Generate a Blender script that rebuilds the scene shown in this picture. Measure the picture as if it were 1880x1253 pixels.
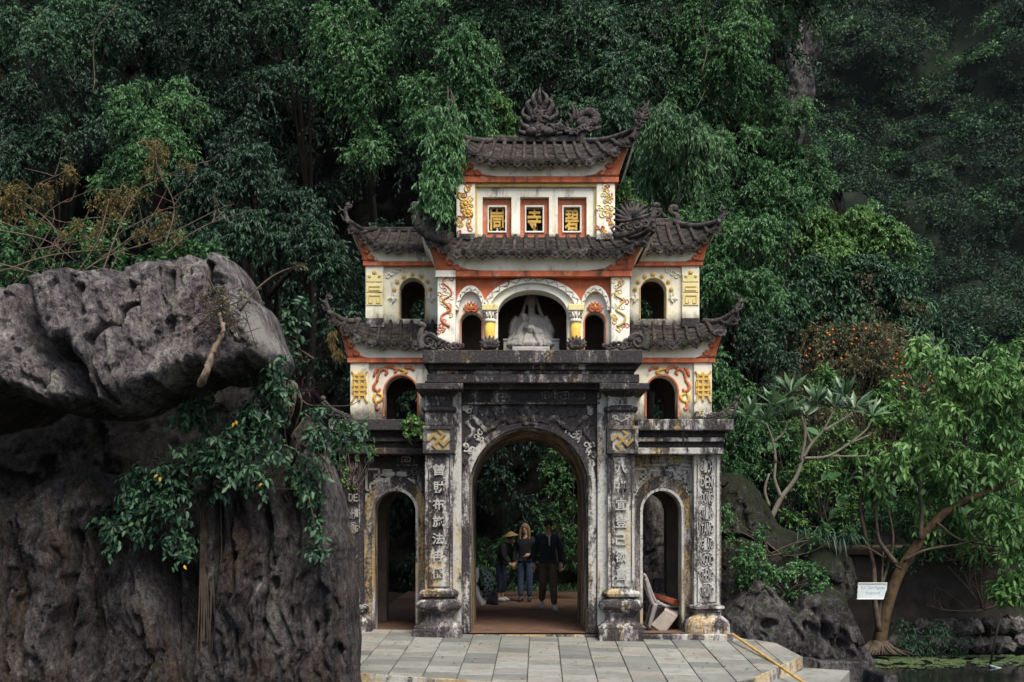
import bpy, math, random
import numpy as np
from mathutils import Vector, Matrix
random.seed(7)
RG = np.random.default_rng(7)
for o in list(bpy.data.objects):
    bpy.data.objects.remove(o, do_unlink=True)
SC = bpy.context.scene
COL = SC.collection
R = math.radians
# ------------------------------------------------------------------ camera
D0, F, HX, HY, CZ = 14.6, 1827.8, 940.0, 965.0, 1.6
cam_d = bpy.data.cameras.new('camera')
cam_d.sensor_width = 36.0
cam_d.lens = 35.0
cam_d.shift_y = (HY - 626.5) / 1880.0
cam_d.clip_start = 0.1
cam_d.clip_end = 1000.0
cam = bpy.data.objects.new('camera', cam_d)
cam.location = (0, -D0, CZ)
cam.rotation_euler = (R(90), 0, 0)
COL.objects.link(cam)
SC.camera = cam
# ------------------------------------------------------------------ world and sun
SUN_EL, SUN_AZ = 58.0, 28.0     # height of the soft sun and its swing to the right of the camera's back
wd = bpy.data.worlds.new('World')
SC.world = wd
wd.use_nodes = True
wn = wd.node_tree
wn.nodes.clear()
sky_n = wn.nodes.new('ShaderNodeTexSky')
sky_n.sky_type = 'NISHITA'
sky_n.sun_disc = False
sky_n.sun_elevation = R(SUN_EL)
sky_n.sun_rotation = R(180 - SUN_AZ)
sky_n.air_density = 1.0
sky_n.dust_density = 3.5
sky_n.ozone_density = 1.0
bg = wn.nodes.new('ShaderNodeBackground')
bg.inputs['Strength'].default_value = 0.085
wo = wn.nodes.new('ShaderNodeOutputWorld')
wn.links.new(sky_n.outputs[0], bg.inputs['Color'])
wn.links.new(bg.outputs[0], wo.inputs['Surface'])
sun_d = bpy.data.lights.new('sun', 'SUN')
sun_d.energy = 1.9
sun_d.angle = R(28)
sun_d.color = (1.0, 0.955, 0.88)
sun = bpy.data.objects.new('sun', sun_d)
_sd = Vector((math.sin(R(SUN_AZ)) * math.cos(R(SUN_EL)), -math.cos(R(SUN_AZ)) * math.cos(R(SUN_EL)), math.sin(R(SUN_EL))))
sun.rotation_euler = _sd.to_track_quat('Z', 'Y').to_euler()
sun.location = _sd * 40
COL.objects.link(sun)
SC.view_settings.view_transform = 'Standard'
SC.view_settings.look = 'None'
SC.view_settings.gamma = 1.0
SC.view_settings.use_curve_mapping = False
SC.view_settings.exposure = 1.28
SC.render.engine = 'CYCLES'
SC.cycles.use_denoising = True
SC.cycles.max_bounces = 6
SC.cycles.diffuse_bounces = 3
SC.cycles.glossy_bounces = 2
SC.cycles.transmission_bounces = 3
SC.cycles.caustics_reflective = False
SC.cycles.caustics_refractive = False


def X(px, y=0.0):
    return (px - HX) * (y + D0) / F


def Z(py, y=0.0):
    return CZ + (HY - py) * (y + D0) / F


def PX(px, py, y=0.0):
    return np.array((X(px, y), y, Z(py, y)))


# ------------------------------------------------------------------ materials
class NT:
    def __init__(self, name):
        self.m = bpy.data.materials.new(name)
        self.m.use_nodes = True
        self.t = self.m.node_tree
        self.t.nodes.clear()
        self.out = self.t.nodes.new('ShaderNodeOutputMaterial')

    def n(self, typ, ins=None, **props):
        nd = self.t.nodes.new(typ)
        for k, v in props.items():
            setattr(nd, k, v)
        for k, v in (ins or {}).items():
            s = nd.inputs[k]
            if isinstance(v, bpy.types.NodeSocket):
                self.t.links.new(v, s)
            else:
                s.default_value = v
        return nd

    def pos(self, scale=(1, 1, 1), off=(0, 0, 0)):
        g = self.n('ShaderNodeNewGeometry')
        return self.n('ShaderNodeMapping', {'Vector': g.outputs['Position'], 'Scale': scale, 'Location': off}).outputs[0]

    def noise(self, vec, scale, detail=5, rough=.6, dist=0.0):
        return self.n('ShaderNodeTexNoise', {'Vector': vec, 'Scale': scale, 'Detail': detail, 'Roughness': rough, 'Distortion': dist}).outputs[0]

    def ramp(self, fac, stops, interp='LINEAR'):
        r = self.n('ShaderNodeValToRGB', {'Fac': fac})
        r.color_ramp.interpolation = interp
        els = r.color_ramp.elements
        while len(els) > 1:
            els.remove(els[-1])
        for i, (p, c) in enumerate(stops):
            if isinstance(c, (int, float)):
                c = (c, c, c)
            e = els[0] if i == 0 else els.new(p)
            e.position = p
            e.color = (c[0], c[1], c[2], 1)
        return r.outputs[0]

    def math(self, op, a, b=0.0, c=0.0, clamp=False):
        nd = self.n('ShaderNodeMath', {0: a, 1: b, 2: c}, operation=op)
        nd.use_clamp = clamp
        return nd.outputs[0]

    def mix(self, fac, a, b, mode='MIX'):
        nd = self.n('ShaderNodeMix', data_type='RGBA', blend_type=mode)
        for i, v in ((0, fac), (6, a), (7, b)):
            if isinstance(v, bpy.types.NodeSocket):
                self.t.links.new(v, nd.inputs[i])
            elif i == 0:
                nd.inputs[0].default_value = v
            else:
                nd.inputs[i].default_value = (v[0], v[1], v[2], 1)
        return nd.outputs[2]

    def bump(self, h, strength=.5, dist=.02):
        return self.n('ShaderNodeBump', {'Height': h, 'Strength': strength, 'Distance': dist}).outputs[0]

    def done(self, color, rough=.85, normal=None, spec=.3, metal=0.0, transl=None):
        ins = {'Roughness': rough, 'Specular IOR Level': spec, 'Metallic': metal}
        if isinstance(color, bpy.types.NodeSocket):
            ins['Base Color'] = color
        else:
            ins['Base Color'] = (color[0], color[1], color[2], 1)
        if normal is not None:
            ins['Normal'] = normal
        b = self.n('ShaderNodeBsdfPrincipled', ins).outputs[0]
        if transl is not None:
            tcol = color if isinstance(color, bpy.types.NodeSocket) else (color[0], color[1], color[2], 1)
            t = self.n('ShaderNodeBsdfTranslucent', {'Color': tcol}).outputs[0]
            b = self.n('ShaderNodeMixShader', {0: transl, 1: b, 2: t}).outputs[0]
        self.t.links.new(b, self.out.inputs['Surface'])
        return self.m


def mat_plain(name, col, rough=.7, var=.25, scale=6, spec=.3, bump=.15, metal=0.0):
    t = NT(name)
    p = t.pos()
    n1 = t.noise(p, scale, 5, .65)
    f = t.ramp(n1, [(.3, 1 - var), (.7, 1 + var * .4)])
    c = t.mix(1.0, col, f, 'MULTIPLY')
    return t.done(c, rough, t.bump(t.noise(p, scale * 8, 3), bump, .01), spec, metal)


def mat_stone(name, dark=.5, ochre=.3, pale=.4, seed=0.0):
    """Old lime-washed masonry: black mould, bare grey lime, ochre wash, all with streaks that run down."""
    t = NT(name)
    p = t.pos(off=(seed, seed * .7, seed * .3))
    ps = t.pos(scale=(1.0, 1.0, .28), off=(seed, 0, seed))
    n_big = t.noise(ps, 1.7, 6, .62, .25)
    n_mid = t.noise(ps, 5.5, 6, .68, .35)
    n_fin = t.noise(p, 26, 5, .7)
    grey = t.ramp(n_fin, [(.25, (.075, .065, .067)), (.5, (.14, .125, .124)), (.75, (.24, .222, .21))])
    lime = t.ramp(n_fin, [(.3, (.33, .325, .295)), (.7, (.50, .495, .455))])
    br = t.math('MULTIPLY', t.math('SUBTRACT', n_fin, .5), .16)
    lm = t.math('ADD', br, t.math('ADD', t.math('MULTIPLY', n_big, .5), t.math('MULTIPLY', n_mid, .5)))
    base = t.mix(t.ramp(lm, [(.60 - pale * .26, 0), (.66 - pale * .26, 1)]), grey, lime)
    och = t.ramp(t.math('ADD', br, t.noise(ps, 2.3, 5, .6, .3)), [(.60 - ochre * .2, 0), (.70 - ochre * .2, 1)])
    base = t.mix(t.math('MULTIPLY', och, .75), base, t.ramp(n_fin, [(.3, (.20, .125, .045)), (.7, (.50, .365, .16))]))
    md = t.math('ADD', br, t.math('ADD', t.math('MULTIPLY', n_mid, .5), t.math('MULTIPLY', t.noise(ps, 1.9, 7, .7, .4), .5)))
    mould = t.ramp(md, [(.42 + (dark - .5) * .32, 1), (.485 + (dark - .5) * .32, 0)])
    mk = t.math('MULTIPLY', mould, t.ramp(n_fin, [(.2, .99), (.75, .72)]))
    base = t.mix(mk, base, (.020, .017, .019))
    speck = t.ramp(t.noise(p, 75, 3, .6), [(.66, 0), (.72, 1)])
    base = t.mix(t.math('MULTIPLY', speck, .5), base, (.45, .43, .40))
    h = t.math('ADD', t.math('MULTIPLY', n_mid, 1.0), t.math('MULTIPLY', n_fin, .7))
    return t.done(base, .92, t.bump(h, .75, .02), .2)


def mat_plaster(name, col=(.78, .76, .69), mould=.45, zbase=None, seed=0.0, zspan=.35):
    """White-washed plaster with grey run-off streaks; zbase: mould that grew up from a wet ledge at that height."""
    t = NT(name)
    p = t.pos(off=(seed, 0, seed * .5))
    ps = t.pos(scale=(1.0, 1.0, .16), off=(seed, 0, 0))
    nl = t.noise(p, 3.2, 5, .6)
    nf = t.noise(p, 22, 5, .7)
    c = t.mix(t.ramp(nl, [(.38, 0), (.68, 1)]), col, (col[0] * .86, col[1] * .84, col[2] * .72))
    st = t.ramp(t.noise(ps, 5.0, 8, .72, .25), [(.53 - (mould - .5) * .2, 0), (.66 - (mould - .5) * .2, 1)])
    st2 = t.ramp(t.noise(p, 2.3, 6, .65, .3), [(.46, 0), (.60, 1)])
    c = t.mix(t.math('MULTIPLY', t.math('MULTIPLY', st, st2), .9), c, (.10, .095, .085))
    blot = t.ramp(t.noise(p, 4.5, 7, .72, .2), [(.60, 0), (.72, 1)])
    c = t.mix(t.math('MULTIPLY', blot, .35 + .3 * mould), c, (.30, .285, .23))
    if zbase is not None:
        g = t.n('ShaderNodeSeparateXYZ', {0: t.n('ShaderNodeNewGeometry').outputs['Position']}).outputs[2]
        h = t.math('DIVIDE', t.math('SUBTRACT', g, zbase), zspan)
        h = t.math('ADD', h, t.math('MULTIPLY', t.math('SUBTRACT', t.noise(t.pos(scale=(1, 1, .5)), 4.0, 7, .7), .5), 1.9))
        m = t.ramp(h, [(.15, 1), (.75, 0)])
        c = t.mix(t.math('MULTIPLY', m, t.ramp(nf, [(.25, 1), (.8, .72)])), c, (.055, .05, .045))
    return t.done(c, .88, t.bump(t.math('ADD', nl, t.math('MULTIPLY', nf, .4)), .4, .012), .25)


def mat_paint(name, col, fade, seed=0.0):
    """Old limewash colour: worn to a paler tone in patches, blackened by run-off in others."""
    t = NT(name)
    p = t.pos(off=(seed, 0, 0))
    ps = t.pos(scale=(1, 1, .25), off=(seed, 0, 0))
    nf = t.noise(p, 30, 5, .7)
    c = t.mix(t.ramp(t.noise(p, 4, 6, .65), [(.3, 0), (.7, 1)]), col, tuple(x * .72 for x in col))
    w = t.ramp(t.math('ADD', t.noise(p, 5.5, 8, .75, .3), t.math('MULTIPLY', t.math('SUBTRACT', nf, .5), .15)), [(.54, 0), (.66, 1)])
    c = t.mix(t.math('MULTIPLY', w, .75), c, fade)
    st = t.ramp(t.noise(ps, 4.2, 8, .75, .3), [(.54, 0), (.66, 1)])
    c = t.mix(t.math('MULTIPLY', st, .85), c, (.06, .05, .042))
    return t.done(c, .9, t.bump(nf, .35, .01), .2)


def mat_rock(name, base=.17, tint=(1.0, .93, .93), pale=.35, moss=0.0, seed=0.0, warm=.25, lichen=()):
    t = NT(name)
    p = t.pos(off=(seed, seed * 1.3, seed * .4))
    ps = t.pos(scale=(1, 1, .30), off=(seed, 0, 0))
    n1 = t.noise(ps, 1.5, 8, .68, .5)
    n2 = t.noise(t.pos(scale=(1, 1, .6), off=(seed, 2, 0)), 7, 9, .75, .4)
    n3 = t.noise(p, 40, 6, .8)
    v = t.math('ADD', t.math('MULTIPLY', n1, .5), t.math('MULTIPLY', n2, .5))
    v = t.math('MULTIPLY_ADD', v, 1.7, -.35)
    b = base
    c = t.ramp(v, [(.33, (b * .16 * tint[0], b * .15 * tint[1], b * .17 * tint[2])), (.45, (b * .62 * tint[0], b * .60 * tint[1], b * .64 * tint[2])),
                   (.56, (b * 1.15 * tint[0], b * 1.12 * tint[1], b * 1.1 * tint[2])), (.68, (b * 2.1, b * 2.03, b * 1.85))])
    w = t.ramp(t.noise(ps, 2.2, 6, .65, .4), [(.50, 0), (.66, 1)])
    c = t.mix(t.math('MULTIPLY', w, warm), c, (base * 1.1, base * .68, base * .36))
    pl = t.ramp(t.noise(p, 2.4, 8, .75, .3), [(.62 - pale * .12, 0), (.68 - pale * .12, 1)])
    c = t.mix(t.math('MULTIPLY', t.math('MULTIPLY', pl, .65), t.ramp(n3, [(.35, .2), (.6, 1)])), c, (base * 2.7, base * 2.65, base * 2.4))
    sp = t.ramp(t.noise(p, 70, 4, .75), [(.58, 0), (.66, 1)])
    c = t.mix(t.math('MULTIPLY', sp, .5), c, (base * 2.9, base * 2.7, base * 2.5))
    nm = t.noise(t.pos(scale=(1, 1, .7), off=(seed + 3, 1, 0)), 17, 8, .82, .2)
    c = t.mix(1.0, c, t.ramp(nm, [(.38, .22), (.48, .85), (.55, 1.05), (.66, 1.75)]), 'MULTIPLY')
    for (sx, sy, sz, sr) in lichen:
        g = t.n('ShaderNodeNewGeometry').outputs['Position']
        d = t.n('ShaderNodeVectorMath', {0: g, 1: (sx, sy, sz)}, operation='DISTANCE').outputs['Value']
        e = t.math('ADD', t.math('DIVIDE', d, sr), t.math('MULTIPLY', t.math('SUBTRACT', n2, .5), 2.6))
        e = t.math('ADD', e, t.math('MULTIPLY', t.math('SUBTRACT', nm, .5), 1.6))
        c = t.mix(t.ramp(e, [(.55, .9), (.95, 0)]), c, (.46, .45, .41))
    pit = t.ramp(n3, [(.33, .10), (.47, 1)])
    c = t.mix(1.0, c, pit, 'MULTIPLY')
    if moss > 0:
        up = t.n('ShaderNodeSeparateXYZ', {0: t.n('ShaderNodeNewGeometry').outputs['Normal']}).outputs[2]
        mm = t.ramp(t.math('ADD', t.math('MULTIPLY', up, .35), t.noise(p, 3.0, 7, .75)), [(.74 - moss * .3, 0), (.88 - moss * .3, 1)])
        c = t.mix(t.math('MULTIPLY', mm, .8), c, t.ramp(n3, [(.3, (.012, .018, .007)), (.7, (.038, .050, .018))]))
    h = t.math('ADD', t.math('ADD', t.math('MULTIPLY', n2, 1.0), t.math('MULTIPLY', nm, .7)), t.math('MULTIPLY', n3, .5))
    return t.done(c, .94, t.bump(h, 1.0, .14), .15)


def mat_leaf(name, a, b, c=None, rough=.42, transl=.22, spec=.45):
    """Leaf blade: each leaf keeps its own tint between two or three greens."""
    t = NT(name)
    at = t.n('ShaderNodeAttribute', attribute_name='tint').outputs['Fac']
    stops = [(0.0, a), (.75 if c else 1.0, b)]
    if c:
        stops.append((1.0, c))
    col = t.ramp(at, stops)
    return t.done(col, rough, None, spec, transl=transl)


# ------------------------------------------------------------------ mesh building
def tag(o, label=None, cat=None, group=None, kind=None):
    if label:
        o['label'] = label
    if cat:
        o['category'] = cat
    if group:
        o['group'] = group
    if kind:
        o['kind'] = kind
    return o


def link(name, me, parent=None, loc=None):
    o = bpy.data.objects.new(name, me)
    COL.objects.link(o)
    if parent is not None:
        o.parent = parent
        if loc is not None:
            o.location = loc
        else:
            o.matrix_parent_inverse = Matrix.Translation(-WLOC.get(parent.name, Vector((0, 0, 0))))
    elif loc is not None:
        o.location = loc
    if loc is not None:
        base = WLOC.get(parent.name, Vector((0, 0, 0))) if parent is not None else Vector((0, 0, 0))
        WLOC[o.name] = base + Vector(loc)
    return o


WLOC = {}


def empty(name, loc, label, cat, group=None):
    o = bpy.data.objects.new(name, None)
    o.empty_display_size = .2
    o.location = loc
    COL.objects.link(o)
    WLOC[o.name] = Vector(loc)
    return tag(o, label, cat, group)


class MB:
    def __init__(self):
        self.v, self.f = [], []

    def add(self, vs, fs):
        k = len(self.v)
        self.v.extend([tuple(map(float, p)) for p in vs])
        self.f.extend([tuple(i + k for i in q) for q in fs])
        return self

    def box(self, x0, x1, y0, y1, z0, z1):
        if x0 > x1: x0, x1 = x1, x0
        if y0 > y1: y0, y1 = y1, y0
        if z0 > z1: z0, z1 = z1, z0
        return self.add([(x0, y0, z0), (x1, y0, z0), (x1, y1, z0), (x0, y1, z0), (x0, y0, z1), (x1, y0, z1), (x1, y1, z1), (x0, y1, z1)],
                        [(0, 3, 2, 1), (4, 5, 6, 7), (0, 1, 5, 4), (1, 2, 6, 5), (2, 3, 7, 6), (3, 0, 4, 7)])

    def pbox(self, px0, px1, py0, py1, yf, yb):
        """Box whose front face at depth yf spans the measured rectangle, running back to yb."""
        return self.box(X(px0, yf), X(px1, yf), yf, yb, Z(py1, yf), Z(py0, yf))

    def bar(self, a, b, w, h):
        """Box bar from a to b (world), width w across, thickness h."""
        a, b = Vector(a), Vector(b)
        d = (b - a).normalized()
        s = d.cross(Vector((0, 1, 0)))
        if s.length < 1e-3:
            s = Vector((1, 0, 0))
        s.normalize()
        n = s.cross(d).normalized()
        vs = []
        for p in (a, b):
            for i, j in ((-1, -1), (1, -1), (1, 1), (-1, 1)):
                vs.append(p + s * (w / 2 * i) + n * (h / 2 * j))
        return self.add(vs, [(0, 1, 2, 3), (7, 6, 5, 4), (0, 4, 5, 1), (1, 5, 6, 2), (2, 6, 7, 3), (3, 7, 4, 0)])

    def frust(self, x0, x1, y0, y1, z0, X0, X1, Y0, Y1, z1):
        return self.add([(x0, y0, z0), (x1, y0, z0), (x1, y1, z0), (x0, y1, z0), (X0, Y0, z1), (X1, Y0, z1), (X1, Y1, z1), (X0, Y1, z1)],
                        [(0, 3, 2, 1), (4, 5, 6, 7), (0, 1, 5, 4), (1, 2, 6, 5), (2, 3, 7, 6), (3, 0, 4, 7)])

    def prism(self, poly, y0, y1):
        """Polygon given in x,z, extruded from y0 to y1."""
        n = len(poly)
        a = sum(poly[i][0] * poly[(i + 1) % n][1] - poly[(i + 1) % n][0] * poly[i][1] for i in range(n))
        if a < 0:
            poly = poly[::-1]
        vs = [(x, y0, z) for x, z in poly] + [(x, y1, z) for x, z in poly]
        fs = [tuple(range(n)), tuple(range(2 * n - 1, n - 1, -1))]
        fs += [(i, i + n, (i + 1) % n + n, (i + 1) % n) for i in range(n)]
        return self.add(vs, fs)

    def surf(self, fn, nu, nv, flip=False):
        vs = [fn(i / nu, j / nv) for i in range(nu + 1) for j in range(nv + 1)]
        fs = []
        for i in range(nu):
            for j in range(nv):
                q = (i * (nv + 1) + j, (i + 1) * (nv + 1) + j, (i + 1) * (nv + 1) + j + 1, i * (nv + 1) + j + 1)
                fs.append(q[::-1] if flip else q)
        return self.add(vs, fs)

    def tube(self, pts, rad, n=8, cap=True, flat=1.0):
        """Swept round section along points; rad may be a list; flat squashes along y."""
        P = [Vector(p) for p in pts]
        m = len(P)
        if not isinstance(rad, (list, tuple, np.ndarray)):
            rad = [rad] * m
        vs, fs = [], []
        up = None
        for i in range(m):
            d = (P[min(i + 1, m - 1)] - P[max(i - 1, 0)])
            if d.length < 1e-9:
                d = Vector((0, 0, 1))
            d.normalize()
            if up is None:
                up = Vector((0, 1, 0)) if abs(d.y) < .9 else Vector((1, 0, 0))
            s = d.cross(up)
            if s.length < 1e-6:
                s = d.orthogonal()
            s.normalize()
            up = s.cross(d).normalized()
            for k in range(n):
                a = 2 * math.pi * k / n
                o = (s * math.cos(a) + up * math.sin(a)) * rad[i]
                o.y *= flat
                vs.append(P[i] + o)
        for i in range(m - 1):
            for k in range(n):
                fs.append((i * n + k, i * n + (k + 1) % n, (i + 1) * n + (k + 1) % n, (i + 1) * n + k))
        if cap:
            fs.append(tuple(range(n - 1, -1, -1)))
            fs.append(tuple((m - 1) * n + k for k in range(n)))
        return self.add(vs, fs)

    def ball(self, c, r, nu=10, nv=7):
        if not isinstance(r, (tuple, list)):
            r = (r, r, r)
        vs = [(c[0], c[1], c[2] - r[2])]
        for j in range(1, nv):
            a = -math.pi / 2 + math.pi * j / nv
            for i in range(nu):
                b = 2 * math.pi * i / nu
                vs.append((c[0] + r[0] * math.cos(a) * math.cos(b), c[1] + r[1] * math.cos(a) * math.sin(b), c[2] + r[2] * math.sin(a)))
        vs.append((c[0], c[1], c[2] + r[2]))
        fs = [(0, 1 + (i + 1) % nu, 1 + i) for i in range(nu)]
        for j in range(nv - 2):
            for i in range(nu):
                a = 1 + j * nu
                fs.append((a + i, a + (i + 1) % nu, a + nu + (i + 1) % nu, a + nu + i))
        e = len(vs) - 1
        a = 1 + (nv - 2) * nu
        fs += [(a + i, a + (i + 1) % nu, e) for i in range(nu)]
        return self.add(vs, fs)

    def sqlathe(self, cx, cy, prof, n=8, power=4.0):
        """Turned section that is nearly square in plan: prof = [(half width, z)]."""
        N = n * 4
        vs = []
        for hw, z in prof:
            for k in range(N):
                a = 2 * math.pi * (k + .5) / N
                c, s = math.cos(a), math.sin(a)
                r = (abs(c) ** power + abs(s) ** power) ** (-1 / power)
                vs.append((cx + hw * r * c, cy + hw * r * s, z))
        fs = []
        for j in range(len(prof) - 1):
            for k in range(N):
                fs.append((j * N + k, j * N + (k + 1) % N, (j + 1) * N + (k + 1) % N, (j + 1) * N + k))
        fs.append(tuple(range(N - 1, -1, -1)))
        fs.append(tuple((len(prof) - 1) * N + k for k in range(N)))
        return self.add(vs, fs)

    def mesh(self, name, mat):
        me = bpy.data.meshes.new(name)
        me.from_pydata(self.v, [], self.f)
        if mat is not None:
            me.materials.append(mat)
        return me

    def build(self, name, mat, parent=None, smooth=False, bevel=0.0, seg=2):
        me = self.mesh(name, mat)
        if smooth:
            me.shade_smooth()
        o = link(name, me, parent)
        if bevel:
            b = o.modifiers.new('bevel', 'BEVEL')
            b.width = bevel
            b.segments = seg
            b.limit_method = 'ANGLE'
            b.angle_limit = R(40)
        return o


def np_mesh(name, V, Fa, mat, tint=None, smooth=False):
    """Fast mesh from arrays: V (n,3), Fa (m,k)."""
    me = bpy.data.meshes.new(name)
    V = np.ascontiguousarray(V, np.float32)
    Fa = np.ascontiguousarray(Fa, np.int32)
    k = Fa.shape[1]
    me.vertices.add(len(V))
    me.vertices.foreach_set('co', V.ravel())
    me.loops.add(Fa.size)
    me.loops.foreach_set('vertex_index', Fa.ravel())
    me.polygons.add(len(Fa))
    me.polygons.foreach_set('loop_start', np.arange(0, Fa.size, k, dtype=np.int32))
    if mat is not None:
        me.materials.append(mat)
    if tint is not None:
        at = me.attributes.new('tint', 'FLOAT', 'POINT')
        at.data.foreach_set('value', np.ascontiguousarray(tint, np.float32))
    me.update(calc_edges=True)
    me.validate()
    if smooth:
        me.shade_smooth()
    return me


def curve_pts(ctrl, n=8):
    """Catmull-Rom through control points."""
    P = [np.array(p, float) for p in ctrl]
    P = [2 * P[0] - P[1]] + P + [2 * P[-1] - P[-2]]
    out = []
    for i in range(1, len(P) - 2):
        for k in range(n):
            t = k / n
            a, b, c, d = P[i - 1], P[i], P[i + 1], P[i + 2]
            out.append(.5 * ((2 * b) + (-a + c) * t + (2 * a - 5 * b + 4 * c - d) * t * t + (-a + 3 * b - 3 * c + d) * t ** 3))
    out.append(P[-2])
    return out


def taper(n, r0, r1, p=1.0):
    return [r0 + (r1 - r0) * (i / max(1, n - 1)) ** p for i in range(n)]


# noise on arrays -------------------------------------------------------
_perm = RG.permutation(256)
_perm = np.concatenate([_perm, _perm, _perm])
_grad = RG.normal(size=(256, 3))
_grad /= np.linalg.norm(_grad, axis=1)[:, None]


def pnoise(p):
    pi = np.floor(p).astype(int)
    f = p - pi
    pi &= 255
    u = f * f * f * (f * (f * 6 - 15) + 10)
    res = 0
    for dx in (0, 1):
        wx = u[:, 0] if dx else 1 - u[:, 0]
        for dy in (0, 1):
            wy = u[:, 1] if dy else 1 - u[:, 1]
            for dz in (0, 1):
                wz = u[:, 2] if dz else 1 - u[:, 2]
                h = _perm[_perm[_perm[(pi[:, 0] + dx) & 255] + ((pi[:, 1] + dy) & 255)] + ((pi[:, 2] + dz) & 255)]
                g = _grad[h]
                res = res + wx * wy * wz * (g[:, 0] * (f[:, 0] - dx) + g[:, 1] * (f[:, 1] - dy) + g[:, 2] * (f[:, 2] - dz))
    return res * 1.6


def fbm(p, octv=5, lac=2.03, gain=.5, ridged=False):
    s, a = 0, 1.0
    q = np.array(p, float)
    for i in range(octv):
        v = pnoise(q + i * 17.3)
        s = s + a * ((1 - 2 * np.abs(v)) if ridged else v)
        q = q * lac
        a *= gain
    return s


def facets(p2, freq, seed, tilt=.35, step=.06):
    """Broken faces: every irregular cell is its own slightly tipped plane."""
    q = p2 * freq
    ci = np.floor(q).astype(int)
    best = np.full(len(q), 1e9)
    out = np.zeros(len(q))
    for dx in (-1, 0, 1):
        for dy in (-1, 0, 1):
            c = ci + (dx, dy)
            h = _perm[_perm[(c[:, 0] + seed * 31) & 255] + (c[:, 1] & 255)]
            r = np.stack([_perm[h + k * 13 & 255] / 255.0 for k in range(5)], 1)
            cen = c + r[:, :2]
            d = q - cen
            dist = np.abs(d[:, 0]) * .6 + np.abs(d[:, 1]) * .6 + np.hypot(d[:, 0], d[:, 1]) * .5
            m = dist < best
            best[m] = dist[m]
            v = (r[:, 2] - .5) * 2 * step + ((r[:, 3] - .5) * d[:, 0] + (r[:, 4] - .5) * d[:, 1]) * 2 * tilt / freq
            out[m] = v[m]
    return out


GLYPHS = []


def glyph(txt, h, w, cx, cz, y, mat, parent, name='character', depth=.02, bold=.02):
    """Raised writing, fitted to height h and width w around (cx, cz), standing proud of the plane y towards the camera."""
    cu = bpy.data.curves.new(name, 'FONT')
    cu.body = txt
    cu.size = 1.0
    cu.extrude = .5
    cu.offset = bold
    cu.resolution_u = 3
    o = bpy.data.objects.new('tmp_text', cu)
    COL.objects.link(o)
    GLYPHS.append((o, h, w, cx, cz, y, mat, parent, name, depth))


def flush_glyphs():
    bpy.context.view_layer.update()
    dg = bpy.context.evaluated_depsgraph_get()
    for (o, h, w, cx, cz, y, mat, parent, name, depth) in GLYPHS:
        me = bpy.data.meshes.new_from_object(o.evaluated_get(dg), depsgraph=dg)
        me.name = name
        n = len(me.vertices)
        if n:
            co = np.empty(n * 3, np.float32)
            me.vertices.foreach_get('co', co)
            co = co.reshape(-1, 3)
            lo, hi = co.min(0), co.max(0)
            s = (co - (lo + hi) / 2) / np.maximum(hi - lo, 1e-6)
            out = np.empty_like(s)
            out[:, 0] = cx + s[:, 0] * w
            out[:, 2] = cz + s[:, 1] * h
            out[:, 1] = y - (s[:, 2] + .5) * depth + .003
            me.vertices.foreach_set('co', out.ravel())
        me.materials.clear()
        me.materials.append(mat)
        me.update()
        link(name, me, parent)
    for g in GLYPHS:
        cu = g[0].data
        bpy.data.objects.remove(g[0])
        bpy.data.curves.remove(cu)
    GLYPHS.clear()


def mat_clay(name, col, seed=0.0, lich=.5):
    """Old roof clay: soot, brown clay showing through, grey-green lichen crusts."""
    t = NT(name)
    p = t.pos(off=(seed, 0, 0))
    nb, nm, nf = t.noise(p, 2.5, 6, .7, .3), t.noise(p, 9, 7, .75, .2), t.noise(p, 38, 5, .75)
    c = t.mix(t.ramp(nm, [(.40, 0), (.60, 1)]), tuple(x * .25 for x in col), col)
    c = t.mix(t.ramp(t.math('ADD', t.math('MULTIPLY', nb, .5), t.math('MULTIPLY', nm, .5)), [(.56, 0), (.64, lich)]), c, t.ramp(nf, [(.35, (.10, .095, .075)), (.65, (.26, .25, .21))]))
    c = t.mix(t.ramp(nf, [(.58, 0), (.68, .55)]), c, (.20, .18, .155))
    c = t.mix(t.ramp(t.noise(p, 3.3, 6, .7), [(.56, 0), (.66, .6)]), c, (.035, .042, .018))
    return t.done(c, .93, t.bump(t.math('ADD', nm, nf), .9, .02), .15)
# ------------------------------------------------------------------ gate materials
M = {}
M['stone'] = mat_stone('old_stone', .70, .28, .36, 0.0)
M['stone_dark'] = mat_stone('mouldy_stone', .88, .08, .20, 3.1)
M['stone_pale'] = mat_stone('lime_stone', .53, .5, .66, 5.3)
M['stone_ochre'] = mat_stone('ochre_jamb', .60, .85, .35, 8.7)
M['stone_base'] = mat_stone('base_stone', .66, .3, .35, 11.9)
M['carve'] = mat_stone('carved_lime', .45, .05, 1.0, 2.2)
M['letter'] = mat_plain('raised_letter', (.40, .395, .365), .85, .35, 16, .2, .3)
M['plaster2'] = mat_plaster('wing_plaster', (.78, .73, .61), .72, Z(768, .6), 1.0, .34)
M['plaster3'] = mat_plaster('upper_wing_plaster', (.77, .73, .60), .72, Z(598, .75), 4.0, .28)
M['plasterC'] = mat_plaster('niche_plaster', (.83, .80, .71), .5, Z(645, .15), 7.0, .26)
M['plasterT'] = mat_plaster('tower_plaster', (.83, .80, .70), .52, Z(436, .4), 9.0, .08)
M['soffit'] = mat_plaster('cove_plaster', (.85, .81, .69), .66, None, 12.0)
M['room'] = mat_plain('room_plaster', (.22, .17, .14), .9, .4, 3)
M['red'] = mat_paint('red_paint', (.56, .155, .07), (.64, .35, .24), 2.5)
M['red_pale'] = mat_paint('faded_red_paint', (.58, .19, .10), (.66, .38, .27), 6.5)
M['yellow'] = mat_plain('yellow_paint', (.58, .43, .16), .8, .3, 7)
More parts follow.
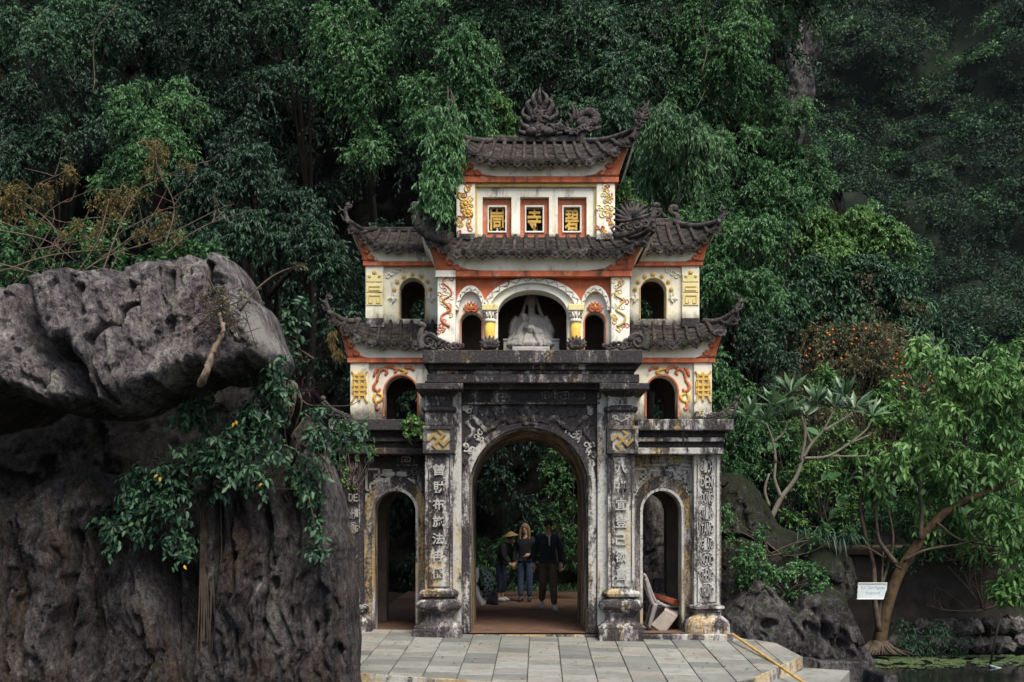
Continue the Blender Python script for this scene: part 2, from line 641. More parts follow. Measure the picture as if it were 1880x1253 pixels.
M['yellow_pale'] = mat_plaster('pale_yellow_paint', (.72, .62, .30), .35, None, 3.5)
M['emblem'] = mat_paint('worn_ochre_paint', (.34, .235, .085), (.32, .29, .21), 13.5)
M['gold'] = mat_plain('gold_paint', (.64, .40, .085), .5, .25, 9)
M['black'] = mat_plain('dark_recess', (.012, .010, .010), .9, .2, 4)
M['tile'] = mat_clay('roof_clay', (.056, .048, .044), 3.0, .5)
M['tile_pale'] = mat_clay('pale_roof_clay', (.082, .066, .058), 8.0, .8)  # paler clay with more lichen, for most roll tiles
M['orn'] = mat_clay('grey_ornament', (.105, .092, .088), 14.0, .55)
M['statue'] = mat_plain('white_stone', (.40, .385, .35), .7, .25, 8)
M['white'] = mat_plain('white_frame', (.78, .77, .70), .8, .15, 6)

gate = empty('pagoda_gate', (X(977), 0.6, 0), 'three-tiered temple gate of dark weathered stone below and white plaster above with curled tiled roofs', 'gate')


def arch_wall(name, x0, x1, z0, z1, ops, yf, yb, mat, parent, n=18):
    """Wall slab with arched openings; ops = [(ax0, ax1, z_bottom, z_spring, z_top)]."""
    mb = MB()
    segs = []                       # (xa, za, xb, zb): underside of the solid over each strip
    x = x0
    for (a0, a1, zb, zs, zt) in ops:
        segs.append((x, z0, a0, z0))
        cx, hw = (a0 + a1) / 2, (a1 - a0) / 2
        pts = [(cx - hw * math.cos(math.pi * k / n), zs + (zt - zs) * math.sin(math.pi * k / n)) for k in range(n + 1)]
        for k in range(n):
            segs.append((pts[k][0], pts[k][1], pts[k + 1][0], pts[k + 1][1]))
        if zb > z0 + 1e-3:
            mb.box(a0, a1, yf, yb, z0, zb)
            jz = zb
        else:
            jz = z0
        mb.add([(a0, yf, jz), (a0, yb, jz), (a0, yb, zs), (a0, yf, zs)], [(0, 1, 2, 3)])
        mb.add([(a1, yf, jz), (a1, yf, zs), (a1, yb, zs), (a1, yb, jz)], [(0, 1, 2, 3)])
        x = a1
    segs.append((x, z0, x1, z0))
    for (xa, za, xb, zb) in segs:
        if xb - xa < 1e-5:
            continue
        mb.add([(xa, yf, za), (xb, yf, zb), (xb, yf, z1), (xa, yf, z1), (xa, yb, za), (xb, yb, zb), (xb, yb, z1), (xa, yb, z1)],
               [(0, 1, 2, 3), (5, 4, 7, 6), (4, 5, 1, 0), (3, 2, 6, 7)])
    mb.add([(x0, yf, z0), (x0, yf, z1), (x0, yb, z1), (x0, yb, z0)], [(0, 1, 2, 3)])
    mb.add([(x1, yf, z0), (x1, yb, z0), (x1, yb, z1), (x1, yf, z1)], [(0, 1, 2, 3)])
    return mb.build(name, mat, parent)


def arch_ring(name, cx, zs, hw0, r0, hw1, r1, yf, yb, mat, parent, n=26, legs=0.0):
    """Band between an outer half ellipse (hw0, rise r0) and an inner one (hw1, r1)."""
    mb = MB()
    o = [(cx - hw0 * math.cos(math.pi * k / n), zs + r0 * math.sin(math.pi * k / n)) for k in range(n + 1)]
    i = [(cx - hw1 * math.cos(math.pi * k / n), zs + r1 * math.sin(math.pi * k / n)) for k in range(n + 1)]
    if legs:
        o = [(o[0][0], zs - legs)] + o + [(o[-1][0], zs - legs)]
        i = [(i[0][0], zs - legs)] + i + [(i[-1][0], zs - legs)]
    m = len(o)
    vs = [(x, yf, z) for x, z in o] + [(x, yf, z) for x, z in i] + [(x, yb, z) for x, z in o] + [(x, yb, z) for x, z in i]
    fs = []
    for k in range(m - 1):
        a, b, c, d = k, k + 1, m + k, m + k + 1
        fs += [(a, c, d, b), (2 * m + a, 2 * m + b, 2 * m + d, 2 * m + c), (a, b, 2 * m + b, 2 * m + a), (c, 2 * m + c, 2 * m + d, d)]
    fs += [(0, 2 * m, 3 * m, m), (m - 1, 2 * m - 1, 4 * m - 1, 3 * m - 1)]
    mb.add(vs, fs)
    return mb.build(name, mat, parent)


def px_arch(a0, a1, pb, ps, pt, y):
    return (X(a0, y), X(a1, y), Z(pb, y), Z(ps, y), Z(pt, y))


def spiral(cx, cz, r0, r1, a0, turns, y, n=18, sx=1.0):
    return [(cx + sx * (r0 + (r1 - r0) * k / n) * math.cos(a0 + 2 * math.pi * turns * k / n), y,
             cz + (r0 + (r1 - r0) * k / n) * math.sin(a0 + 2 * math.pi * turns * k / n)) for k in range(n + 1)]


# ------------------------------------------------------------------ ground storey
YB = 2.3
yc = 0.12       # central wall plane
ys = 0.45       # side bay plane
z0 = -0.06
cw = arch_wall('wall', X(846, yc), X(1097, yc), z0, Z(703, yc), [px_arch(862, 1080, 1200, 895, 786, yc)], yc, YB, M['stone_dark'], gate, 30)
cw['label'] = 'dark carved wall round the tall central arch'
# ochre lining of the passage and its raised rim
lin = arch_ring('arch_lining', X(971, yc), Z(895, yc), X(1080, yc) - X(971, yc) + .001, Z(786, yc) - Z(895, yc) + .001, X(1080, yc) - X(971, yc) - .02,
                Z(786, yc) - Z(895, yc) - .02, yc + .06, YB - .05, M['stone_ochre'], gate, 30, Z(895, yc) - 0.0)
arch_ring('arch_rim', X(971, yc), Z(895, yc), X(1097, yc) - X(971, yc) - .02, Z(770, yc) - Z(895, yc) - .05, X(1080, yc) - X(971, yc) + .002,
          Z(786, yc) - Z(895, yc) + .002, yc - .035, yc + .02, M['stone'], gate, 30, Z(895, yc) - 0.02)
for side, (b0, b1, o0, o1, mt) in {'l': (625, 846, 686, 766, 'stone_dark'), 'r': (1097, 1324, 1177, 1253, 'stone')}.items():
    w = arch_wall('wall', X(b0, ys), X(b1, ys), z0, Z(770, ys), [px_arch(o0, o1, 1200, 940, 899, ys)], ys, ys + .3, M[mt], gate)
    w['label'] = 'side bay wall with a low round arch'
    cx, hw = (X(o0, ys) + X(o1, ys)) / 2, (X(o1, ys) - X(o0, ys)) / 2
    arch_ring('arch_rim', cx, Z(940, ys), hw + .135, Z(899, ys) - Z(940, ys) + .20, hw + .001, Z(899, ys) - Z(940, ys) + .001, ys - .03, ys + .02, M['stone_ochre'], gate, 22, Z(940, ys) - z0 - .02)
    arch_ring('arch_lining', cx, Z(940, ys), hw + .02, Z(899, ys) - Z(940, ys) + .02, hw - .02, Z(899, ys) - Z(940, ys) - .02, ys - .045, ys + .28, M['stone_pale'], gate, 22, Z(940, ys) - z0 - .02)
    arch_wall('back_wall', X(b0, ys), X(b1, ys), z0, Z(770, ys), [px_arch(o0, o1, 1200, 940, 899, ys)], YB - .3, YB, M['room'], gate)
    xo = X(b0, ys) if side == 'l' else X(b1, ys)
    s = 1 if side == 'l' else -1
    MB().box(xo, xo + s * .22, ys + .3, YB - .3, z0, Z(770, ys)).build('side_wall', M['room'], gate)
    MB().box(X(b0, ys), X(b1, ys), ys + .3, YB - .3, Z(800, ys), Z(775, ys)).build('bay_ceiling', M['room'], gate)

# central pillars with bulb bases, couplets and emblem boxes
YP = -0.05
for (sx0, sx1, box0, box1, pl0, pl1, pb, mt) in ((780, 831, 776, 834, 757, 848, 1180, 'stone'), (1116, 1165, 1114, 1172, 1100, 1182, 1179, 'stone_pale')):
    cx = (X(sx0, YP) + X(sx1, YP)) / 2
    hw = (X(sx1, YP) - X(sx0, YP)) / 2
    right = sx0 > 1000
    pil = MB().box(cx - hw, cx + hw, YP, yc + .25, Z(1086, YP), Z(700, YP)).build('pillar', M[mt], gate, bevel=.008)
    pil['label'] = ('right' if right else 'left') + ' front pillar with raised couplet'
    # backing pilaster
    if right:
        MB().pbox(1097, 1116, 705, 1160, YP + .09, yc + .2).build('pilaster', M['stone_pale'], pil, bevel=.006)
    else:
        MB().pbox(831, 847, 705, 1160, YP + .09, yc + .2).build('pilaster', M['stone_pale'], pil, bevel=.006)
    cy = YP + hw
    u = 1 / (F / (D0 + YP))
    zz = lambda p: Z(p, YP - .1)
    MB().sqlathe(cx, cy, [(hw + .005, zz(1100)), (hw + .02, zz(1098)), (hw + .075, zz(1096)), (hw + .085, zz(1091)), (hw + .07, zz(1087)), (hw + .03, zz(1084)), (hw - .01, zz(1082))], 6, 10).build('torus_ring', M['stone'], pil)
    prof = [(hw + .16, zz(1156)), (hw + .155, zz(1152)), (hw + .08, zz(1147)), (hw + .03, zz(1141)), (hw + .01, zz(1135)), (hw + .03, zz(1128)), (hw + .10, zz(1121)), (hw + .135, zz(1114)), (hw + .115, zz(1107)), (hw + .05, zz(1101)), (hw - .005, zz(1097))]
    MB().sqlathe(cx, cy, prof, 8, 7).build('bulb_base', M['stone_base'], pil, smooth=True)
    MB().box(X(pl0, -.22), X(pl1, -.22), -.22, yc + .3, -.22, Z(1156, -.22)).build('plinth', M['stone_base'], pil, bevel=.015)
    # couplet panel: recessed frame line
    fr = MB()
    a0, a1, t0, t1 = cx - hw + .055, cx + hw - .045, Z(838, YP), Z(1078, YP)
    for q in (((a0, t0), (a1, t0)), ((a0, t1), (a1, t1)), ((a0, t0), (a0, t1)), ((a1, t0), (a1, t1))):
        fr.bar((q[0][0], YP - .003, q[0][1]), (q[1][0], YP - .003, q[1][1]), .012, .014)
    fr.build('panel_frame', M['stone_dark'], pil)
    # emblem box
    bx0, bx1 = X(box0, YP - .06), X(box1, YP - .06)
    bz0, bz1 = Z(833, YP - .06), Z(782, YP - .06)
    eb = MB()
    for a in ((bx0, bx1, bz1 - .055, bz1), (bx0, bx1, bz0, bz0 + .055), (bx0, bx0 + .055, bz0 + .055, bz1 - .055), (bx1 - .055, bx1, bz0 + .055, bz1 - .055)):
        eb.box(a[0], a[1], YP - .06, YP + .3, a[2], a[3])
    ebo = eb.build('emblem_frame', M['stone'] if right else M['stone_dark'], pil, bevel=.007)
    eb2 = MB()
    eb2.box(bx0 + .055, bx1 - .055, YP - .02, YP + .2, bz0 + .055, bz1 - .055)
    eb2.build('emblem_panel', M['stone_pale'], pil)
    ex, ez = (bx0 + bx1) / 2, (bz0 + bz1) / 2
    em = MB()
    L_, t_ = .105, .04
    c45 = math.sqrt(.5)
    def rot(a, b):
        return (ex + (a - b) * c45, ez + (a + b) * c45)
    hk = [((-L_, 0), (L_, 0)), ((0, -L_), (0, L_)), ((L_, 0), (L_, L_)), ((-L_, 0), (-L_, -L_)), ((0, L_), (-L_, L_)), ((0, -L_), (L_, -L_))]
    for kk, (p, q) in enumerate(hk):
        p, q = Vector(p), Vector(q)
        d = (q - p).normalized() * t_ / 2
        p, q = p - d, q + d
        n_ = Vector((-d.y, d.x))
        em.prism([rot(*(p + n_)), rot(*(q + n_)), rot(*(q - n_)), rot(*(p - n_))], YP - .045 - .001 * kk, YP - .018)
    em.build('emblem', M['emblem'], pil)
    # neck, mouldings and flaring cap above the box
    MB().box(cx - hw + .012, cx + hw - .012, YP - .012, yc + .2, Z(781, YP), Z(757, YP)).build('neck_panel', M['stone'], pil, bevel=.006)
    if right:
        cv = MB()
        for s in (-1, 1):
            cv.tube(spiral(cx + s * .09, Z(768, YP), .045, .012, 0 if s > 0 else math.pi, 1.1 * s, YP - .016, 16), .009, 6)
        cv.tube([(cx - .13, YP - .016, Z(765, YP)), (cx, YP - .018, Z(775, YP)), (cx + .13, YP - .016, Z(765, YP))], .009, 6)
        cv.build('scroll_carving', M['carve'], pil, smooth=True)
    MB().sqlathe(cx, cy, [(hw - .02, Z(758, YP)), (hw + .03, Z(757, YP)), (hw + .055, Z(753, YP)), (hw + .05, Z(748, YP)), (hw + .01, Z(746, YP)), (hw - .01, Z(742, YP)), (hw, Z(729, YP)), (hw + .02, Z(727, YP)), (hw + .09, Z(719, YP)), (hw + .14, Z(714, YP))], 6, 10).build('capital', M['stone_dark'], pil)

for (txt, pcx, y0p, stp, hgt, wid) in (('曾財布施法冉係', 806, 863, 31.6, 21, 20), ('八禅宜豈己欲喜', 1140, 862, 32.2, 21, 20)):
    for k, ch in enumerate(txt):
        pc = pcx - (k * .5 if pcx < 900 else 0)
        glyph(ch, (hgt if ch != '八' else 15) / 125, wid / 125, X(pc, YP), Z(y0p + k * stp, YP), YP, M['letter'], [o for o in gate.children if o.name.startswith('pillar')][0 if pcx < 900 else 1], depth=.03, bold=.022)

# outer pillars
YO = 0.25
for (sx0, sx1, mt) in ((624, 666, 'stone_dark'), (1274, 1321, 'stone_pale')):
    cx = (X(sx0, YO) + X(sx1, YO)) / 2
    hw = (X(sx1, YO) - X(sx0, YO)) / 2
    right = sx0 > 1000
    op = MB().box(cx - hw, cx + hw, YO, ys + .35, Z(1120, YO), Z(833, YO)).build('pillar', M[mt], gate, bevel=.008)
    op['label'] = 'outer pillar with a column of round medallions' if right else 'outer pillar half hidden by the rock'
    cy = YO + hw
    zz = lambda p: Z(p, YO - .08)
    MB().sqlathe(cx, cy, [(hw + .01, zz(1126)), (hw + .05, zz(1124)), (hw + .045, zz(1120)), (hw + .075, zz(1118)), (hw + .07, zz(1114)), (hw + .02, zz(1112)), (hw - .02, zz(1110))], 6, 12).build('torus_ring', M['stone'], op)
    MB().sqlathe(cx, cy, [(hw + .125, zz(1167)), (hw + .145, zz(1163)), (hw + .14, zz(1147)), (hw + .12, zz(1141)), (hw + .05, zz(1133)), (hw + .02, zz(1131)), (hw + .01, zz(1125))], 6, 12).build('plinth', M['stone_base'], op)
    fr = MB()
    a0, a1, t0, t1 = cx - hw + .05, cx + hw - .05, Z(841, YO), Z(1106, YO)
    for q in (((a0, t0), (a1, t0)), ((a0, t1), (a1, t1)), ((a0, t0), (a0, t1)), ((a1, t0), (a1, t1))):
        fr.bar((q[0][0], YO - .003, q[0][1]), (q[1][0], YO - .003, q[1][1]), .011, .014)
    fr.build('panel_frame', M['stone'], op)
    words = ['BICH', 'DEN', 'DONG', 'TRINH', 'TANG', 'GIAC', 'NGOC', 'THENG', 'THONG'] if right else ['NAM', 'THIEN', 'DE', 'NHI', 'DONG']
    for k, wt in enumerate(words):
        mz = Z(857 + k * 28.4, YO)
        if not right and 857 + k * 28.4 > 1010:
            break
        mcx = cx + (0.0 if right else .03)
        r = .105 if right else .085
        ring = [(mcx + r * math.cos(2 * math.pi * j / 20), YO - .006, mz + r * math.sin(2 * math.pi * j / 20)) for j in range(21)]
        md = MB().tube(ring, .0085, 6, cap=False).build('medallion', M['stone_pale'] if right else M['stone'], op, smooth=True)
        disc = [(mcx + .098 * math.cos(2 * math.pi * j / 24), mz + .098 * math.sin(2 * math.pi * j / 24)) for j in range(24)]
        MB().prism(disc if right else [(a * .8 + mcx * .2, b * .8 + mz * .2) for a, b in disc], YO - .003, YO + .02).build('medallion_shade', M['stone_dark'], md)  # dark disc stands in for shade in the letter grooves
        nW = len(wt)
        pitch = 2 * r * .84 / nW
        for j, ch in enumerate(wt):
            gx = -r * .84 + pitch * (j + .5)
            hh = 2 * math.sqrt(max(.0005, r * r - (abs(gx) + pitch * .25) ** 2)) * .9
            glyph(ch, hh, pitch * .86, mcx + gx, mz, YO - .003, M['letter'] if right else M['stone_pale'], md, 'letter', .022, .012)

# step slabs and thresholds
MB().box(X(1176, .02), X(1350, .02), .02, YB, -.30, Z(1165, .02)).build('step_slab', M['stone_base'], gate, bevel=.02)
MB().box(X(612, .12), X(776, .12), .12, YB, -.30, Z(1169, .12)).build('step_slab', M['stone_base'], gate, bevel=.02)
MB().box(X(846, .06), X(1100, .06), .06, .42, -.30, Z(1166, .06)).build('threshold', M['stone_ochre'], gate, bevel=.01)

# ------------------------------------------------------------------ ground storey cornices
def cornice(rows, parent=gate):
    for (a, b, t, bt, yf, mt) in rows:
        MB().box(X(a, yf), X(b, yf), yf, YB + .1, Z(bt, yf), Z(t, yf)).build('cornice', M[mt], parent, bevel=.012)

cornice([(776, 1180, 643, 667, -.36, 'stone_dark'), (787, 1169, 667.3, 679, -.24, 'stone_dark'), (791, 1165, 679.3, 687, -.18, 'stone'),
         (784, 1174, 687.3, 703, -.26, 'stone_dark')])
for (a, b) in ((763, 850), (1101, 1192)):
    MB().box(X(a, -.3), X(b, -.3), -.30, YB - .1, Z(715, -.3), Z(703.3, -.3)).build('cornice', M['stone_dark'], gate, bevel=.012)
MB().box(X(850, -.1), X(1101, -.1), -.10, yc + .1, Z(714, -.1), Z(703.3, -.1)).build('cornice', M['stone_dark'], gate, bevel=.012)
MB().box(X(848, .05), X(1101, .05), .05, yc + .1, Z(739, .05), Z(717, .05)).build('frieze', M['stone_dark'], gate, bevel=.006)
MB().box(X(848, .03), X(1101, .03), .03, yc + .1, Z(742, .03), Z(739.3, .03)).build('frieze_rail', M['stone'], gate)
for (a, b, sg) in ((603, 777, -1), (1171, 1348, 1)):
    i0, i1 = (a, b) if sg > 0 else (b, a)
    rows = [(i0, i1, 770, 790, .02), (i0, i1 - sg * 16, 790.3, 803, .17), (i0, i1 - sg * 17, 803.3, 811, .12), (i0, i1 - sg * 20, 811.3, 822, .2), (i0, i1 - sg * 19, 822.3, 834, .12)]
    for k, (p, q, t, bt, yf) in enumerate(rows):
        MB().box(X(min(p, q), yf), X(max(p, q), yf), yf, YB + .05, Z(bt, yf), Z(t, yf)).build('cornice', M['stone_dark' if k in (1, 3) or sg < 0 else 'stone'], gate, bevel=.01)
    f0, f1 = (1167, 1273) if sg > 0 else (667, 779)
    MB().box(X(f0, ys - .03), X(f1, ys - .03), ys - .03, ys + .1, Z(856, ys), Z(853, ys)).build('frieze_rail', M['stone'], gate)
    # meander frieze and key-pattern spandrels
    nk = 5
    for k in range(nk):
        kx = X(f0 + (f1 - f0) * (k + .5) / nk, ys)
        kz = Z(845, ys)
        w_, h_ = .062, .045
        mb = MB()
        pts = [(-w_, -h_), (-w_, h_), (w_, h_), (w_, -h_ * .5), (-w_ * .35, -h_ * .5), (-w_ * .35, h_ * .2), (w_ * .4, h_ * .2)]
        for (p, q) in zip(pts[:-1], pts[1:]):
            mb.bar((kx + p[0], ys - .012, kz + p[1]), (kx + q[0], ys - .012, kz + q[1]), .016, .03)
        mb.build('meander', M['yellow'] if (sg > 0 and k == 3) else M['carve' if (k + (sg > 0)) % 3 == 0 else 'stone'], gate)
    oc = (686 + 766) / 2 if sg < 0 else (1177 + 1253) / 2
    for s in (-1, 1):
        mb = MB()
        path = [(s * 53, 930), (s * 53, 908), (s * 46, 908), (s * 46, 888), (s * 38, 888), (s * 38, 872), (s * 22, 872), (s * 22, 864), (s * 6, 864)]
        path2 = [(s * 46, 900), (s * 53, 900), (s * 53, 862), (s * 30, 862), (s * 30, 880), (s * 40, 880)]
        for pp in (path, path2):
            for (p, q) in zip(pp[:-1], pp[1:]):
                mb.bar((X(oc + p[0], ys), ys - .01, Z(p[1], ys)), (X(oc + q[0], ys), ys - .01, Z(q[1], ys)), .03, .03)
        mb.build('key_carving', M['carve' if sg > 0 or s < 0 else 'stone'], gate)
        if sg < 0:
            mb = MB()
            mb.ball((X(oc + s * 30, ys), ys, Z(884, ys)), (.11, .03, .06), 10, 6).ball((X(oc + s * 12, ys), ys, Z(871, ys)), (.10, .03, .05), 10, 6)
            mb.build('cloud_carving', M['letter' if s > 0 else 'carve'], gate, smooth=True)
# greek-key pieces of the central frieze
for k in range(9):
    kx, kz = X(862 + k * 28.6, .05), Z(728, .05)
    mb = MB()
    w_, h_ = .085, .062
    pts = [(-w_, -h_), (-w_, h_), (w_, h_), (w_, -h_ * .6), (-w_ * .4, -h_ * .6), (-w_ * .4, h_ * .3), (w_ * .45, h_ * .3)]
    for (p, q) in zip(pts[:-1], pts[1:]):
        mb.bar((kx + p[0], .04, kz + p[1]), (kx + q[0], .04, kz + q[1]), .02, .03)
    mb.build('meander', M['stone' if k in (2, 5, 6, 7) else 'stone_dark'], gate)

# twin dragons in relief over the central arch
for s in (-1, 1):
    bx = lambda p, s=s: X(971 + s * p, yc)
    bz = lambda p: Z(p, yc)
    ctrl = [(18, 766), (30, 776), (46, 768), (62, 780), (78, 790), (92, 776), (104, 766), (112, 778), (102, 792), (112, 806), (120, 822)]
    pts = curve_pts([(bx(a), yc - .012, bz(b)) for a, b in ctrl], 5)
    mb = MB()
    mb.tube(pts, [.05 * (1 - .55 * i / len(pts)) + .012 * math.sin(i * 1.3) for i in range(len(pts))], 8, flat=.6)
    mb.ball((bx(12), yc - .01, bz(770)), (.085, .05, .075), 10, 7).ball((bx(6), yc - .02, bz(779)), (.07, .05, .035), 8, 6)
    mb.tube([(bx(14), yc - .02, bz(762)), (bx(20), yc - .03, bz(752)), (bx(18), yc - .03, bz(743))], taper(3, .02, .004), 6)
    for k in range(7):
        a = 20 + k * 13
        mb.tube([(bx(a), yc - .01, bz(770 + 6 * math.sin(k))), (bx(a + 6), yc - .02, bz(757 + 5 * math.sin(k * 2)))], [.016, .004], 6)
    mb.build('dragon_relief', M['stone'], gate, smooth=True)
    for (a, b, w, h, mt) in ((44, 792, .2, .05, 'stone'), (70, 800, .14, .07, 'stone' if s < 0 else 'carve'), (92, 806, .12, .10, 'carve'), (108, 824, .08, .14, 'carve'), (20, 792, .10, .05, 'carve' if s > 0 else 'stone'), (113, 752, .07, .10, 'carve'), (116, 850, .05, .12, 'stone')):
        mb = MB()
        for q in range(5):
            dx, dz = RG.normal(0, w * .4), RG.normal(0, h * .4)
            x_, z_ = bx(a) + dx, bz(b) + dz
            if ((x_ - X(971, yc)) / (X(1080, yc) - X(971, yc) + .1)) ** 2 + (max(0, z_ - Z(895, yc)) / (Z(786, yc) - Z(895, yc) + .1)) ** 2 < 1:
                continue
            mb.tube(spiral(x_, z_, .05, .012, RG.uniform(0, 6), 1.0, yc - .008, 12), taper(13, .016, .008), 6, flat=.7)
        if mb.v:
            mb.build('cloud_carving', M[mt], gate, smooth=True)

# ------------------------------------------------------------------ roofs
def roof(label, tl, tr, pt, yt, el, er, pe, ye, HL, HR, n_tile, back, u0=.0, u1=1.0, wl=.34, wr=.34, roll_mat='tile_pale', fin_l=None, fin_r=None):
    """Curved tiled roof slope: top line tl..tr at height pt (depth yt), eave el..er at pe (depth ye), corners swept up by HL / HR pixels."""
    k = (D0 + ye) / F
    zt, ze = Z(pt, yt), Z(pe, ye)

    def eave(u):
        a = max(0.0, (wl - u) / wl) if HL else 0.0
        b = max(0.0, (u - 1 + wr) / wr) if HR else 0.0
        rise = HL * k * a ** 2.3 + HR * k * b ** 2.3
        return np.array((X(el, ye) + (X(er, ye) - X(el, ye)) * u, ye - .10 * (a ** 2 + b ** 2), ze + rise))

    def top(u):
        return np.array((X(tl, yt) + (X(tr, yt) - X(tl, yt)) * u, yt, zt))

    def S(u, v, off=0.0):
        p = top(u) * (1 - v) + eave(u) * v
        p[2] -= .07 * math.sin(math.pi * v) * (1.0) - off
        return p

    NV = [0, .19, .2, .39, .4, .59, .6, .79, .8, 1.0]

    def Sc(u, j):
        v = NV[j]
        c = int(v * 5 + 1e-6)
        fr = v * 5 - c
        if j % 2 == 1 and j < 9:
            return S(u, v, .022)
        if j == 9:
            return S(u, v, .022)
        return S(u, v, 0.0)
    mb = MB()
    NU = 36
    vs = [Sc(i / NU, j) for i in range(NU + 1) for j in range(10)]
    fs = [(i * 10 + j, i * 10 + j + 1, (i + 1) * 10 + j + 1, (i + 1) * 10 + j) for i in range(NU) for j in range(9)]
    mb.add(vs, fs)
    # side and back slopes
    yb = back
    for (u, H, sg) in ((0, HL, -1), (1, HR, 1)):
        if not H:
            continue
        def side(w, v, u=u, H=H, sg=sg):
            f = S(u, v)
            g = np.array(f)
            g[1] = 2 * ((yt + (yb - yt) * .5) if yb > yt + 2.0 else yb / 2 + yt / 2) - f[1]
            p = f * (1 - w) + g * w
            d = 4 * w * (1 - w) * v * v
            p[2] -= H * k * d * .95
            p[0] -= sg * .12 * d
            return p
        mb.surf(side, 12, 6, flip=(sg > 0))
    ym = (yt + yb) / 2
    def bk(u, v):
        p = S(u, v)
        p[1] = 2 * ym - p[1]
        return p
    mb.surf(bk, 24, 5, flip=True)
    rf = mb.build('roof', M['tile'], gate)
    rf['label'] = label
    so = rf.modifiers.new('solid', 'SOLIDIFY')
    so.thickness = .045
    so.offset = -1
    # cover tiles: half-round rolls running down the slope
    xl, xr = X(el, ye), X(er, ye)
    tlx, trx = X(tl, yt), X(tr, yt)
    for i in range(n_tile):
        u = u0 + (u1 - u0) * (i + .5) / n_tile
        xe = eave(u)[0]
        xt = xe + .12 * ((xl + xr) / 2 - xe) * (1.0 if HL and HR else .4)
        pts = []
        for v in np.linspace(.0, 1.015, 12):
            x_ = xt + (xe - xt) * v
            a_, b_ = tlx + (xl - tlx) * v, trx + (xr - trx) * v
            w_ = (x_ - a_) / (b_ - a_)
            if -.005 <= w_ <= 1.005:
                pts.append(S(min(1, max(0, w_)), v, .026 + .003 * math.sin(v * 31)))
        if len(pts) < 3:
            continue
        rr_ = RG.uniform(.026, .031)
        o = MB().tube(pts, [rr_ * (1 + .1 * (j % 2)) for j in range(len(pts) - 1)] + [rr_ * 1.18], 8).build('roof_tile', M[roll_mat] if RG.random() < .75 else M['tile'], rf, smooth=True)
    # pendant eave tiles
    for i in range(n_tile + 1):
        u = u0 + (u1 - u0) * i / n_tile
        if u < .01 or u > .99:
            continue
        p = eave(u)
        q = eave(min(1, u + .02)) - eave(max(0, u - .02))
        ang = -math.atan2(q[2], q[0])
        o = link('eave_tile', PEND if RG.random() < .8 else PEND2, rf, loc=(p[0], p[1] - .012, p[2] + .035))
        o.rotation_euler = (R(RG.normal(0, 4)), ang + R(RG.normal(0, 3)), R(RG.normal(0, 3)))
        s = RG.uniform(.88, 1.08)
        o.scale = (s, s, s)
    # cornice lip along the eave
    lip = [eave(u) + np.array((0, .0, .012)) for u in np.linspace(0.0, 1.0, 40)]
    MB().tube(lip, .022, 6).build('eave_lip', M['tile'], rf, smooth=True)
    # hip ridges with their finials
    for (u, H, fin) in ((0, HL, fin_l), (1, HR, fin_r)):
        if not H:
            continue
        hp = [S(u, v, .035) for v in np.linspace(0, 1, 12)]
        MB().tube(hp, taper(12, .05, .045), 8).build('hip_ridge', M['tile'] if RG.random() < .5 else M['orn'], rf, smooth=True)
        if fin:
            fp = [hp[-2], hp[-1]] + [PX(a, b, hp[-1][1]) for a, b in fin]
            cp = curve_pts(fp, 6)
            m = MB().tube(cp, taper(len(cp), .05, .022), 8)
            c = cp[-1]
            m.ball((c[0], c[1], c[2]), .035, 8, 6)
            sg = -1 if u == 0 else 1
            m.tube(spiral(c[0] - sg * .035, c[2] - .01, .045, .01, math.pi * (.5), -sg * 1.2, c[1], 14), taper(15, .022, .012), 6)
            for t in (.35, .55, .75):
                b = cp[int(len(cp) * t)]
                m.tube([b, b + np.array((sg * .07, -.01, .02)), b + np.array((sg * .10, -.01, .07))], [.022, .014, .004], 6)
            for t in (.2, .32, .44):
                b = cp[int(len(cp) * t)]
                m.ball((b[0], b[1] - .03, b[2] - .02), (.03, .025, .03), 6, 5)
            m.build('finial', M['orn'], rf, smooth=True)
    return rf, S, eave


_m = MB()
_shape = [(-.115, .0), (-.118, -.035), (-.09, -.075), (-.075, -.072), (-.055, -.115), (-.03, -.118), (0, -.15), (.03, -.118), (.055, -.115), (.075, -.072), (.09, -.075), (.118, -.035), (.115, 0)]
_m.prism(_shape, -.018, .018)
_m.ball((0, -.02, -.06), (.035, .018, .035), 8, 5)
for s in (-1, 1):
    _m.tube(spiral(s * .065, -.045, .028, .008, 0 if s > 0 else math.pi, s * 1.0, -.02, 10), .008, 5)
PEND = _m.mesh('eave_tile', M['tile'])
PEND2 = _m.mesh('eave_tile', M['orn'])


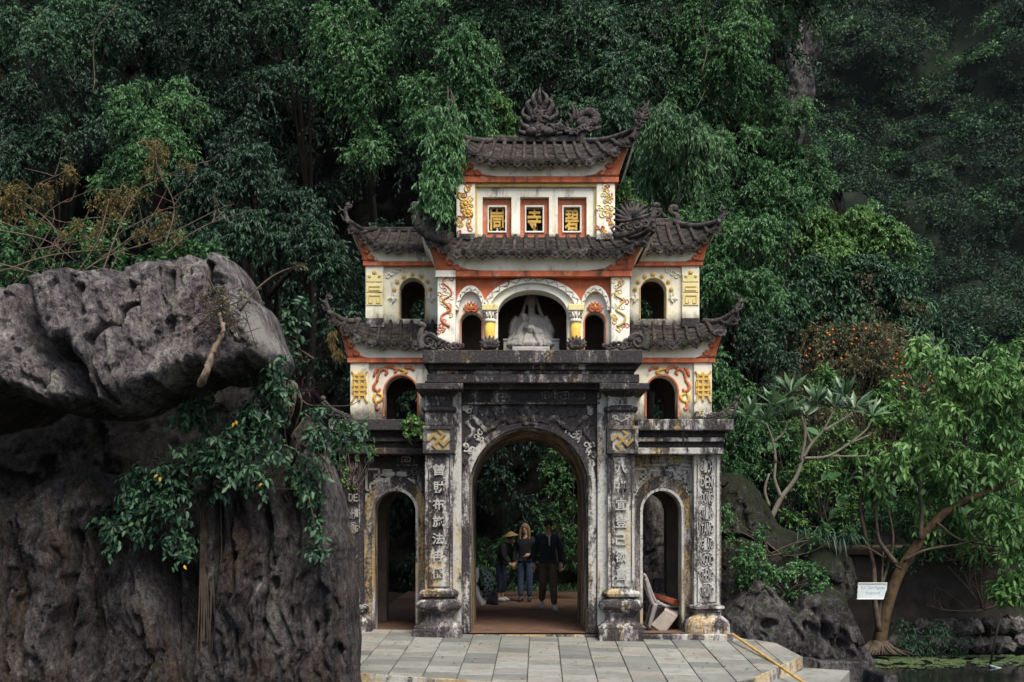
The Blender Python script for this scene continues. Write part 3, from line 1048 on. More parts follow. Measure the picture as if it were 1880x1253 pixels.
def cove(label, bl, br, pb, yb_, el, er, S_eave, parent, redL, redR, u_a=0.0, u_b=1.0):
    """White cove from the painted band up and out to the eave, with red scrolled corners."""
    def C(u, v, off=0.0):
        b = np.array((X(bl, yb_) + (X(br, yb_) - X(bl, yb_)) * u, yb_, Z(pb, yb_)))
        e = S_eave(u_a + (u_b - u_a) * u)
        e = np.array(e) + np.array((0, .06, -.03))
        t = 1 - math.cos(v * math.pi / 2)
        s = math.sin(v * math.pi / 2)
        p = np.array((b[0] + (e[0] - b[0]) * (v * .6 + t * .4), b[1] + (e[1] - b[1]) * (.35 * v + .65 * t), b[2] + (e[2] - b[2]) * (.45 * v + .55 * s)))
        p[1] -= off
        return p
    mb = MB().surf(lambda u, v: C(u, v), 30, 8)
    # returns along the sides
    for (u, on, sg) in ((0, redL, -1), (1, redR, 1)):
        if on:
            def side(w, v, u=u, sg=sg):
                p = C(u, v)
                q = np.array(p)
                q[1] = p[1] + 2.2 * w
                q[2] -= .1 * math.sin(math.pi * w) * v
                return q
            mb.surf(side, 6, 6, flip=(sg > 0))
    o = mb.build('cove', M['soffit'], parent, smooth=True)
    for (on, sg) in ((redL, -1), (redR, 1)):
        if not on:
            continue
        nv = 16
        m = MB()
        vs, fs = [], []
        for j in range(nv + 1):
            v = j / nv * .97
            wdt = (.15 * (1 - v) ** 7 + .05 * (1 - v) + .022 + .016 * abs(math.sin(v * math.pi * 3.3))) * min(1, (1.06 - v) * 4)
            for i in range(5):
                u = 1 - wdt * i / 4
                if sg < 0:
                    u = 1 - u
                vs.append(C(u, v, .008))
        for j in range(nv):
            for i in range(4):
                q = (j * 5 + i, j * 5 + i + 1, (j + 1) * 5 + i + 1, (j + 1) * 5 + i)
                fs.append(q)
        m.add(vs, fs)
        for v, du in ((.14, .115), (.34, .085), (.56, .065)):
            c = C(1 - du if sg > 0 else du, v, .012)
            m.tube(spiral(c[0], c[2], .04, .01, 0 if sg < 0 else math.pi, sg * 1.2, c[1], 12), taper(13, .014, .008), 6)
        oo = m.build('corner_scroll', M['red'], parent, smooth=True)
        oo.modifiers.new('solid', 'SOLIDIFY').thickness = .012
    return o


def band(px0, px1, py0, py1, y, depth, mat, name='painted_band'):
    return MB().pbox(px0, px1, py0, py1, y, y + depth).build(name, M[mat], gate, bevel=.008)


# ------------------------------------------------------------------ wings, second storey
Y2 = 0.6
for sg, (w0, w1, o0, o1, p0, p1, b0, b1) in ((-1, (676, 800, 706, 766, 643, 677, 637, 800)), (1, (1150, 1275, 1187, 1244, 1274, 1307, 1150, 1313))):
    aw = arch_wall('wall', X(w0, Y2), X(w1, Y2), Z(771, Y2), Z(664, Y2), [px_arch(o0, o1, 771, 722, 690, Y2)], Y2, Y2 + .25, M['plaster2'], gate)
    aw['label'] = 'white plaster wing wall with red and yellow scrolls'
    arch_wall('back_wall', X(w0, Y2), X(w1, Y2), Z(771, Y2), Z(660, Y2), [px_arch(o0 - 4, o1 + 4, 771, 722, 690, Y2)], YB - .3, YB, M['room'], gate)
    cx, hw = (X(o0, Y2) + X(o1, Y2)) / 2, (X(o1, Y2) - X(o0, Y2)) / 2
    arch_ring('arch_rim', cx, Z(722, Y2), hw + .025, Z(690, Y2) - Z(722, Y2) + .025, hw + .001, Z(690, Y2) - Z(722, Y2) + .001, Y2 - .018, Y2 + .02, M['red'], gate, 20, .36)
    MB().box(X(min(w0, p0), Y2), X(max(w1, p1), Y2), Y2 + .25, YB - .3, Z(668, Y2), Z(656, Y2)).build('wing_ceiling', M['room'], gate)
    xo = (X(p0, Y2), X(p0, Y2) + .2) if sg < 0 else (X(p1, Y2) - .2, X(p1, Y2))
    MB().box(xo[0], xo[1], Y2 + .2, YB, Z(771, Y2), Z(660, Y2)).build('side_wall', M['plaster2'], gate)
    pl = MB().pbox(p0, p1, 666, 771, Y2 - .05, Y2 + .3).build('corner_pier', M['plaster2'], gate, bevel=.008)
    # longevity sign in yellow relief
    pcx = X((p0 + p1) / 2, Y2 - .05)
    zc = lambda p: Z(p, Y2 - .05)
    m = MB()
    yy = Y2 - .062
    m.bar((pcx, yy, zc(684)), (pcx, yy, zc(736)), .035, .03)
    for (dz, wv) in ((689, .07), (697, .1), (708, .085), (717, .1), (726, .075)):
        m.bar((pcx - wv, yy - .002, zc(dz)), (pcx + wv, yy - .002, zc(dz)), .03, .03)
    for s in (-1, 1):
        m.tube(curve_pts([(pcx + s * .12, yy, zc(682)), (pcx + s * .085, yy, zc(688)), (pcx + s * .075, yy, zc(704)), (pcx + s * .075, yy, zc(722)), (pcx + s * .09, yy, zc(733)), (pcx + s * .125, yy, zc(739))], 4), .015, 6)
        m.tube([(pcx + s * .1, yy, zc(701)), (pcx + s * .105, yy, zc(711))], .014, 6)
        m.tube([(pcx + s * .1, yy, zc(714)), (pcx + s * .105, yy, zc(722))], .014, 6)
    m.build('longevity_sign', M['gold'], pl)
    # scrolls round the arch: red and yellow
    yy = Y2 - .008
    oc = (o0 + o1) / 2
    out = -sg    # towards the pier is the outer side
    W_ = lambda a, b: (X(oc + sg * a, Y2), yy, Z(b, Y2))
    red_s = [[(44, 702), (40, 684), (31, 678), (25, 684), (29, 689)], [(30, 676), (18, 674), (8, 680), (12, 685)], [(45, 700), (50, 712), (42, 720), (38, 714)], [(-6, 676), (-18, 676), (-24, 681)], [(46, 740), (44, 752), (40, 748)], [(41, 676), (46, 682), (50, 692)]]
    yel_s = [[(8, 676), (-4, 680), (-10, 684), (-2, 687)], [(43, 722), (34, 728), (38, 736), (46, 738)], [(46, 722), (49, 732), (44, 742)]]
    for lst, mt in ((red_s, 'red'), (yel_s, 'gold')):
        for c in lst:
            pts = curve_pts([W_(a, b) for a, b in c], 5)
            MB().tube(pts, [.022 * (.5 + .5 * math.sin(math.pi * (.15 + .85 * i / len(pts)))) + .004 for i in range(len(pts))], 7, flat=.7).build('scroll_relief', M[mt], gate, smooth=True)
    band(b0, b1, 657, 666, Y2 - .08, 1.9, 'red')

# ------------------------------------------------------------------ wings, third storey
Y3 = 0.75
for sg, (w0, w1, o0, o1, p0, p1, b0, b1) in ((-1, (703, 806, 734, 780, 671, 704, 666, 800)), (1, (1150, 1253, 1176, 1223, 1252, 1284, 1150, 1291))):
    aw = arch_wall('wall', X(w0, Y3), X(w1, Y3), Z(600, Y3), Z(484, Y3), [px_arch(o0, o1, 586, 534, 511, Y3)], Y3, Y3 + .22, M['plaster3'], gate)
    aw['label'] = 'upper wing wall with a pointed window and yellow studs'
    arch_wall('back_wall', X(w0, Y3), X(w1, Y3), Z(600, Y3), Z(484, Y3), [px_arch(o0, o1, 586, 540, 511, Y3)], YB - .3, YB - .05, M['room'], gate)
    cx, hw = (X(o0, Y3) + X(o1, Y3)) / 2, (X(o1, Y3) - X(o0, Y3)) / 2
    arch_ring('window_trim', cx, Z(534, Y3), hw + .016, Z(511, Y3) - Z(534, Y3) + .016, hw + .001, Z(511, Y3) - Z(534, Y3) + .001, Y3 - .012, Y3 + .015, M['yellow'], gate, 20, Z(534, Y3) - Z(586, Y3))
    MB().box(X(min(w0, p0), Y3), X(max(w1, p1), Y3), Y3 + .22, YB - .3, Z(490, Y3), Z(480, Y3)).build('wing_ceiling', M['room'], gate)
    xo = (X(p0, Y3), X(p0, Y3) + .18) if sg < 0 else (X(p1, Y3) - .18, X(p1, Y3))
    MB().box(xo[0], xo[1], Y3 + .2, YB - .05, Z(600, Y3), Z(486, Y3)).build('side_wall', M['plaster3'], gate)
    pl = MB().pbox(p0, p1, 487, 600, Y3 - .05, Y3 + .3).build('corner_pier', M['plaster3'], gate, bevel=.008)
    MB().pbox(p0 - .6, p1 + .6, 584, 601, Y3 - .07, Y3 + .3).build('pier_foot', M['stone'], pl, bevel=.008)
    # yellow fret tablets on the pier
    yy = Y3 - .058
    pc = (p0 + p1) / 2
    q = lambda a, b: (X(pc + a, Y3 - .05), yy, Z(b, Y3 - .05))
    hwp = (p1 - p0) / 2 - 1.5
    for (t, b) in ((505, 518), (520.5, 537), (539.5, 561)):
        m = MB().prism([(q(-hwp, t)[0], q(0, t)[2]), (q(hwp, t)[0], q(0, t)[2]), (q(hwp, b)[0], q(0, b)[2]), (q(-hwp, b)[0], q(0, b)[2])], Y3 - .062, Y3 - .04)
        m.build('fret_tablet', M['yellow_pale'], pl, bevel=.004)
        d = MB()
        mid = (t + b) / 2
        if b < 519:
            for s in (-1, 1):
                MB().ball(q(s * 9, 508), (.03, .016, .03), 8, 5).build('stud', M['yellow'], pl, smooth=True)
            continue
        elif b < 538:
            d.bar(q(-10, mid - 2), q(10, mid - 2), .012, .026)
            d.bar(q(-10, mid - 2), q(-10, mid + 5), .012, .026).bar(q(-10, mid + 5), q(10, mid + 5), .012, .026)
        else:
            d.bar(q(-10, t + 4), q(10, t + 4), .012, .026)
            for s in (-1, 1):
                d.bar(q(s * 10, t + 4), q(s * 10, b - 4), .012, .026).bar(q(s * 10, b - 4), q(s * 4, b - 4), .012, .026).bar(q(s * 4, b - 4), q(s * 4, b - 11), .012, .026)
        d.build('fret_line', M['yellow'], pl)
    d = MB().ball(q(0, 501), (.036, .02, .036), 10, 6)
    d.build('stud', M['gold'], pl, smooth=True)
    # studs round the window head
    wc = (o0 + o1) / 2
    for k in range(7):
        a = math.pi * (.03 + .94 * k / 6)
        sx, sz = X(wc - 33 * math.cos(a), Y3), Z(534 - 30 * math.sin(a), Y3)
        ring = [(sx + .032 * math.cos(b), sz + .032 * math.sin(b)) for b in np.linspace(0, 2 * math.pi, 12, endpoint=False)]
        m = MB().prism(ring, Y3 - .022, Y3 + .01)
        m.ball((sx, Y3 - .022, sz), (.02, .008, .02), 8, 5)
        m.build('stud', M['gold'], gate, bevel=.005)
    for s in (-1, 1):
        m = MB()
        m.tube(curve_pts([(X(wc + s * 33, Y3), Y3 - .006, Z(540, Y3)), (X(wc + s * 32, Y3), Y3 - .01, Z(549, Y3)), (X(wc + s * 36, Y3), Y3 - .01, Z(556, Y3))], 4), .016, 6)
        for k in range(5):
            a = math.pi * (.15 + .7 * k / 4)
            m.tube([(X(wc + s * 36, Y3), Y3 - .006, Z(546, Y3)), (X(wc + s * 36, Y3) + .09 * math.cos(a) * 1.0, Y3 - .012, Z(546, Y3) - .08 * math.sin(a))], [.014, .004], 5)
        m.build('lotus_drop', M['plaster3'], gate, smooth=True)
    m = MB()
    xs = X(p0 - 3, Y3) if sg > 0 else X(p1 + 3, Y3)
    for k in range(3):
        m.tube(spiral(xs - sg * (.05 + .07 * k), Z(498 + (2 - k) * 5, Y3), .05, .012, 0, 1.1, Y3 - .006, 12), taper(13, .015, .008), 5)
    m.build('scroll_relief', M['plaster3'], gate, smooth=True)
    band(b0, b1, 480, 488, Y3 - .08, 1.6, 'red')

# wing roofs
rD_l, S_, E_ = roof('left lower wing roof, mossy tiles', 660, 806, 592, Y3 + .02, 607, 806, 630, .42, 50, 0, 9, YB + .5, u0=.06, wl=.5, roll_mat='tile', fin_l=[(604, 570), (599, 556), (602, 545)])
cove('c', 637, 800, 657, Y2 - .07, 0, 0, E_, rD_l, True, False)
rD_r, S_, E_ = roof('right lower wing roof with clean roll tiles', 1150, 1292, 594, Y3 + .02, 1150, 1349, 630, .42, 0, 52, 9, YB + .5, u1=.95, wr=.5, fin_r=[(1352, 566), (1357, 556), (1354, 545)])
cove('c', 1150, 1313, 657, Y2 - .07, 0, 0, E_, rD_r, False, True)
rC_l, S_, E_ = roof('left upper wing roof', 690, 812, 424, 1.45, 642, 812, 455, .58, 40, 0, 8, 1.5, u0=.06, wl=.5, roll_mat='tile', fin_l=[(638, 404), (634, 388), (638, 377)])
cove('c', 666, 806, 480, Y3 - .07, 0, 0, E_, rC_l, True, False)
rC_r, S_, E_ = roof('right upper wing roof', 1150, 1236, 412, 1.45, 1150, 1317, 457, .58, 0, 42, 8, 1.5, u1=.95, wr=.5, fin_r=[(1319, 404), (1327, 396), (1329, 384)])
cove('c', 1150, 1291, 480, Y3 - .07, 0, 0, E_, rC_r, False, True)
MB().box(X(1140, 1.4), X(1236, 1.4), 1.38, 1.55, Z(416, 1.4), Z(401, 1.4)).build('ridge_cap', M['orn'], rC_r, bevel=.02)
m = MB()
c = PX(1237, 398, 1.42)
m.tube(curve_pts([(X(1222, 1.42), 1.42, Z(409, 1.42)), (X(1240, 1.42), 1.42, Z(407, 1.42)), (X(1243, 1.42), 1.42, Z(396, 1.42)), (X(1232, 1.42), 1.42, Z(392, 1.42)), (X(1232, 1.42), 1.42, Z(382, 1.42)), (X(1240, 1.42), 1.42, Z(381, 1.42)), (X(1240, 1.42), 1.42, Z(387, 1.42))], 6), .045, 8, flat=.8)
m.tube(curve_pts([(X(1222, 1.42), 1.42, Z(400, 1.42)), (X(1210, 1.42), 1.42, Z(388, 1.42)), (X(1200, 1.42), 1.42, Z(392, 1.42)), (X(1192, 1.42), 1.42, Z(385, 1.42))], 6), .03, 7)
m.build('ridge_scroll', M['orn'], rC_r, smooth=True)
MB().box(X(690, 1.4), X(812, 1.4), 1.38, 1.55, Z(427, 1.4), Z(417, 1.4)).build('ridge_cap', M['tile'], rC_l, bevel=.02)

# ------------------------------------------------------------------ central second storey
YN = 0.15
zc = lambda p: Z(p, YN)
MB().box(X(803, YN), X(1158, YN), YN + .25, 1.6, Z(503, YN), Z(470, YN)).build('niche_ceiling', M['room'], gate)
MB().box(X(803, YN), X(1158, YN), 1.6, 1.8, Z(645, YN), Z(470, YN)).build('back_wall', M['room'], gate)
for a, b in ((803, 836), (1122, 1156)):
    side = a > 1000
    cb = MB().pbox(a, b, 497, 645, YN - .09, YN + .35).build('corner_pier', M['plasterC'], gate, bevel=.01)
    MB().box(X(a, YN) if not side else X(b, YN) - .2, X(a, YN) + .2 if not side else X(b, YN), YN + .3, 1.6, Z(645, YN), Z(497, YN)).build('side_wall', M['room'], gate)
    # dragon / bamboo relief climbing the pier
    pc = (a + b) / 2
    q = lambda s, p, d=.0: (X(pc + s, YN - .09), YN - .095 - d, Z(p, YN - .09))
    wob = [(3, 508), (-7, 518), (6, 530), (9, 542), (-6, 552), (2, 562), (7, 570), (-8, 580), (-6, 592), (6, 600)]
    pts = curve_pts([q(s if not side else -s, p) for s, p in wob], 5)
    MB().tube(pts, taper(len(pts), .010, .022), 7, flat=.8).build('stem_relief', M['red_pale'] if not side else M['yellow'], cb, smooth=True)
    for k in range(11):
        s, p = RG.uniform(-11, 11), 512 + k * 9.6 + RG.uniform(-3, 3)
        mb = MB()
        for j in range(3):
            mb.tube(spiral(q(s + RG.normal(0, 3), p)[0], q(s, p + RG.normal(0, 3))[2], RG.uniform(.03, .05), .01, RG.uniform(0, 6), RG.choice([-1, 1]) * 1.1, YN - .093, 10), taper(11, .009, .005), 5, flat=.7)
        colr = RG.choice(['plasterC', 'yellow_pale', 'plasterC', 'red_pale']) if k < 7 else RG.choice(['red', 'gold', 'red_pale', 'gold'] if not side else ['gold', 'red_pale', 'yellow_pale'])
        mb.build('leaf_relief', M[str(colr)], cb, smooth=True)
band(800, 1160, 497, 508, YN - .13, .9, 'red')
MB().pbox(799.5, 836, 496.6, 508.4, YN - .137, YN).build('painted_band', M['plasterC'], gate)
big = (X(885, YN), X(1070, YN), Z(600, YN), Z(574, YN), Z(511, YN))
rw = arch_wall('wall', X(834, YN), X(1124, YN), Z(574, YN), Z(506, YN),
               [(X(838.5, YN), X(886, YN), Z(575, YN), Z(570, YN), Z(527, YN)), (X(887, YN), X(1069, YN), Z(575, YN), Z(573, YN), Z(511, YN)), (X(1070, YN), X(1119, YN), Z(575, YN), Z(570, YN), Z(527, YN))], YN, YN + .2, M['red'], gate, 26)
rw['label'] = 'red painted wall over the three white niche arches'
R1 = lambda cx, ps, ho, po, hi, pi_, yf, yb, mt, nm='arch_band', legs=0: arch_ring(nm, X(cx, YN), zc(ps), ho / 123.9, zc(po) - zc(ps), hi / 123.9, zc(pi_) - zc(ps), yf, yb, M[mt], gate, 30, legs)
R1(978, 572, 92, 511, 79, 520, YN - .04, YN + .2, 'plasterC')
R1(978, 574, 79.3, 519.7, 64, 532, YN + .02, YN + .32, 'plasterC', legs=.55)
for cxp in (865, 1093):
    R1(cxp - 1 if cxp < 900 else cxp, 570, 27.5, 525.5, 21.5, 536, YN - .04, YN + .2, 'plasterC')
    fl = arch_wall('niche_panel', X(cxp - 29, YN), X(cxp + 29, YN), Z(646, YN), Z(530, YN), [px_arch(cxp - 19, cxp + 19, 646, 590, 571, YN)], YN + .05, YN + .3, M['plasterC'], gate)
    arch_ring('arch_rim', X(cxp, YN), zc(590), .168, zc(571) - zc(590) + .016, .152, zc(571) - zc(590) - .001, YN + .03, YN + .07, M['red_pale'], gate, 18, .42)
    # lotus flower
    lx, lz = X(cxp, YN), zc(567)
    m = MB()
    for (ang, ln, wd_) in ((90, .14, .04), (65, .135, .036), (115, .135, .036), (42, .13, .034), (138, .13, .034), (20, .13, .03), (160, .13, .03), (2, .10, .026), (178, .10, .026)):
        a = R(ang)
        d = np.array((math.cos(a), math.sin(a)))
        nrm = np.array((-d[1], d[0]))
        P_ = [np.array((lx, lz - .02)) + d * ln * t + nrm * w for t, w in ((.05, .008), (.45, wd_), (1, 0), (.45, -wd_), (.05, -.008))]
        m.prism([tuple(p) for p in P_], YN + .018 - .002 * (ang % 5), YN + .052)
    m.build('lotus', M['red'], gate)
    MB().ball((lx, YN + .02, lz + .035), (.02, .02, .035), 8, 6).build('lotus_heart', M['gold'], gate, smooth=True)
# leaf carving round the bands; its grey stands in for groove shade
for (cxp, ps, hw_, rise, n_, s_) in ((978, 572, 86, 57, 26, .07), (864, 570, 24, 38, 11, .045), (1093, 570, 24, 38, 11, .045)):
    for k in range(n_):
        a = math.pi * (k + .5) / n_
        ex_, ez_ = X(cxp, YN) - hw_ / 123.9 * math.cos(a), zc(ps) + rise / 123.9 * math.sin(a)
        tx_, tz_ = math.sin(a), math.cos(a) * (1 if True else 0)
        nx_, nz_ = -math.cos(a), math.sin(a)
        zg = .5 if k % 2 else -.5
        p0_ = (ex_ - tx_ * s_ * .5 + nx_ * s_ * zg * .8, YN - .042, ez_ - tz_ * s_ * .5 + nz_ * s_ * zg * .8)
        p1_ = (ex_ + tx_ * s_ * .5 - nx_ * s_ * zg * .8, YN - .042, ez_ + tz_ * s_ * .5 - nz_ * s_ * zg * .8)
        MB().tube([p0_, p1_], [.005, .014], 5, flat=.8).build('leaf_carving', M['carve'], gate)
# small yellow columns
for cxp in (899.5, 1056.5):
    cx = X(cxp, YN)
    MB().box(cx - .07, cx + .10 if cxp < 940 else cx + .07, YN + .03, YN + .3, Z(646, YN), Z(573, YN)).build('niche_pier', M['plasterC'], gate) if cxp < 940 else MB().box(cx - .10, cx + .07, YN + .03, YN + .3, Z(646, YN), Z(573, YN)).build('niche_pier', M['plasterC'], gate)
    co = MB()
    prof = [(.085, 645), (.08, 637), (.073, 620), (.073, 592)]
    co.sqlathe(cx, YN - .02, [(a, zc(p)) for a, p in prof], 5, 2.2)
    col_ = co.build('column', mat_plaster('column_paint', (.72, .47, .09), .5, zc(646), 20.0, .22) if cxp < 940 else bpy.data.materials['column_paint'], gate, smooth=True)
    m = MB().sqlathe(cx, YN - .02, [(.075, zc(594)), (.088, zc(592)), (.088, zc(588)), (.075, zc(586)), (.08, zc(578)), (.10, zc(574))], 5, 2.2)
    for k in range(7):
        a = math.pi + math.pi * k / 6
        m.tube([(cx + .08 * math.cos(a), YN - .02 + .08 * math.sin(a), zc(586)), (cx + .105 * math.cos(a), YN - .02 + .105 * math.sin(a), zc(576))], [.018, .008], 5)
    for s in (-1, 1):
        m.tube(spiral(cx + s * .09, zc(574), .03, .008, math.pi / 2, s * 1.1, YN - .10, 10), .012, 5)
    m.build('column_capital', M['plasterC'], col_, smooth=True)
    MB().box(cx - .115, cx + .115, YN - .13, YN + .2, zc(573.5), zc(562)).build('abacus', M['yellow_pale'], col_, bevel=.01)

# roof over the niche storey
rB, S_, E_ = roof('broad middle roof over the niche', 830, 1136, 436, .42, 774, 1198, 463, -.10, 34, 34, 17, 2.0, u0=.05, u1=.95, wl=.2, wr=.2, roll_mat='tile_pale', fin_l=[(768, 408), (763, 392), (762, 378)], fin_r=[(1200, 402), (1203, 392), (1210, 386)])
cove('c', 800, 1160, 497, YN - .11, 0, 0, E_, rB, True, True)
band(838, 872, 429, 440, .30, .3, 'stone', 'pier_foot')
band(1095, 1129, 429, 440, .30, .3, 'stone', 'pier_foot')

# scroll brackets on the hips of the middle roof
for s, bx0 in ((-1, 800), (1, 1168)):
    m = MB()
    yq = -.2
    q = lambda a, b: (X(bx0 + s * a, yq), yq, Z(b, yq))
    if s < 0:
        m.tube(curve_pts([q(38, 380), q(32, 390), q(36, 402), q(28, 418), q(8, 432), q(-20, 436)], 6), taper(31, .05, .10), 8, flat=.5)
        m.ball(q(38, 379), (.07, .06, .07), 10, 7)
        m.tube(curve_pts([q(20, 424), q(12, 410), q(18, 400), q(24, 408), q(16, 414)], 6), .035, 7, flat=.7)
        m.tube(curve_pts([q(6, 430), q(-4, 412), q(4, 402), q(10, 410), q(2, 414)], 6), .03, 7, flat=.7)
        m.tube(curve_pts([q(-8, 432), q(-12, 418), q(-6, 412), q(-2, 420)], 6), .026, 7, flat=.7)
        m.tube(curve_pts([q(-14, 434), q(-2, 428), q(14, 424)], 5), .06, 8, flat=.5)
    else:
        for k in range(11):
            a = R(195 - k * 19)
            b0_ = np.array(q(-8, 402))
            d_ = np.array((math.cos(a), 0, math.sin(a)))
            L2 = .22 if 2 < k < 8 else .26
            tip = b0_ + d_ * L2 + np.array((0, -.03, .04))
            m.tube([b0_, b0_ + d_ * L2 * .55 + np.array((0, -.03, 0)), tip], [.03, .032, .012], 7, flat=.8)
            m.ball(tip, .02, 6, 5)
        m.tube(curve_pts([q(-42, 432), q(-14, 426), q(8, 418), q(22, 408), q(30, 398), q(36, 380)], 6), taper(31, .07, .045), 8, flat=.7)
        m.ball(q(37, 378), (.06, .05, .05), 8, 6)
        for k in range(5):
            m.tube(spiral(q(-40 + k * 14, 0)[0], q(0, 424 - k * 3)[2], .06, .012, k, 1.1, yq - .04, 12), taper(13, .022, .012), 6)
    m.build('scroll_finial', M['orn'], rB, smooth=True)

# ------------------------------------------------------------------ top tower with the three tablets
YT = 0.4
zt_ = lambda p: Z(p, YT)
tw = MB()
MB().box(X(850, YT), X(1120, YT), YT + .26, 2.0, Z(440, YT), Z(330, YT)).build('wall', M['plasterT'], gate)
wins = ((886, 939), (955, 1008), (1024, 1077))
xs_ = [869] + [v for w in wins for v in w] + [1097]
fw = MB()
fw.pbox(869, 1097, 336, 362, YT, YT + .2)
for i in range(0, len(xs_), 2):
    fw.box(X(xs_[i], YT), X(xs_[i + 1], YT), YT, YT + .2, Z(436, YT), Z(362, YT))
fo = fw.build('tablet_wall', M['plasterT'], gate)
fo['label'] = 'white wall framing the three character tablets'
for k, ((a, b), ch) in enumerate(zip(wins, '峝寺碧')):
    bz1, bz0 = Z(363, YT), Z(434, YT)
    x0_, x1_ = X(a, YT) + .002, X(b, YT) - .002
    tb = MB()
    wd_ = 8.5 / 121.9
    tt = 12 / 121.9
    for r_ in ((x0_, x1_, bz1 - tt, bz1), (x0_, x1_, bz0, bz0 + .075), (x0_, x0_ + wd_, bz0 + .075, bz1 - tt), (x1_ - wd_, x1_, bz0 + .075, bz1 - tt)):
        tb.box(r_[0], r_[1], YT + .08, YT + .25, r_[2], r_[3])
    to = tb.build('tablet', M['red_pale'], gate)
    a0, a1, c0, c1 = x0_ + wd_, x1_ - wd_, bz0 + .075, bz1 - tt
    ft = .022
    fr = MB()
    for r_ in ((a0, a1, c1 - ft, c1), (a0, a1, c0, c0 + ft), (a0, a0 + ft, c0 + ft, c1 - ft), (a1 - ft, a1, c0 + ft, c1 - ft)):
        fr.box(r_[0] + .001, r_[1] - .001, YT + .06, YT + .24, r_[2] + .0005, r_[3] - .0005)
    fr.box((a0 + a1) / 2 - .016, (a0 + a1) / 2 + .016, YT + .15, YT + .2, c0 + ft, c0 + .12)
    if k == 0:
        fr.box(a0 + ft, a1 - ft, YT + .15, YT + .2, (c0 + c1) / 2 - .014, (c0 + c1) / 2 + .014)
    fr.build('tablet_frame', M['white'], to)
    MB().box(a0 + ft, a1 - ft, YT + .21, YT + .24, c0 + ft, c1 - ft).build('tablet_back', M['black'], to)
    glyph(ch, (c1 - c0) * .80, (a1 - a0) * .72, (a0 + a1) / 2, (c0 + c1) / 2 + .01, YT + .15, M['gold'], to, 'character', .04, .020)
for a, b, sd in ((838, 872, 0), (1095, 1129, 1)):
    cb = MB().pbox(a, b, 337, 431, YT - .06, YT + .4).build('corner_pier', M['plasterT'], gate, bevel=.008)
    MB().pbox(b + .3 if not sd else a - 4.3, b + 4.3 if not sd else a - .3, 340, 436, YT - .02, YT + .1).build('yellow_strip', M['yellow'], cb)
    pc = (a + b) / 2
    q = lambda s, p: (X(pc + s, YT - .06), YT - .066, Z(p, YT - .06))
    for k in range(16):
        s, p = RG.uniform(-11, 11), 343 + k * 5.4 + RG.uniform(-2, 2)
        mb = MB()
        for j in range(2):
            mb.tube(spiral(q(s + RG.normal(0, 3), p)[0], q(s, p + RG.normal(0, 3))[2], RG.uniform(.03, .06), .01, RG.uniform(0, 6), RG.choice([-1, 1]) * 1.1, YT - .064, 10), taper(11, .012, .006), 5, flat=.7)
        if k < 10:
            colr = RG.choice(['yellow', 'gold', 'yellow_pale', 'red_pale'])
        else:
            colr = RG.choice(['red', 'red_pale', 'gold', 'red'])
        mb.build('leaf_relief', M[str(colr)], cb, smooth=True)
    if not sd:
        for (s, p) in ((-1, 375), (4, 391)):
            mb = MB()
            for j in range(9):
                a_ = 2 * math.pi * j / 9
                mb.ball((q(s, p)[0] + .055 * math.cos(a_), YT - .066, q(s, p)[2] + .055 * math.sin(a_)), (.028, .014, .028), 6, 4)
            mb.ball((q(s, p)[0], YT - .07, q(s, p)[2]), (.035, .02, .035), 8, 5)
            mb.build('flower_relief', M['gold'], cb, smooth=True)
band(845, 1136, 324, 335, YT - .09, 1.8, 'red')
band(868, 1097, 336.4, 343, YT - .05, .2, 'yellow')
rA, S_, E_ = roof('top roof with the dragon ridge', 910, 1068, 263, 1.3, 816, 1168, 297, .20, 52, 52, 14, 1.35, u0=.07, u1=.94, wl=.32, wr=.32, roll_mat='tile_pale', fin_l=None, fin_r=None)
cove('c', 845, 1136, 324, YT - .08, 0, 0, E_, rA, True, True)
MB().box(X(905, 1.3), X(1074, 1.3), 1.22, 1.42, Z(264, 1.3), Z(252, 1.3)).build('ridge_cap', M['orn'], rA, bevel=.02)
MB().box(X(1064, 1.3), X(1074, 1.3), 1.2, 1.44, Z(268, 1.3), Z(246, 1.3)).build('ridge_post', M['orn'], rA, bevel=.012)
# flame-headed bird finial at the right tip
m = MB()
yq = E_(1.0)[1]
q = lambda a, b: (X(a, yq), yq, Z(b, yq))
cp = curve_pts([q(1160, 256), q(1168, 246), q(1170, 232), q(1174, 222), q(1178, 210), q(1188, 200)], 6)
m.tube(cp, taper(len(cp), .055, .05), 8)
m.ball(q(1172, 214), (.10, .07, .10), 10, 7)
for (a, b, c, d) in ((1178, 210, 1192, 184), (1180, 212, 1196, 198), (1180, 216, 1196, 208), (1180, 220, 1192, 218), (1176, 206, 1184, 190), (1166, 210, 1158, 208), (1164, 216, 1158, 218), (1176, 226, 1186, 226), (1170, 232, 1180, 236)):
    m.tube(curve_pts([q(a, b), ((q(a, b)[0] + q(c, d)[0]) / 2 + .02, yq - .03, (q(a, b)[2] + q(c, d)[2]) / 2), q(c, d)], 4), taper(9, .032, .005), 6)
for k in range(4):
    m.tube(spiral(q(1172, 0)[0], q(0, 208 + k * 9)[2], .05, .01, k * 1.3, 1.1, yq - .06, 10), taper(11, .016, .008), 6)
m.build('finial', M['orn'], rA, smooth=True)
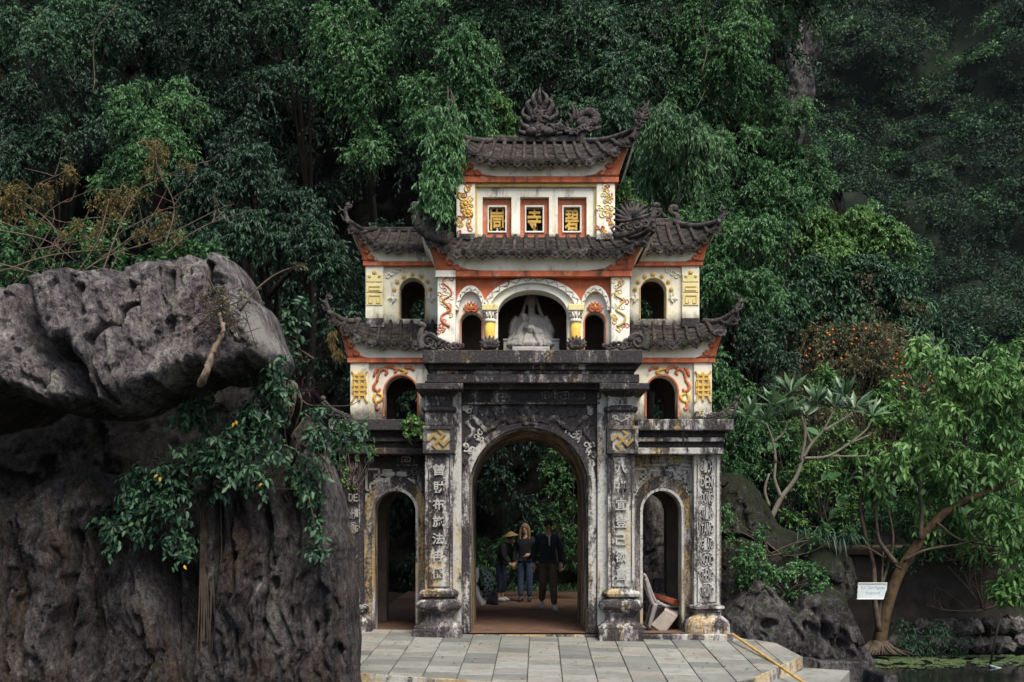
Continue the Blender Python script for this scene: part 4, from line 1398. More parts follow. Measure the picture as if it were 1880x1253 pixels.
# ridge carving: flaming pearl shield and coiled dragon
yq = 1.28
q = lambda a, b, d=0.0: (X(a, yq), yq - d, Z(b, yq))
m = MB()
m.ball(q(991, 230), (.20, .13, .26), 14, 10)
m.ball(q(991, 210), (.12, .12, .14), 12, 8)
for (a, b, c, d, e, f, r_) in ((978, 215, 968, 195, 984, 182, .05), (1004, 215, 1014, 195, 1000, 180, .05), (986, 205, 978, 185, 986, 166, .045), (996, 205, 1004, 185, 994, 168, .045), (991, 195, 990, 180, 991, 163, .04), (975, 225, 960, 215, 962, 200, .045), (1008, 225, 1022, 214, 1020, 200, .045), (970, 238, 958, 232, 957, 218, .04), (1010, 238, 1026, 232, 1030, 220, .04), (966, 248, 955, 246, 954, 238, .035), (1016, 248, 1030, 248, 1036, 240, .035)):
    pts = curve_pts([q(a, b, .05), q(c, d, .09), q(e, f, .04)], 6)
    m.tube(pts, taper(len(pts), r_ * 1.2, .008), 7, flat=.8)
for k in range(14):
    a = RG.uniform(0, 6.28)
    r_ = RG.uniform(.05, .17)
    m.tube(spiral(q(991, 0)[0] + r_ * math.cos(a), q(0, 229)[2] + r_ * 1.2 * math.sin(a), .06, .012, a, 1.2, yq - .14 + .25 * r_, 12), taper(13, .026, .014), 6)
for s in (-1, 1):
    m.ball((q(991, 0)[0] + s * .065, yq - .13, q(0, 222)[2]), .035, 8, 6)
    m.ball((q(991, 0)[0] + s * .13, yq - .08, q(0, 246)[2]), (.10, .08, .07), 8, 6)
m.build('ridge_shield', M['orn'], rA, smooth=True)
m = MB()
pts = curve_pts([q(1012, 250), q(1030, 238), q(1044, 246), q(1056, 250), q(1068, 240), q(1078, 230), q(1090, 226), q(1093, 214), q(1084, 206), q(1074, 207), q(1066, 212)], 6)
m.tube(pts, [.055 + .03 * math.sin(math.pi * i / len(pts)) + .008 * math.cos(i * 2.1) for i in range(len(pts))], 8, flat=.9)
m.ball(q(1070, 226), (.12, .09, .10), 10, 7)
pts = curve_pts([q(1086, 236), q(1098, 236), q(1103, 232)], 4)
m.tube(pts, taper(len(pts), .05, .02), 7)
for (a, b, c, d) in ((1052, 222, 1049, 190), (1056, 220, 1058, 198), (1048, 226, 1040, 205), (1062, 218, 1066, 203), (1028, 238, 1024, 222), (1040, 240, 1038, 226), (1076, 206, 1080, 199), (1088, 208, 1096, 201)):
    m.tube(curve_pts([q(a, b), q((a + c) / 2 + 3, (b + d) / 2, .04), q(c, d)], 4), taper(9, .042, .006), 6)
for k in range(10):
    m.tube(spiral(q(1020 + k * 7, 0)[0], q(0, 243 - 4 * math.sin(k))[2], .05, .012, k, 1.2, yq - .1, 12), taper(13, .024, .012), 6)
m.build('ridge_dragon', M['orn'], rA, smooth=True)

# ------------------------------------------------------------------ ledge ornaments in front of the niche
yl = -.22
q = lambda a, b, d=0.0: (X(a, yl), yl - d, Z(b, yl))
for s, base in ((-1, 772), (1, 1186)):
    m = MB()
    m.tube(curve_pts([q(base - s * 2, 642), q(base + s * 1, 622), q(base - s * 2, 606), q(base - s * 6, 598), q(base - s * 1, 594)], 6), taper(25, .055, .03), 8, flat=.8)
    m.ball(q(base - s * 2, 597), (.06, .05, .05), 8, 6)
    m.tube(spiral(q(base - s * 15, 0)[0], q(0, 628)[2], .13, .02, 0 if s < 0 else math.pi, -s * 1.6, yl, 22), taper(23, .035, .02), 7)
    for k in range(6):
        m.tube(spiral(q(base - s * (24 + k * 9), 0)[0], q(0, 632 + k * 1.2)[2], .09 - .009 * k, .014, k * 1.7, s * 1.2, yl - .01 * k, 14), taper(15, .026, .014), 6)
    m.tube(curve_pts([q(base - s * 8, 610), q(base - s * 26, 622), q(base - s * 48, 636), q(base - s * 62, 636)], 5), taper(16, .03, .02), 7)
    m.tube(curve_pts([q(base - s * 56, 640), q(base - s * 62, 632), q(base - s * 72, 640), q(base - s * 78, 636), q(base - s * 77, 631)], 5), taper(21, .035, .02), 7)
    m.build('ledge_scroll', M['orn'], gate, smooth=True)
for cxp in (899, 1058):
    m = MB()
    for (ang, ln) in ((90, .16), (68, .16), (112, .16), (45, .17), (135, .17), (25, .17), (155, .17), (8, .15), (172, .15)):
        a = R(ang)
        b0_ = np.array(q(cxp, 639))
        d_ = np.array((math.cos(a), 0, math.sin(a)))
        m.tube([b0_, b0_ + d_ * ln * .55 + np.array((0, -.05, 0)), b0_ + d_ * ln + np.array((0, -.03, .015))], [.02, .04, .006], 7)
    m.ball(q(cxp, 637), (.09, .07, .035), 10, 6)
    m.build('stone_lotus', M['orn'], gate, smooth=True)
# ledge ornaments on the side cornices
yl = .12
q = lambda a, b, d=0.0: (X(a, yl), yl - d, Z(b, yl))
for s, base in ((1, 1346), (-1, 600)):
    m = MB()
    m.tube([q(base, 770), q(base + s * 4, 752), q(base + s * 7, 736)], [.028, .024, .02], 7)
    m.ball(q(base + s * 7, 732), .045, 8, 6)
    m.tube(curve_pts([q(base + s * 5, 736), q(base - s * 12, 752), q(base - s * 34, 764), q(base - s * 48, 768)], 5), taper(16, .022, .016), 6)
    for k in range(6):
        m.tube(spiral(q(base - s * (4 + k * 8), 0)[0], q(0, 757 + k * 1.8)[2], .07 - .006 * k, .012, 1 + k, s * 1.2, yl, 12), taper(13, .02, .01), 6)
    m.build('ledge_scroll', M['orn'], gate, smooth=True)
yl = .5
for s, a0 in ((1, 1276),):
    m = MB()
    for k in range(5):
        m.tube(spiral(X(a0 + 4 + k * 8, yl), Z(762 - 2 * (k % 2), yl), .05, .01, k, 1.2, yl, 12), taper(13, .02, .01), 6)
    m.build('ledge_scroll', M['stone'], gate, smooth=True)
flush_glyphs()
# ------------------------------------------------------------------ ground, paving, pond
M['slab'] = None
t = NT('paving_stone')
p = t.pos()
oi = t.n('ShaderNodeObjectInfo').outputs['Random']
n1 = t.noise(p, 2.2, 6, .65)
n2 = t.noise(p, 30, 5, .7)
c = t.ramp(oi, [(0, (.13, .135, .122)), (.4, (.205, .21, .186)), (.75, (.27, .272, .243)), (1, (.22, .20, .162))])
c = t.mix(1.0, c, t.ramp(t.math('ADD', t.math('MULTIPLY', n1, .6), t.math('MULTIPLY', n2, .4)), [(.3, .62), (.55, 1.0), (.75, 1.12)]), 'MULTIPLY')
st = t.ramp(t.noise(p, 4.5, 8, .75, .4), [(.50, 0), (.66, 1)])
c = t.mix(t.math('MULTIPLY', st, .6), c, (.10, .085, .062))
M['slab'] = t.done(c, .62, t.bump(t.math('ADD', n1, n2), .25, .008), .35)
M['mortar'] = mat_plain('dark_joint', (.10, .092, .08), .95, .5, 14, .2, .5)
M['curb'] = mat_stone('curb_stone', .28, .55, .55, 31.0)
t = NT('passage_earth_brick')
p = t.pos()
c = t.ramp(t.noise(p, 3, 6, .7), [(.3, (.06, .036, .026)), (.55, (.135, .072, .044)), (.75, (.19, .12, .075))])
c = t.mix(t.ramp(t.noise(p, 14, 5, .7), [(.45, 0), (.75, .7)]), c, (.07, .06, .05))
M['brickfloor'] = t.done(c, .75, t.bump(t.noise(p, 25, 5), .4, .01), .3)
t = NT('earth')
p = t.pos()
c = t.ramp(t.noise(p, 2.5, 7, .7), [(.3, (.018, .016, .011)), (.6, (.05, .042, .027)), (.8, (.085, .07, .045))])
M['earth'] = t.done(c, .95, t.bump(t.noise(p, 12, 6), .8, .05), .15)
t = NT('pond_water')
p = t.pos()
M['water'] = t.done((.010, .012, .009), .06, t.bump(t.noise(p, 5.0, 4, .6), .10, .02), .5)
M['cliff'] = mat_rock('cliff_rock', .012, (1.0, .98, .97), .0, .35, 40.0, .1)  # near-black base stands in for shade between the trees
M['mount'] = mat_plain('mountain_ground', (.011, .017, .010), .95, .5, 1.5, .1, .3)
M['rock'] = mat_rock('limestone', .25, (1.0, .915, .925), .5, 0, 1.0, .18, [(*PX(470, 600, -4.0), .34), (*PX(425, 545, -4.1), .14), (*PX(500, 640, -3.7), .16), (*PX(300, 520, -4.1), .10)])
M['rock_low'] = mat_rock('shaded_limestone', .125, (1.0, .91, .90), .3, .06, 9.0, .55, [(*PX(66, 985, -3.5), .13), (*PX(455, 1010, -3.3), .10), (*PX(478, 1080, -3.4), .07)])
M['rock_out'] = mat_rock('pale_cliff_face', .15, (1, .98, 1.0), .75, .15, 61.0, .05, [(*PX(1448, 88, 9.7), .22), (*PX(1470, 50, 9.7), .12)])
M['rock_dark'] = mat_rock('hollow_shade_rock', .03, (1, .93, .9), .1, 0, 66.0, .2)  # near-black base puts the hollow's shade into the rock
M['rock_moss'] = mat_rock('mossy_limestone', .085, (1, .95, .92), .2, .75, 17.0, .2)
M['rock_fl'] = mat_rock('fluted_limestone', .13, (1, .95, .96), .3, .12, 23.0, .15)

gr = MB()
gr.surf(lambda u, v: (-260 + 520 * u, -30 + 330 * v, -1.35), 4, 4)
tag(gr.build('ground', M['earth']), kind='structure')
w = MB()
w.surf(lambda u, v: (-40 + 90 * u, -30 + 33.55 * v, -.72), 2, 2)
tag(w.build('pond_water', M['water']), kind='structure')
# earth behind and under the gate
e = MB()
e.box(-20, 3.1, .25, 2.4, -1.4, -.03)
e.box(-20, 5.0, 2.4, 26, -1.4, -.035)
tag(e.build('earth_ground', M['earth']), kind='structure')
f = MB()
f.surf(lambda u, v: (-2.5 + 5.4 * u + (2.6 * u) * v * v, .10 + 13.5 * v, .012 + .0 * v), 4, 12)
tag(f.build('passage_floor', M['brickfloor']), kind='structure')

TA, TB, TC = -.03, .063, -.02


def on_terrace(px, py):
    k, m = (py - HY) / F, (px - HX) / F
    d = (CZ - TA + TB * D0) / (k + TB + TC * m)
    return (m * d, d - D0)


def tz(x, y):
    return TA + TB * y + TC * x


def clip_poly(poly, clip):
    out = poly
    n = len(clip)
    for i in range(n):
        a, b = clip[i], clip[(i + 1) % n]
        inp, out = out, []
        if not inp:
            break
        def side(p):
            return (b[0] - a[0]) * (p[1] - a[1]) - (b[1] - a[1]) * (p[0] - a[0])
        for j in range(len(inp)):
            p, q = inp[j], inp[(j + 1) % len(inp)]
            sp, sq = side(p), side(q)
            if sp >= 0:
                out.append(p)
            if (sp >= 0) != (sq >= 0):
                tt = sp / (sp - sq)
                out.append((p[0] + (q[0] - p[0]) * tt, p[1] + (q[1] - p[1]) * tt))
    return out


# terrace outline (counter-clockwise seen from above)
fl = on_terrace(560, 1229)
fr1, fr2 = on_terrace(910, 1252), on_terrace(1300, 1262)
e1, e2, e3 = on_terrace(1384, 1244), on_terrace(1471, 1205), on_terrace(1425, 1181)
TERR = [fl, fr1, fr2, e1, e2, e3, (X(1352, .3), .38), (-4.2, .38)]
base = MB()
nT = len(TERR)
vs = [(x, y, tz(x, y) - .022) for x, y in TERR] + [(x, y, -1.3) for x, y in TERR]
base.add(vs, [tuple(range(nT))] + [(i, i + nT, (i + 1) % nT + nT, (i + 1) % nT) for i in range(nT)])
terr = tag(base.build('paved_terrace', M['mortar']), kind='structure')
a0 = math.atan2(50, F)
ca, sa = math.cos(a0), math.sin(a0)
TW, TD = .415, .335
for i in range(-13, 14):
    for j in range(-12, 3):
        off = 0.0
        x0_, x1_ = i * TW + .006 + .62 * TW, (i + 1) * TW - .006 + .62 * TW
        dj = RG.normal(0, .012)
        y0_, y1_ = j * TD + .005 + (i % 2) * .11 + dj * .3, (j + 1) * TD - .005 + (i % 2) * .11 + dj * .3
        quad = [(x * ca + y * sa, -x * sa + y * ca) for x, y in ((x0_, y0_), (x1_, y0_), (x1_, y1_), (x0_, y1_))]
        pl = clip_poly(quad, TERR)
        if len(pl) < 3:
            continue
        ar = abs(sum(pl[q][0] * pl[(q + 1) % len(pl)][1] - pl[(q + 1) % len(pl)][0] * pl[q][1] for q in range(len(pl)))) / 2
        if ar < .006:
            continue
        cx_, cy_ = sum(q[0] for q in pl) / len(pl), sum(q[1] for q in pl) / len(pl)
        pxl = HX + cx_ / (cy_ + D0) * F
        if pxl < 600:
            continue
        tx_, ty_, dz = RG.normal(0, .004), RG.normal(0, .006), RG.normal(0, .002)
        m = MB()
        n_ = len(pl)
        top = [(x, y, tz(x, y) + dz + tx_ * (x - cx_) + ty_ * (y - cy_)) for x, y in pl]
        bot = [(x, y, tz(x, y) - .03) for x, y in pl]
        m.add(top + bot, [tuple(range(n_))] + [(q, q + n_, (q + 1) % n_ + n_, (q + 1) % n_) for q in range(n_)])
        m.build('paving_slab', M['slab'], terr, bevel=.004, seg=1)
# lower curb along the front left and the step down on the right
for (a, b, c, d, zt, zb) in (((690, 1243), (905, 1256), (905, 1300), (690, 1290), -.10, -.6),):
    pts = [on_terrace(*q) for q in (a, b, c, d)]
    for k in range(3):
        x0_, x1_ = pts[0][0] + (pts[1][0] - pts[0][0]) * k / 3 + .01, pts[0][0] + (pts[1][0] - pts[0][0]) * (k + 1) / 3 - .01
        yy0 = pts[0][1] + (pts[1][1] - pts[0][1]) * k / 3 - .03
        m = MB().box(x0_, x1_, yy0 - .5, yy0, -.8, tz(x0_, yy0) - .05 - .012 * k)
        m.build('curb_stone', M['curb'], terr, bevel=.03)
ed = MB()
for (p, q) in ((fl, fr1), (fr1, fr2), (e1, e2)):
    ed.bar((p[0], p[1], tz(*p) - .085), (q[0], q[1], tz(*q) - .085), .16, .05)
ed.build('terrace_edge', M['curb'], terr)
ls = MB()
lp = [PX(1436, 1253, 0), ]
def at_z(px, py, z):
    d = (CZ - z) * F / (py - HY)
    return ((px - HX) / F * d, d - D0)
zl = -.36
pts = [at_z(*q, zl) for q in ((1473, 1226), (1560, 1231), (1520, 1275), (1330, 1275), (1384, 1252))]
m = MB().add([(x, y, zl) for x, y in pts] + [(x, y, -1.3) for x, y in pts], [(4, 3, 2, 1, 0)] + [(i, (i + 1) % 5, (i + 1) % 5 + 5, i + 5) for i in range(5)])
m.build('lower_step', M['slab'], terr, bevel=.01)
# stone curb blocks by the pond
for (a, b, c, d, zt) in ((1472, 1502, 1208, 1215, -.30), (1504, 1597, 1212, 1222, -.34)):
    p0_, p1_ = at_z(a, c, zt), at_z(b, d, zt)
    m = MB()
    yf = p0_[1] - .12
    m.box(X(a, yf), X(b, yf), yf, yf + .26, -1.2, zt)
    o = m.build('stone_block', M['rock_fl'], None, bevel=.03)
    tag(o, 'long weathered stone block lying along the pond edge' if b > 1560 else 'short grey stone block beside the terrace corner', 'stone block', 'stone blocks at the pond edge')
p0_ = at_z(1580, 1222, -.42)
o = MB().box(X(1580, p0_[1]), X(1606, p0_[1]), p0_[1] - .9, p0_[1], -1.2, -.42).build('stone_block', M['rock_fl'], None, bevel=.04)
tag(o, 'upright stone block standing in the pond at the end of the curb', 'stone block', 'stone blocks at the pond edge')


# ------------------------------------------------------------------ rocks
def rock(name, outline, ym, df, dbk, rr, cell, mat, seed=0, amp=.10, freq=1.6, flute=0.0, cracks=(), pits=(), tilt=(0, 0), label=None, cat='boulder', jag=.03, kind=None, lobes=(), az=.62):
    """Weathered rock: silhouette at depth ym, bulging df towards the viewer and dbk away, with noise relief, karst flutes, cracks and pits."""
    P = np.array([(X(a, ym), Z(b, ym)) for a, b in outline])
    # subdivide and roughen the silhouette
    Q = []
    for i in range(len(P)):
        a, b = P[i], P[(i + 1) % len(P)]
        n_ = max(1, int(np.linalg.norm(b - a) / (cell * 2.2)))
        for k in range(n_):
            Q.append(a + (b - a) * k / n_)
    Q = np.array(Q)
    jj = np.stack([fbm(np.c_[Q * 3.1, np.full(len(Q), seed + 3.3)], 4), fbm(np.c_[Q * 3.1, np.full(len(Q), seed + 9.1)], 4)], 1)
    Q = Q + jj * jag
    x0_, z0_ = Q.min(0) - cell * 1.5
    x1_, z1_ = Q.max(0) + cell * 1.5
    nx, nz = int((x1_ - x0_) / cell) + 1, int((z1_ - z0_) / cell) + 1
    gx, gz = np.meshgrid(x0_ + np.arange(nx) * cell, z0_ + np.arange(nz) * cell, indexing='ij')
    G = np.c_[gx.ravel(), gz.ravel()]
    A, B = Q, np.roll(Q, -1, 0)
    best = np.full(len(G), 1e9)
    near = np.zeros_like(G)
    ins = np.zeros(len(G), bool)
    for a, b in zip(A, B):
        ab = b - a
        tt = np.clip(((G - a) @ ab) / (ab @ ab + 1e-12), 0, 1)
        pr = a + tt[:, None] * ab
        d = np.hypot(*(G - pr).T)
        msk = d < best
        best[msk] = d[msk]
        near[msk] = pr[msk]
        cond = ((a[1] > G[:, 1]) != (b[1] > G[:, 1])) & (G[:, 0] < (b[0] - a[0]) * (G[:, 1] - a[1]) / (b[1] - a[1] + 1e-12) + a[0])
        ins ^= cond
    sd = np.where(ins, best, -best)
    keep_q = []
    I = np.arange(nx * nz).reshape(nx, nz)
    q = np.stack([I[:-1, :-1], I[1:, :-1], I[1:, 1:], I[:-1, 1:]], -1).reshape(-1, 4)
    q = q[(ins[q]).any(1)]
    xy = np.where(ins[:, None], G, near)
    d = np.where(ins, best, 0)
    used = np.unique(q)
    re = np.full(nx * nz, -1)
    re[used] = np.arange(len(used))
    xy, d = xy[used], d[used]
    q = re[q]
    prof = np.sqrt(np.clip(1 - (1 - np.clip(d / rr, 0, 1)) ** 2, 0, 1))
    ed = np.clip(d / (cell * 4), 0, 1)
    pp = np.c_[xy[:, 0], np.full(len(xy), seed * 7.7), xy[:, 1]]
    wv = np.stack([fbm(pp * 1.1 + 31, 3), fbm(pp * 1.1 + 57, 3)], 1) * .18
    pw = pp.copy()
    pw[:, 0] += wv[:, 0]
    pw[:, 2] += wv[:, 1]
    if mat.name.startswith('shaded'):
        az = .30
    pw[:, 2] *= az
    rel = amp * 1.05 * (fbm(pw * freq, 7, gain=.56) * .8 + (fbm(pw * freq * .8 + 11, 6, ridged=True, gain=.55) - .9) * .75)
    w2 = np.stack([fbm(pw * 2.2 + 91, 4), fbm(pw * 2.2 + 47, 4)], 1) * .16
    p2 = pw[:, [0, 2]] + w2
    rel = rel * .40 + amp * (facets(p2, 1.7, seed, .40, .55 * .6) * 1.6 + facets(p2 + 5.3, 4.1, seed + 3, .45, .22) + facets(p2 + 1.7, 9.5, seed + 5, .4, .12))
    rel = rel + amp * .16 * fbm(pw * 13, 4, gain=.65)
    if flute:
        fx = pw * np.array((3.4, 1, .45 / az))
        rel = rel + flute * (fbm(fx, 4, ridged=True, gain=.45) - .9)
        fx2 = pw * np.array((1.3, 1, .30 / az)) + 5
        rel = rel + flute * 1.3 * fbm(fx2, 2)
        rel = rel + flute * .38 * (fbm(pw * np.array((9.0, 1, .55 / az)), 4, ridged=True, gain=.55) - .9)
    for (pl, wdt, dep) in cracks:
        yft = ym - .8 * df
        C = np.array([(X(a, yft), Z(b, yft)) for a, b in pl])
        bd = np.full(len(xy), 1e9)
        wob = xy + wv * .35
        for a, b in zip(C[:-1], C[1:]):
            ab = b - a
            tt = np.clip(((wob - a) @ ab) / (ab @ ab), 0, 1)
            bd = np.minimum(bd, np.hypot(*(wob - (a + tt[:, None] * ab)).T))
        rel = rel - dep * np.exp(-(bd / wdt) ** 2)
    for (a, b, ra, rb, dep) in pits:
        yft = ym - .8 * df
        e_ = ((xy[:, 0] - X(a, yft)) / (ra / F * (D0 + yft))) ** 2 + ((xy[:, 1] - Z(b, yft)) / (rb / F * (D0 + yft))) ** 2
        rel = rel - dep * np.exp(-e_ ** 2)
    for (a, b, ra, rb, dep) in lobes:
        yft = ym - .8 * df
        e_ = ((xy[:, 0] - X(a, yft)) / (ra / F * (D0 + yft))) ** 2 + ((xy[:, 1] - Z(b, yft)) / (rb / F * (D0 + yft))) ** 2
        rel = rel + dep * np.exp(-e_)
    rel = rel + RG.normal(0, .0035 if cell < .03 else 0, len(xy))
    tl_ = tilt[0] * (xy[:, 0] - xy[:, 0].mean()) + tilt[1] * (xy[:, 1] - xy[:, 1].mean())
    yf = ym + tl_ - df * prof - rel * ed * 1.0 - rel * .25 * (1 - ed)
    yb = ym + tl_ + dbk * prof * (1 + .3 * fbm(pp * .9 + 77, 2))
    edge0 = d <= 0
    yb[edge0] = yf[edge0]
    V = np.concatenate([np.c_[xy[:, 0], yf, xy[:, 1]], np.c_[xy[:, 0], yb, xy[:, 1]]])
    nV = len(xy)
    Fq = np.concatenate([q, q[:, ::-1] + nV])
    me = np_mesh(name, V, Fq, mat, None, cell > .03)
    o = link(name, me)
    return tag(o, label, cat if label else None, 'limestone rocks beside the gate' if cat == 'boulder' and label else None, kind)


rock('boulder', [(-90, 520), (0, 521), (22, 533), (40, 541), (60, 526), (80, 528), (95, 552), (112, 588), (126, 628), (140, 662), (160, 680), (178, 672), (196, 682), (212, 705), (226, 735), (236, 758), (200, 765), (150, 768), (115, 752), (80, 742), (40, 748), (0, 778), (-90, 800)],
     -3.2, .85, 1.7, .20, .016, M['rock'], 1, .14, 1.7, .05,
     [([(52, 655), (70, 700), (110, 720)], .035, .10), ([(60, 590), (66, 650)], .02, .05), ([(118, 690), (122, 760)], .02, .15)], [(28, 628, 8, 6, .06), (12, 660, 14, 10, .05)], (0, .42),
     'purplish grey overhanging boulder slab at the far left edge', lobes=[(70, 690, 60, 45, .16)])
rock('boulder', [(88, 530), (112, 520), (140, 522), (160, 514), (196, 512), (216, 503), (232, 502), (240, 516), (246, 494), (258, 490), (290, 482), (330, 484), (352, 476), (368, 469), (378, 476), (382, 488), (390, 474), (410, 469), (430, 480), (446, 500), (455, 520), (456, 540), (470, 552), (488, 566), (500, 588), (512, 616), (522, 640), (529, 664), (522, 686), (496, 700), (462, 704), (440, 712), (408, 706), (390, 714), (365, 724), (330, 742), (302, 752), (276, 768), (252, 776), (238, 745), (226, 712), (204, 684), (192, 662), (178, 662), (165, 676), (150, 660), (128, 618), (110, 580)],
     -3.3, .85, .9, .20, .015, M['rock'], 2, .14, 1.7, .06,
     [([(192, 640), (206, 618), (226, 606), (232, 578), (252, 560)], .03, .45), ([(192, 640), (196, 672), (214, 706), (232, 738)], .025, .4), ([(378, 480), (376, 505), (380, 525)], .03, .4), ([(158, 530), (160, 556), (172, 590)], .03, .2),
      ([(310, 500), (306, 560), (320, 610), (318, 640)], .07, .16), ([(255, 540), (268, 580)], .015, .08), ([(400, 640), (440, 600)], .012, .06), ([(240, 520), (236, 545)], .012, .08)],
     [(322, 600, 7, 14, .14), (402, 512, 16, 10, .10), (312, 625, 10, 20, .10), (440, 622, 10, 18, .10)], (.10, .42),
     'large grey overhanging boulder with a jagged top edge and white lichen near its right end', lobes=[(420, 500, 30, 30, .06)])
rock('boulder', [(-120, 640), (100, 600), (380, 620), (440, 680), (470, 735), (510, 800), (570, 900), (610, 1020), (625, 1290), (-120, 1290)], -.3, .3, 1.2, .5, .05, M['rock_dark'], 3, .2, 1.0, 0,
     (), (), (0, .0), 'rock coloured dark as shade at the back of the hollow beneath the overhanging boulders')
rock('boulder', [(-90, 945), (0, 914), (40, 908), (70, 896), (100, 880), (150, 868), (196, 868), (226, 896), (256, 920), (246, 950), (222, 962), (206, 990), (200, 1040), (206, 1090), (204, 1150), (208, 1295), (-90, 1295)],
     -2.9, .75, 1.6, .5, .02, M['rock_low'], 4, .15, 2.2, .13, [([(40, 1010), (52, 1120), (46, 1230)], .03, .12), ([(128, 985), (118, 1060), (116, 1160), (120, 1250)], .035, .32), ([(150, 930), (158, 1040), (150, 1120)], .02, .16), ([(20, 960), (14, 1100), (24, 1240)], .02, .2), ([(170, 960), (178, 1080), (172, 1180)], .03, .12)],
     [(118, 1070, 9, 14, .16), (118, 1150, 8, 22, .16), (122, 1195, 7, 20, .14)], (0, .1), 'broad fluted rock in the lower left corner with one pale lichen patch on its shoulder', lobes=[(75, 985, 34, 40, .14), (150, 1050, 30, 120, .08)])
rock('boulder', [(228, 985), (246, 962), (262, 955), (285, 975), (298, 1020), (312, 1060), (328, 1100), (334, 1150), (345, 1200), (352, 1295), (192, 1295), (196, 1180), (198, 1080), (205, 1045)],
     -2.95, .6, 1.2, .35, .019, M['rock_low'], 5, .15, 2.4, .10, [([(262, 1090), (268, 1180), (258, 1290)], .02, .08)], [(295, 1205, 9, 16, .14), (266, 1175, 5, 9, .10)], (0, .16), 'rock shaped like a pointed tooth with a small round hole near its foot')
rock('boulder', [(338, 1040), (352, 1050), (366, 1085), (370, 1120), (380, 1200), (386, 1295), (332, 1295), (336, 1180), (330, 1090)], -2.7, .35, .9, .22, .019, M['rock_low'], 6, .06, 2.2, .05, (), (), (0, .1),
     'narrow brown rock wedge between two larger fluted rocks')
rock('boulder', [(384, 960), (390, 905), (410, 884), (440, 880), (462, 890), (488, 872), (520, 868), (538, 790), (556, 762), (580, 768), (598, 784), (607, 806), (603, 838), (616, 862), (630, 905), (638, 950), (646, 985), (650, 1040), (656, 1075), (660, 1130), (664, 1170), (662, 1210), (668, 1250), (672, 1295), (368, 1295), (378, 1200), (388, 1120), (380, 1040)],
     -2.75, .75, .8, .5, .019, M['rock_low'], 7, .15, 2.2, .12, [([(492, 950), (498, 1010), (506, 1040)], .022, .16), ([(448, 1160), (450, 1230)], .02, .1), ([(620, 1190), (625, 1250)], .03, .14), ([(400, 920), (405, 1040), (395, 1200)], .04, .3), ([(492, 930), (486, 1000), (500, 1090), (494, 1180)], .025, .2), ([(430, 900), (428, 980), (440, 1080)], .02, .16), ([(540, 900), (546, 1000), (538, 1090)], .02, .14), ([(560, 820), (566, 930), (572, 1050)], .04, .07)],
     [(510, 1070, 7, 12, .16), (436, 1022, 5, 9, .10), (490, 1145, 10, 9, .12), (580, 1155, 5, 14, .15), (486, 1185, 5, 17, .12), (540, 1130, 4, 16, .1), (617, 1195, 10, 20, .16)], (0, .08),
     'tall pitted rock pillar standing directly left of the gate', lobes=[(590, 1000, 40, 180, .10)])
# right-hand rocks
rock('boulder', [(1300, 900), (1320, 876), (1338, 866), (1366, 870), (1384, 884), (1402, 905), (1412, 925), (1430, 960), (1452, 975), (1490, 985), (1530, 1000), (1556, 1022), (1566, 1060), (1556, 1090), (1530, 1130), (1300, 1150)], 1.9, .7, 1.6, .5, .024, M['rock_moss'], 8, .13, 2.0, .06,
     [([(1322, 990), (1370, 985), (1420, 1010)], .03, .15)], (), (0, .25), 'dark mossy rock right of the outer pillar with plants growing over it')
rock('boulder', [(1318, 1140), (1340, 1100), (1368, 1062), (1390, 1050), (1412, 1060), (1430, 1085), (1452, 1110), (1462, 1080), (1490, 1072), (1530, 1078), (1552, 1098), (1566, 1140), (1574, 1180), (1590, 1205), (1584, 1240), (1500, 1240), (1400, 1215), (1330, 1200)], 1.0, .75, 1.2, .45, .018, M['rock_fl'], 9, .10, 2.2, .13,
     [([(1412, 1080), (1440, 1130), (1470, 1180)], .03, .12), ([(1500, 1120), (1520, 1180)], .03, .12)], [(1409, 1146, 14, 10, .22), (1486, 1155, 10, 14, .2), (1512, 1158, 8, 14, .2), (1536, 1180, 8, 7, .12)], (0, .35), 'fluted grey rock with dark holes, sloping down to the pond beside the paving')
rock('boulder', [(1326, 1190), (1332, 1130), (1346, 1120), (1358, 1124), (1372, 1150), (1392, 1178), (1400, 1200)], .45, .18, .4, .15, .018, M['rock_fl'], 10, .05, 2.5, .05, (), (), (0, .2), 'small pointed grey rock leaning at the foot of the outer right pillar')
rock('boulder', [(1172, 890), (1196, 895), (1212, 915), (1226, 950), (1232, 1010), (1236, 1060), (1230, 1130), (1168, 1130)], 4.4, .5, .7, .4, .03, M['rock'], 11, .10, 2.0, .04, (), (), (0, .1), 'pale rock standing behind the gate, seen through the right side arch')

# cliff behind and the far mountain
rock('cliff', [(1396, 40), (1440, 20), (1505, 0), (1498, 50), (1512, 90), (1486, 130), (1494, 180), (1476, 240), (1460, 300), (1400, 300), (1390, 120)], 10.4, .7, 1.5, .5, .05, M['rock_out'], 16, .16, 1.2, .16, (), (), (0, .05), kind='structure')
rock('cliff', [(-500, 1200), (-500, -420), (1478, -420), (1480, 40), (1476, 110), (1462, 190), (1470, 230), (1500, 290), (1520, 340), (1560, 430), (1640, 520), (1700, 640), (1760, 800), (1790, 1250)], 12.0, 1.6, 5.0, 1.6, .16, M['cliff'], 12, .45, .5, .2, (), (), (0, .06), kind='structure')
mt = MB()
mtn = np.array([[(8 + 132 * u, 0, -2 + 95 * v) for v in np.linspace(0, 1, 60)] for u in np.linspace(0, 1, 130)]).reshape(-1, 3)
mtn[:, 1] = 62 + mtn[:, 2] * .62 - (mtn[:, 0] - 10) * .10 + fbm(mtn * .06, 4) * 7 + fbm(mtn * .3 + 9, 3, ridged=True) * 1.2
I = np.arange(130 * 60).reshape(130, 60)
q = np.stack([I[:-1, :-1], I[1:, :-1], I[1:, 1:], I[:-1, 1:]], -1).reshape(-1, 4)
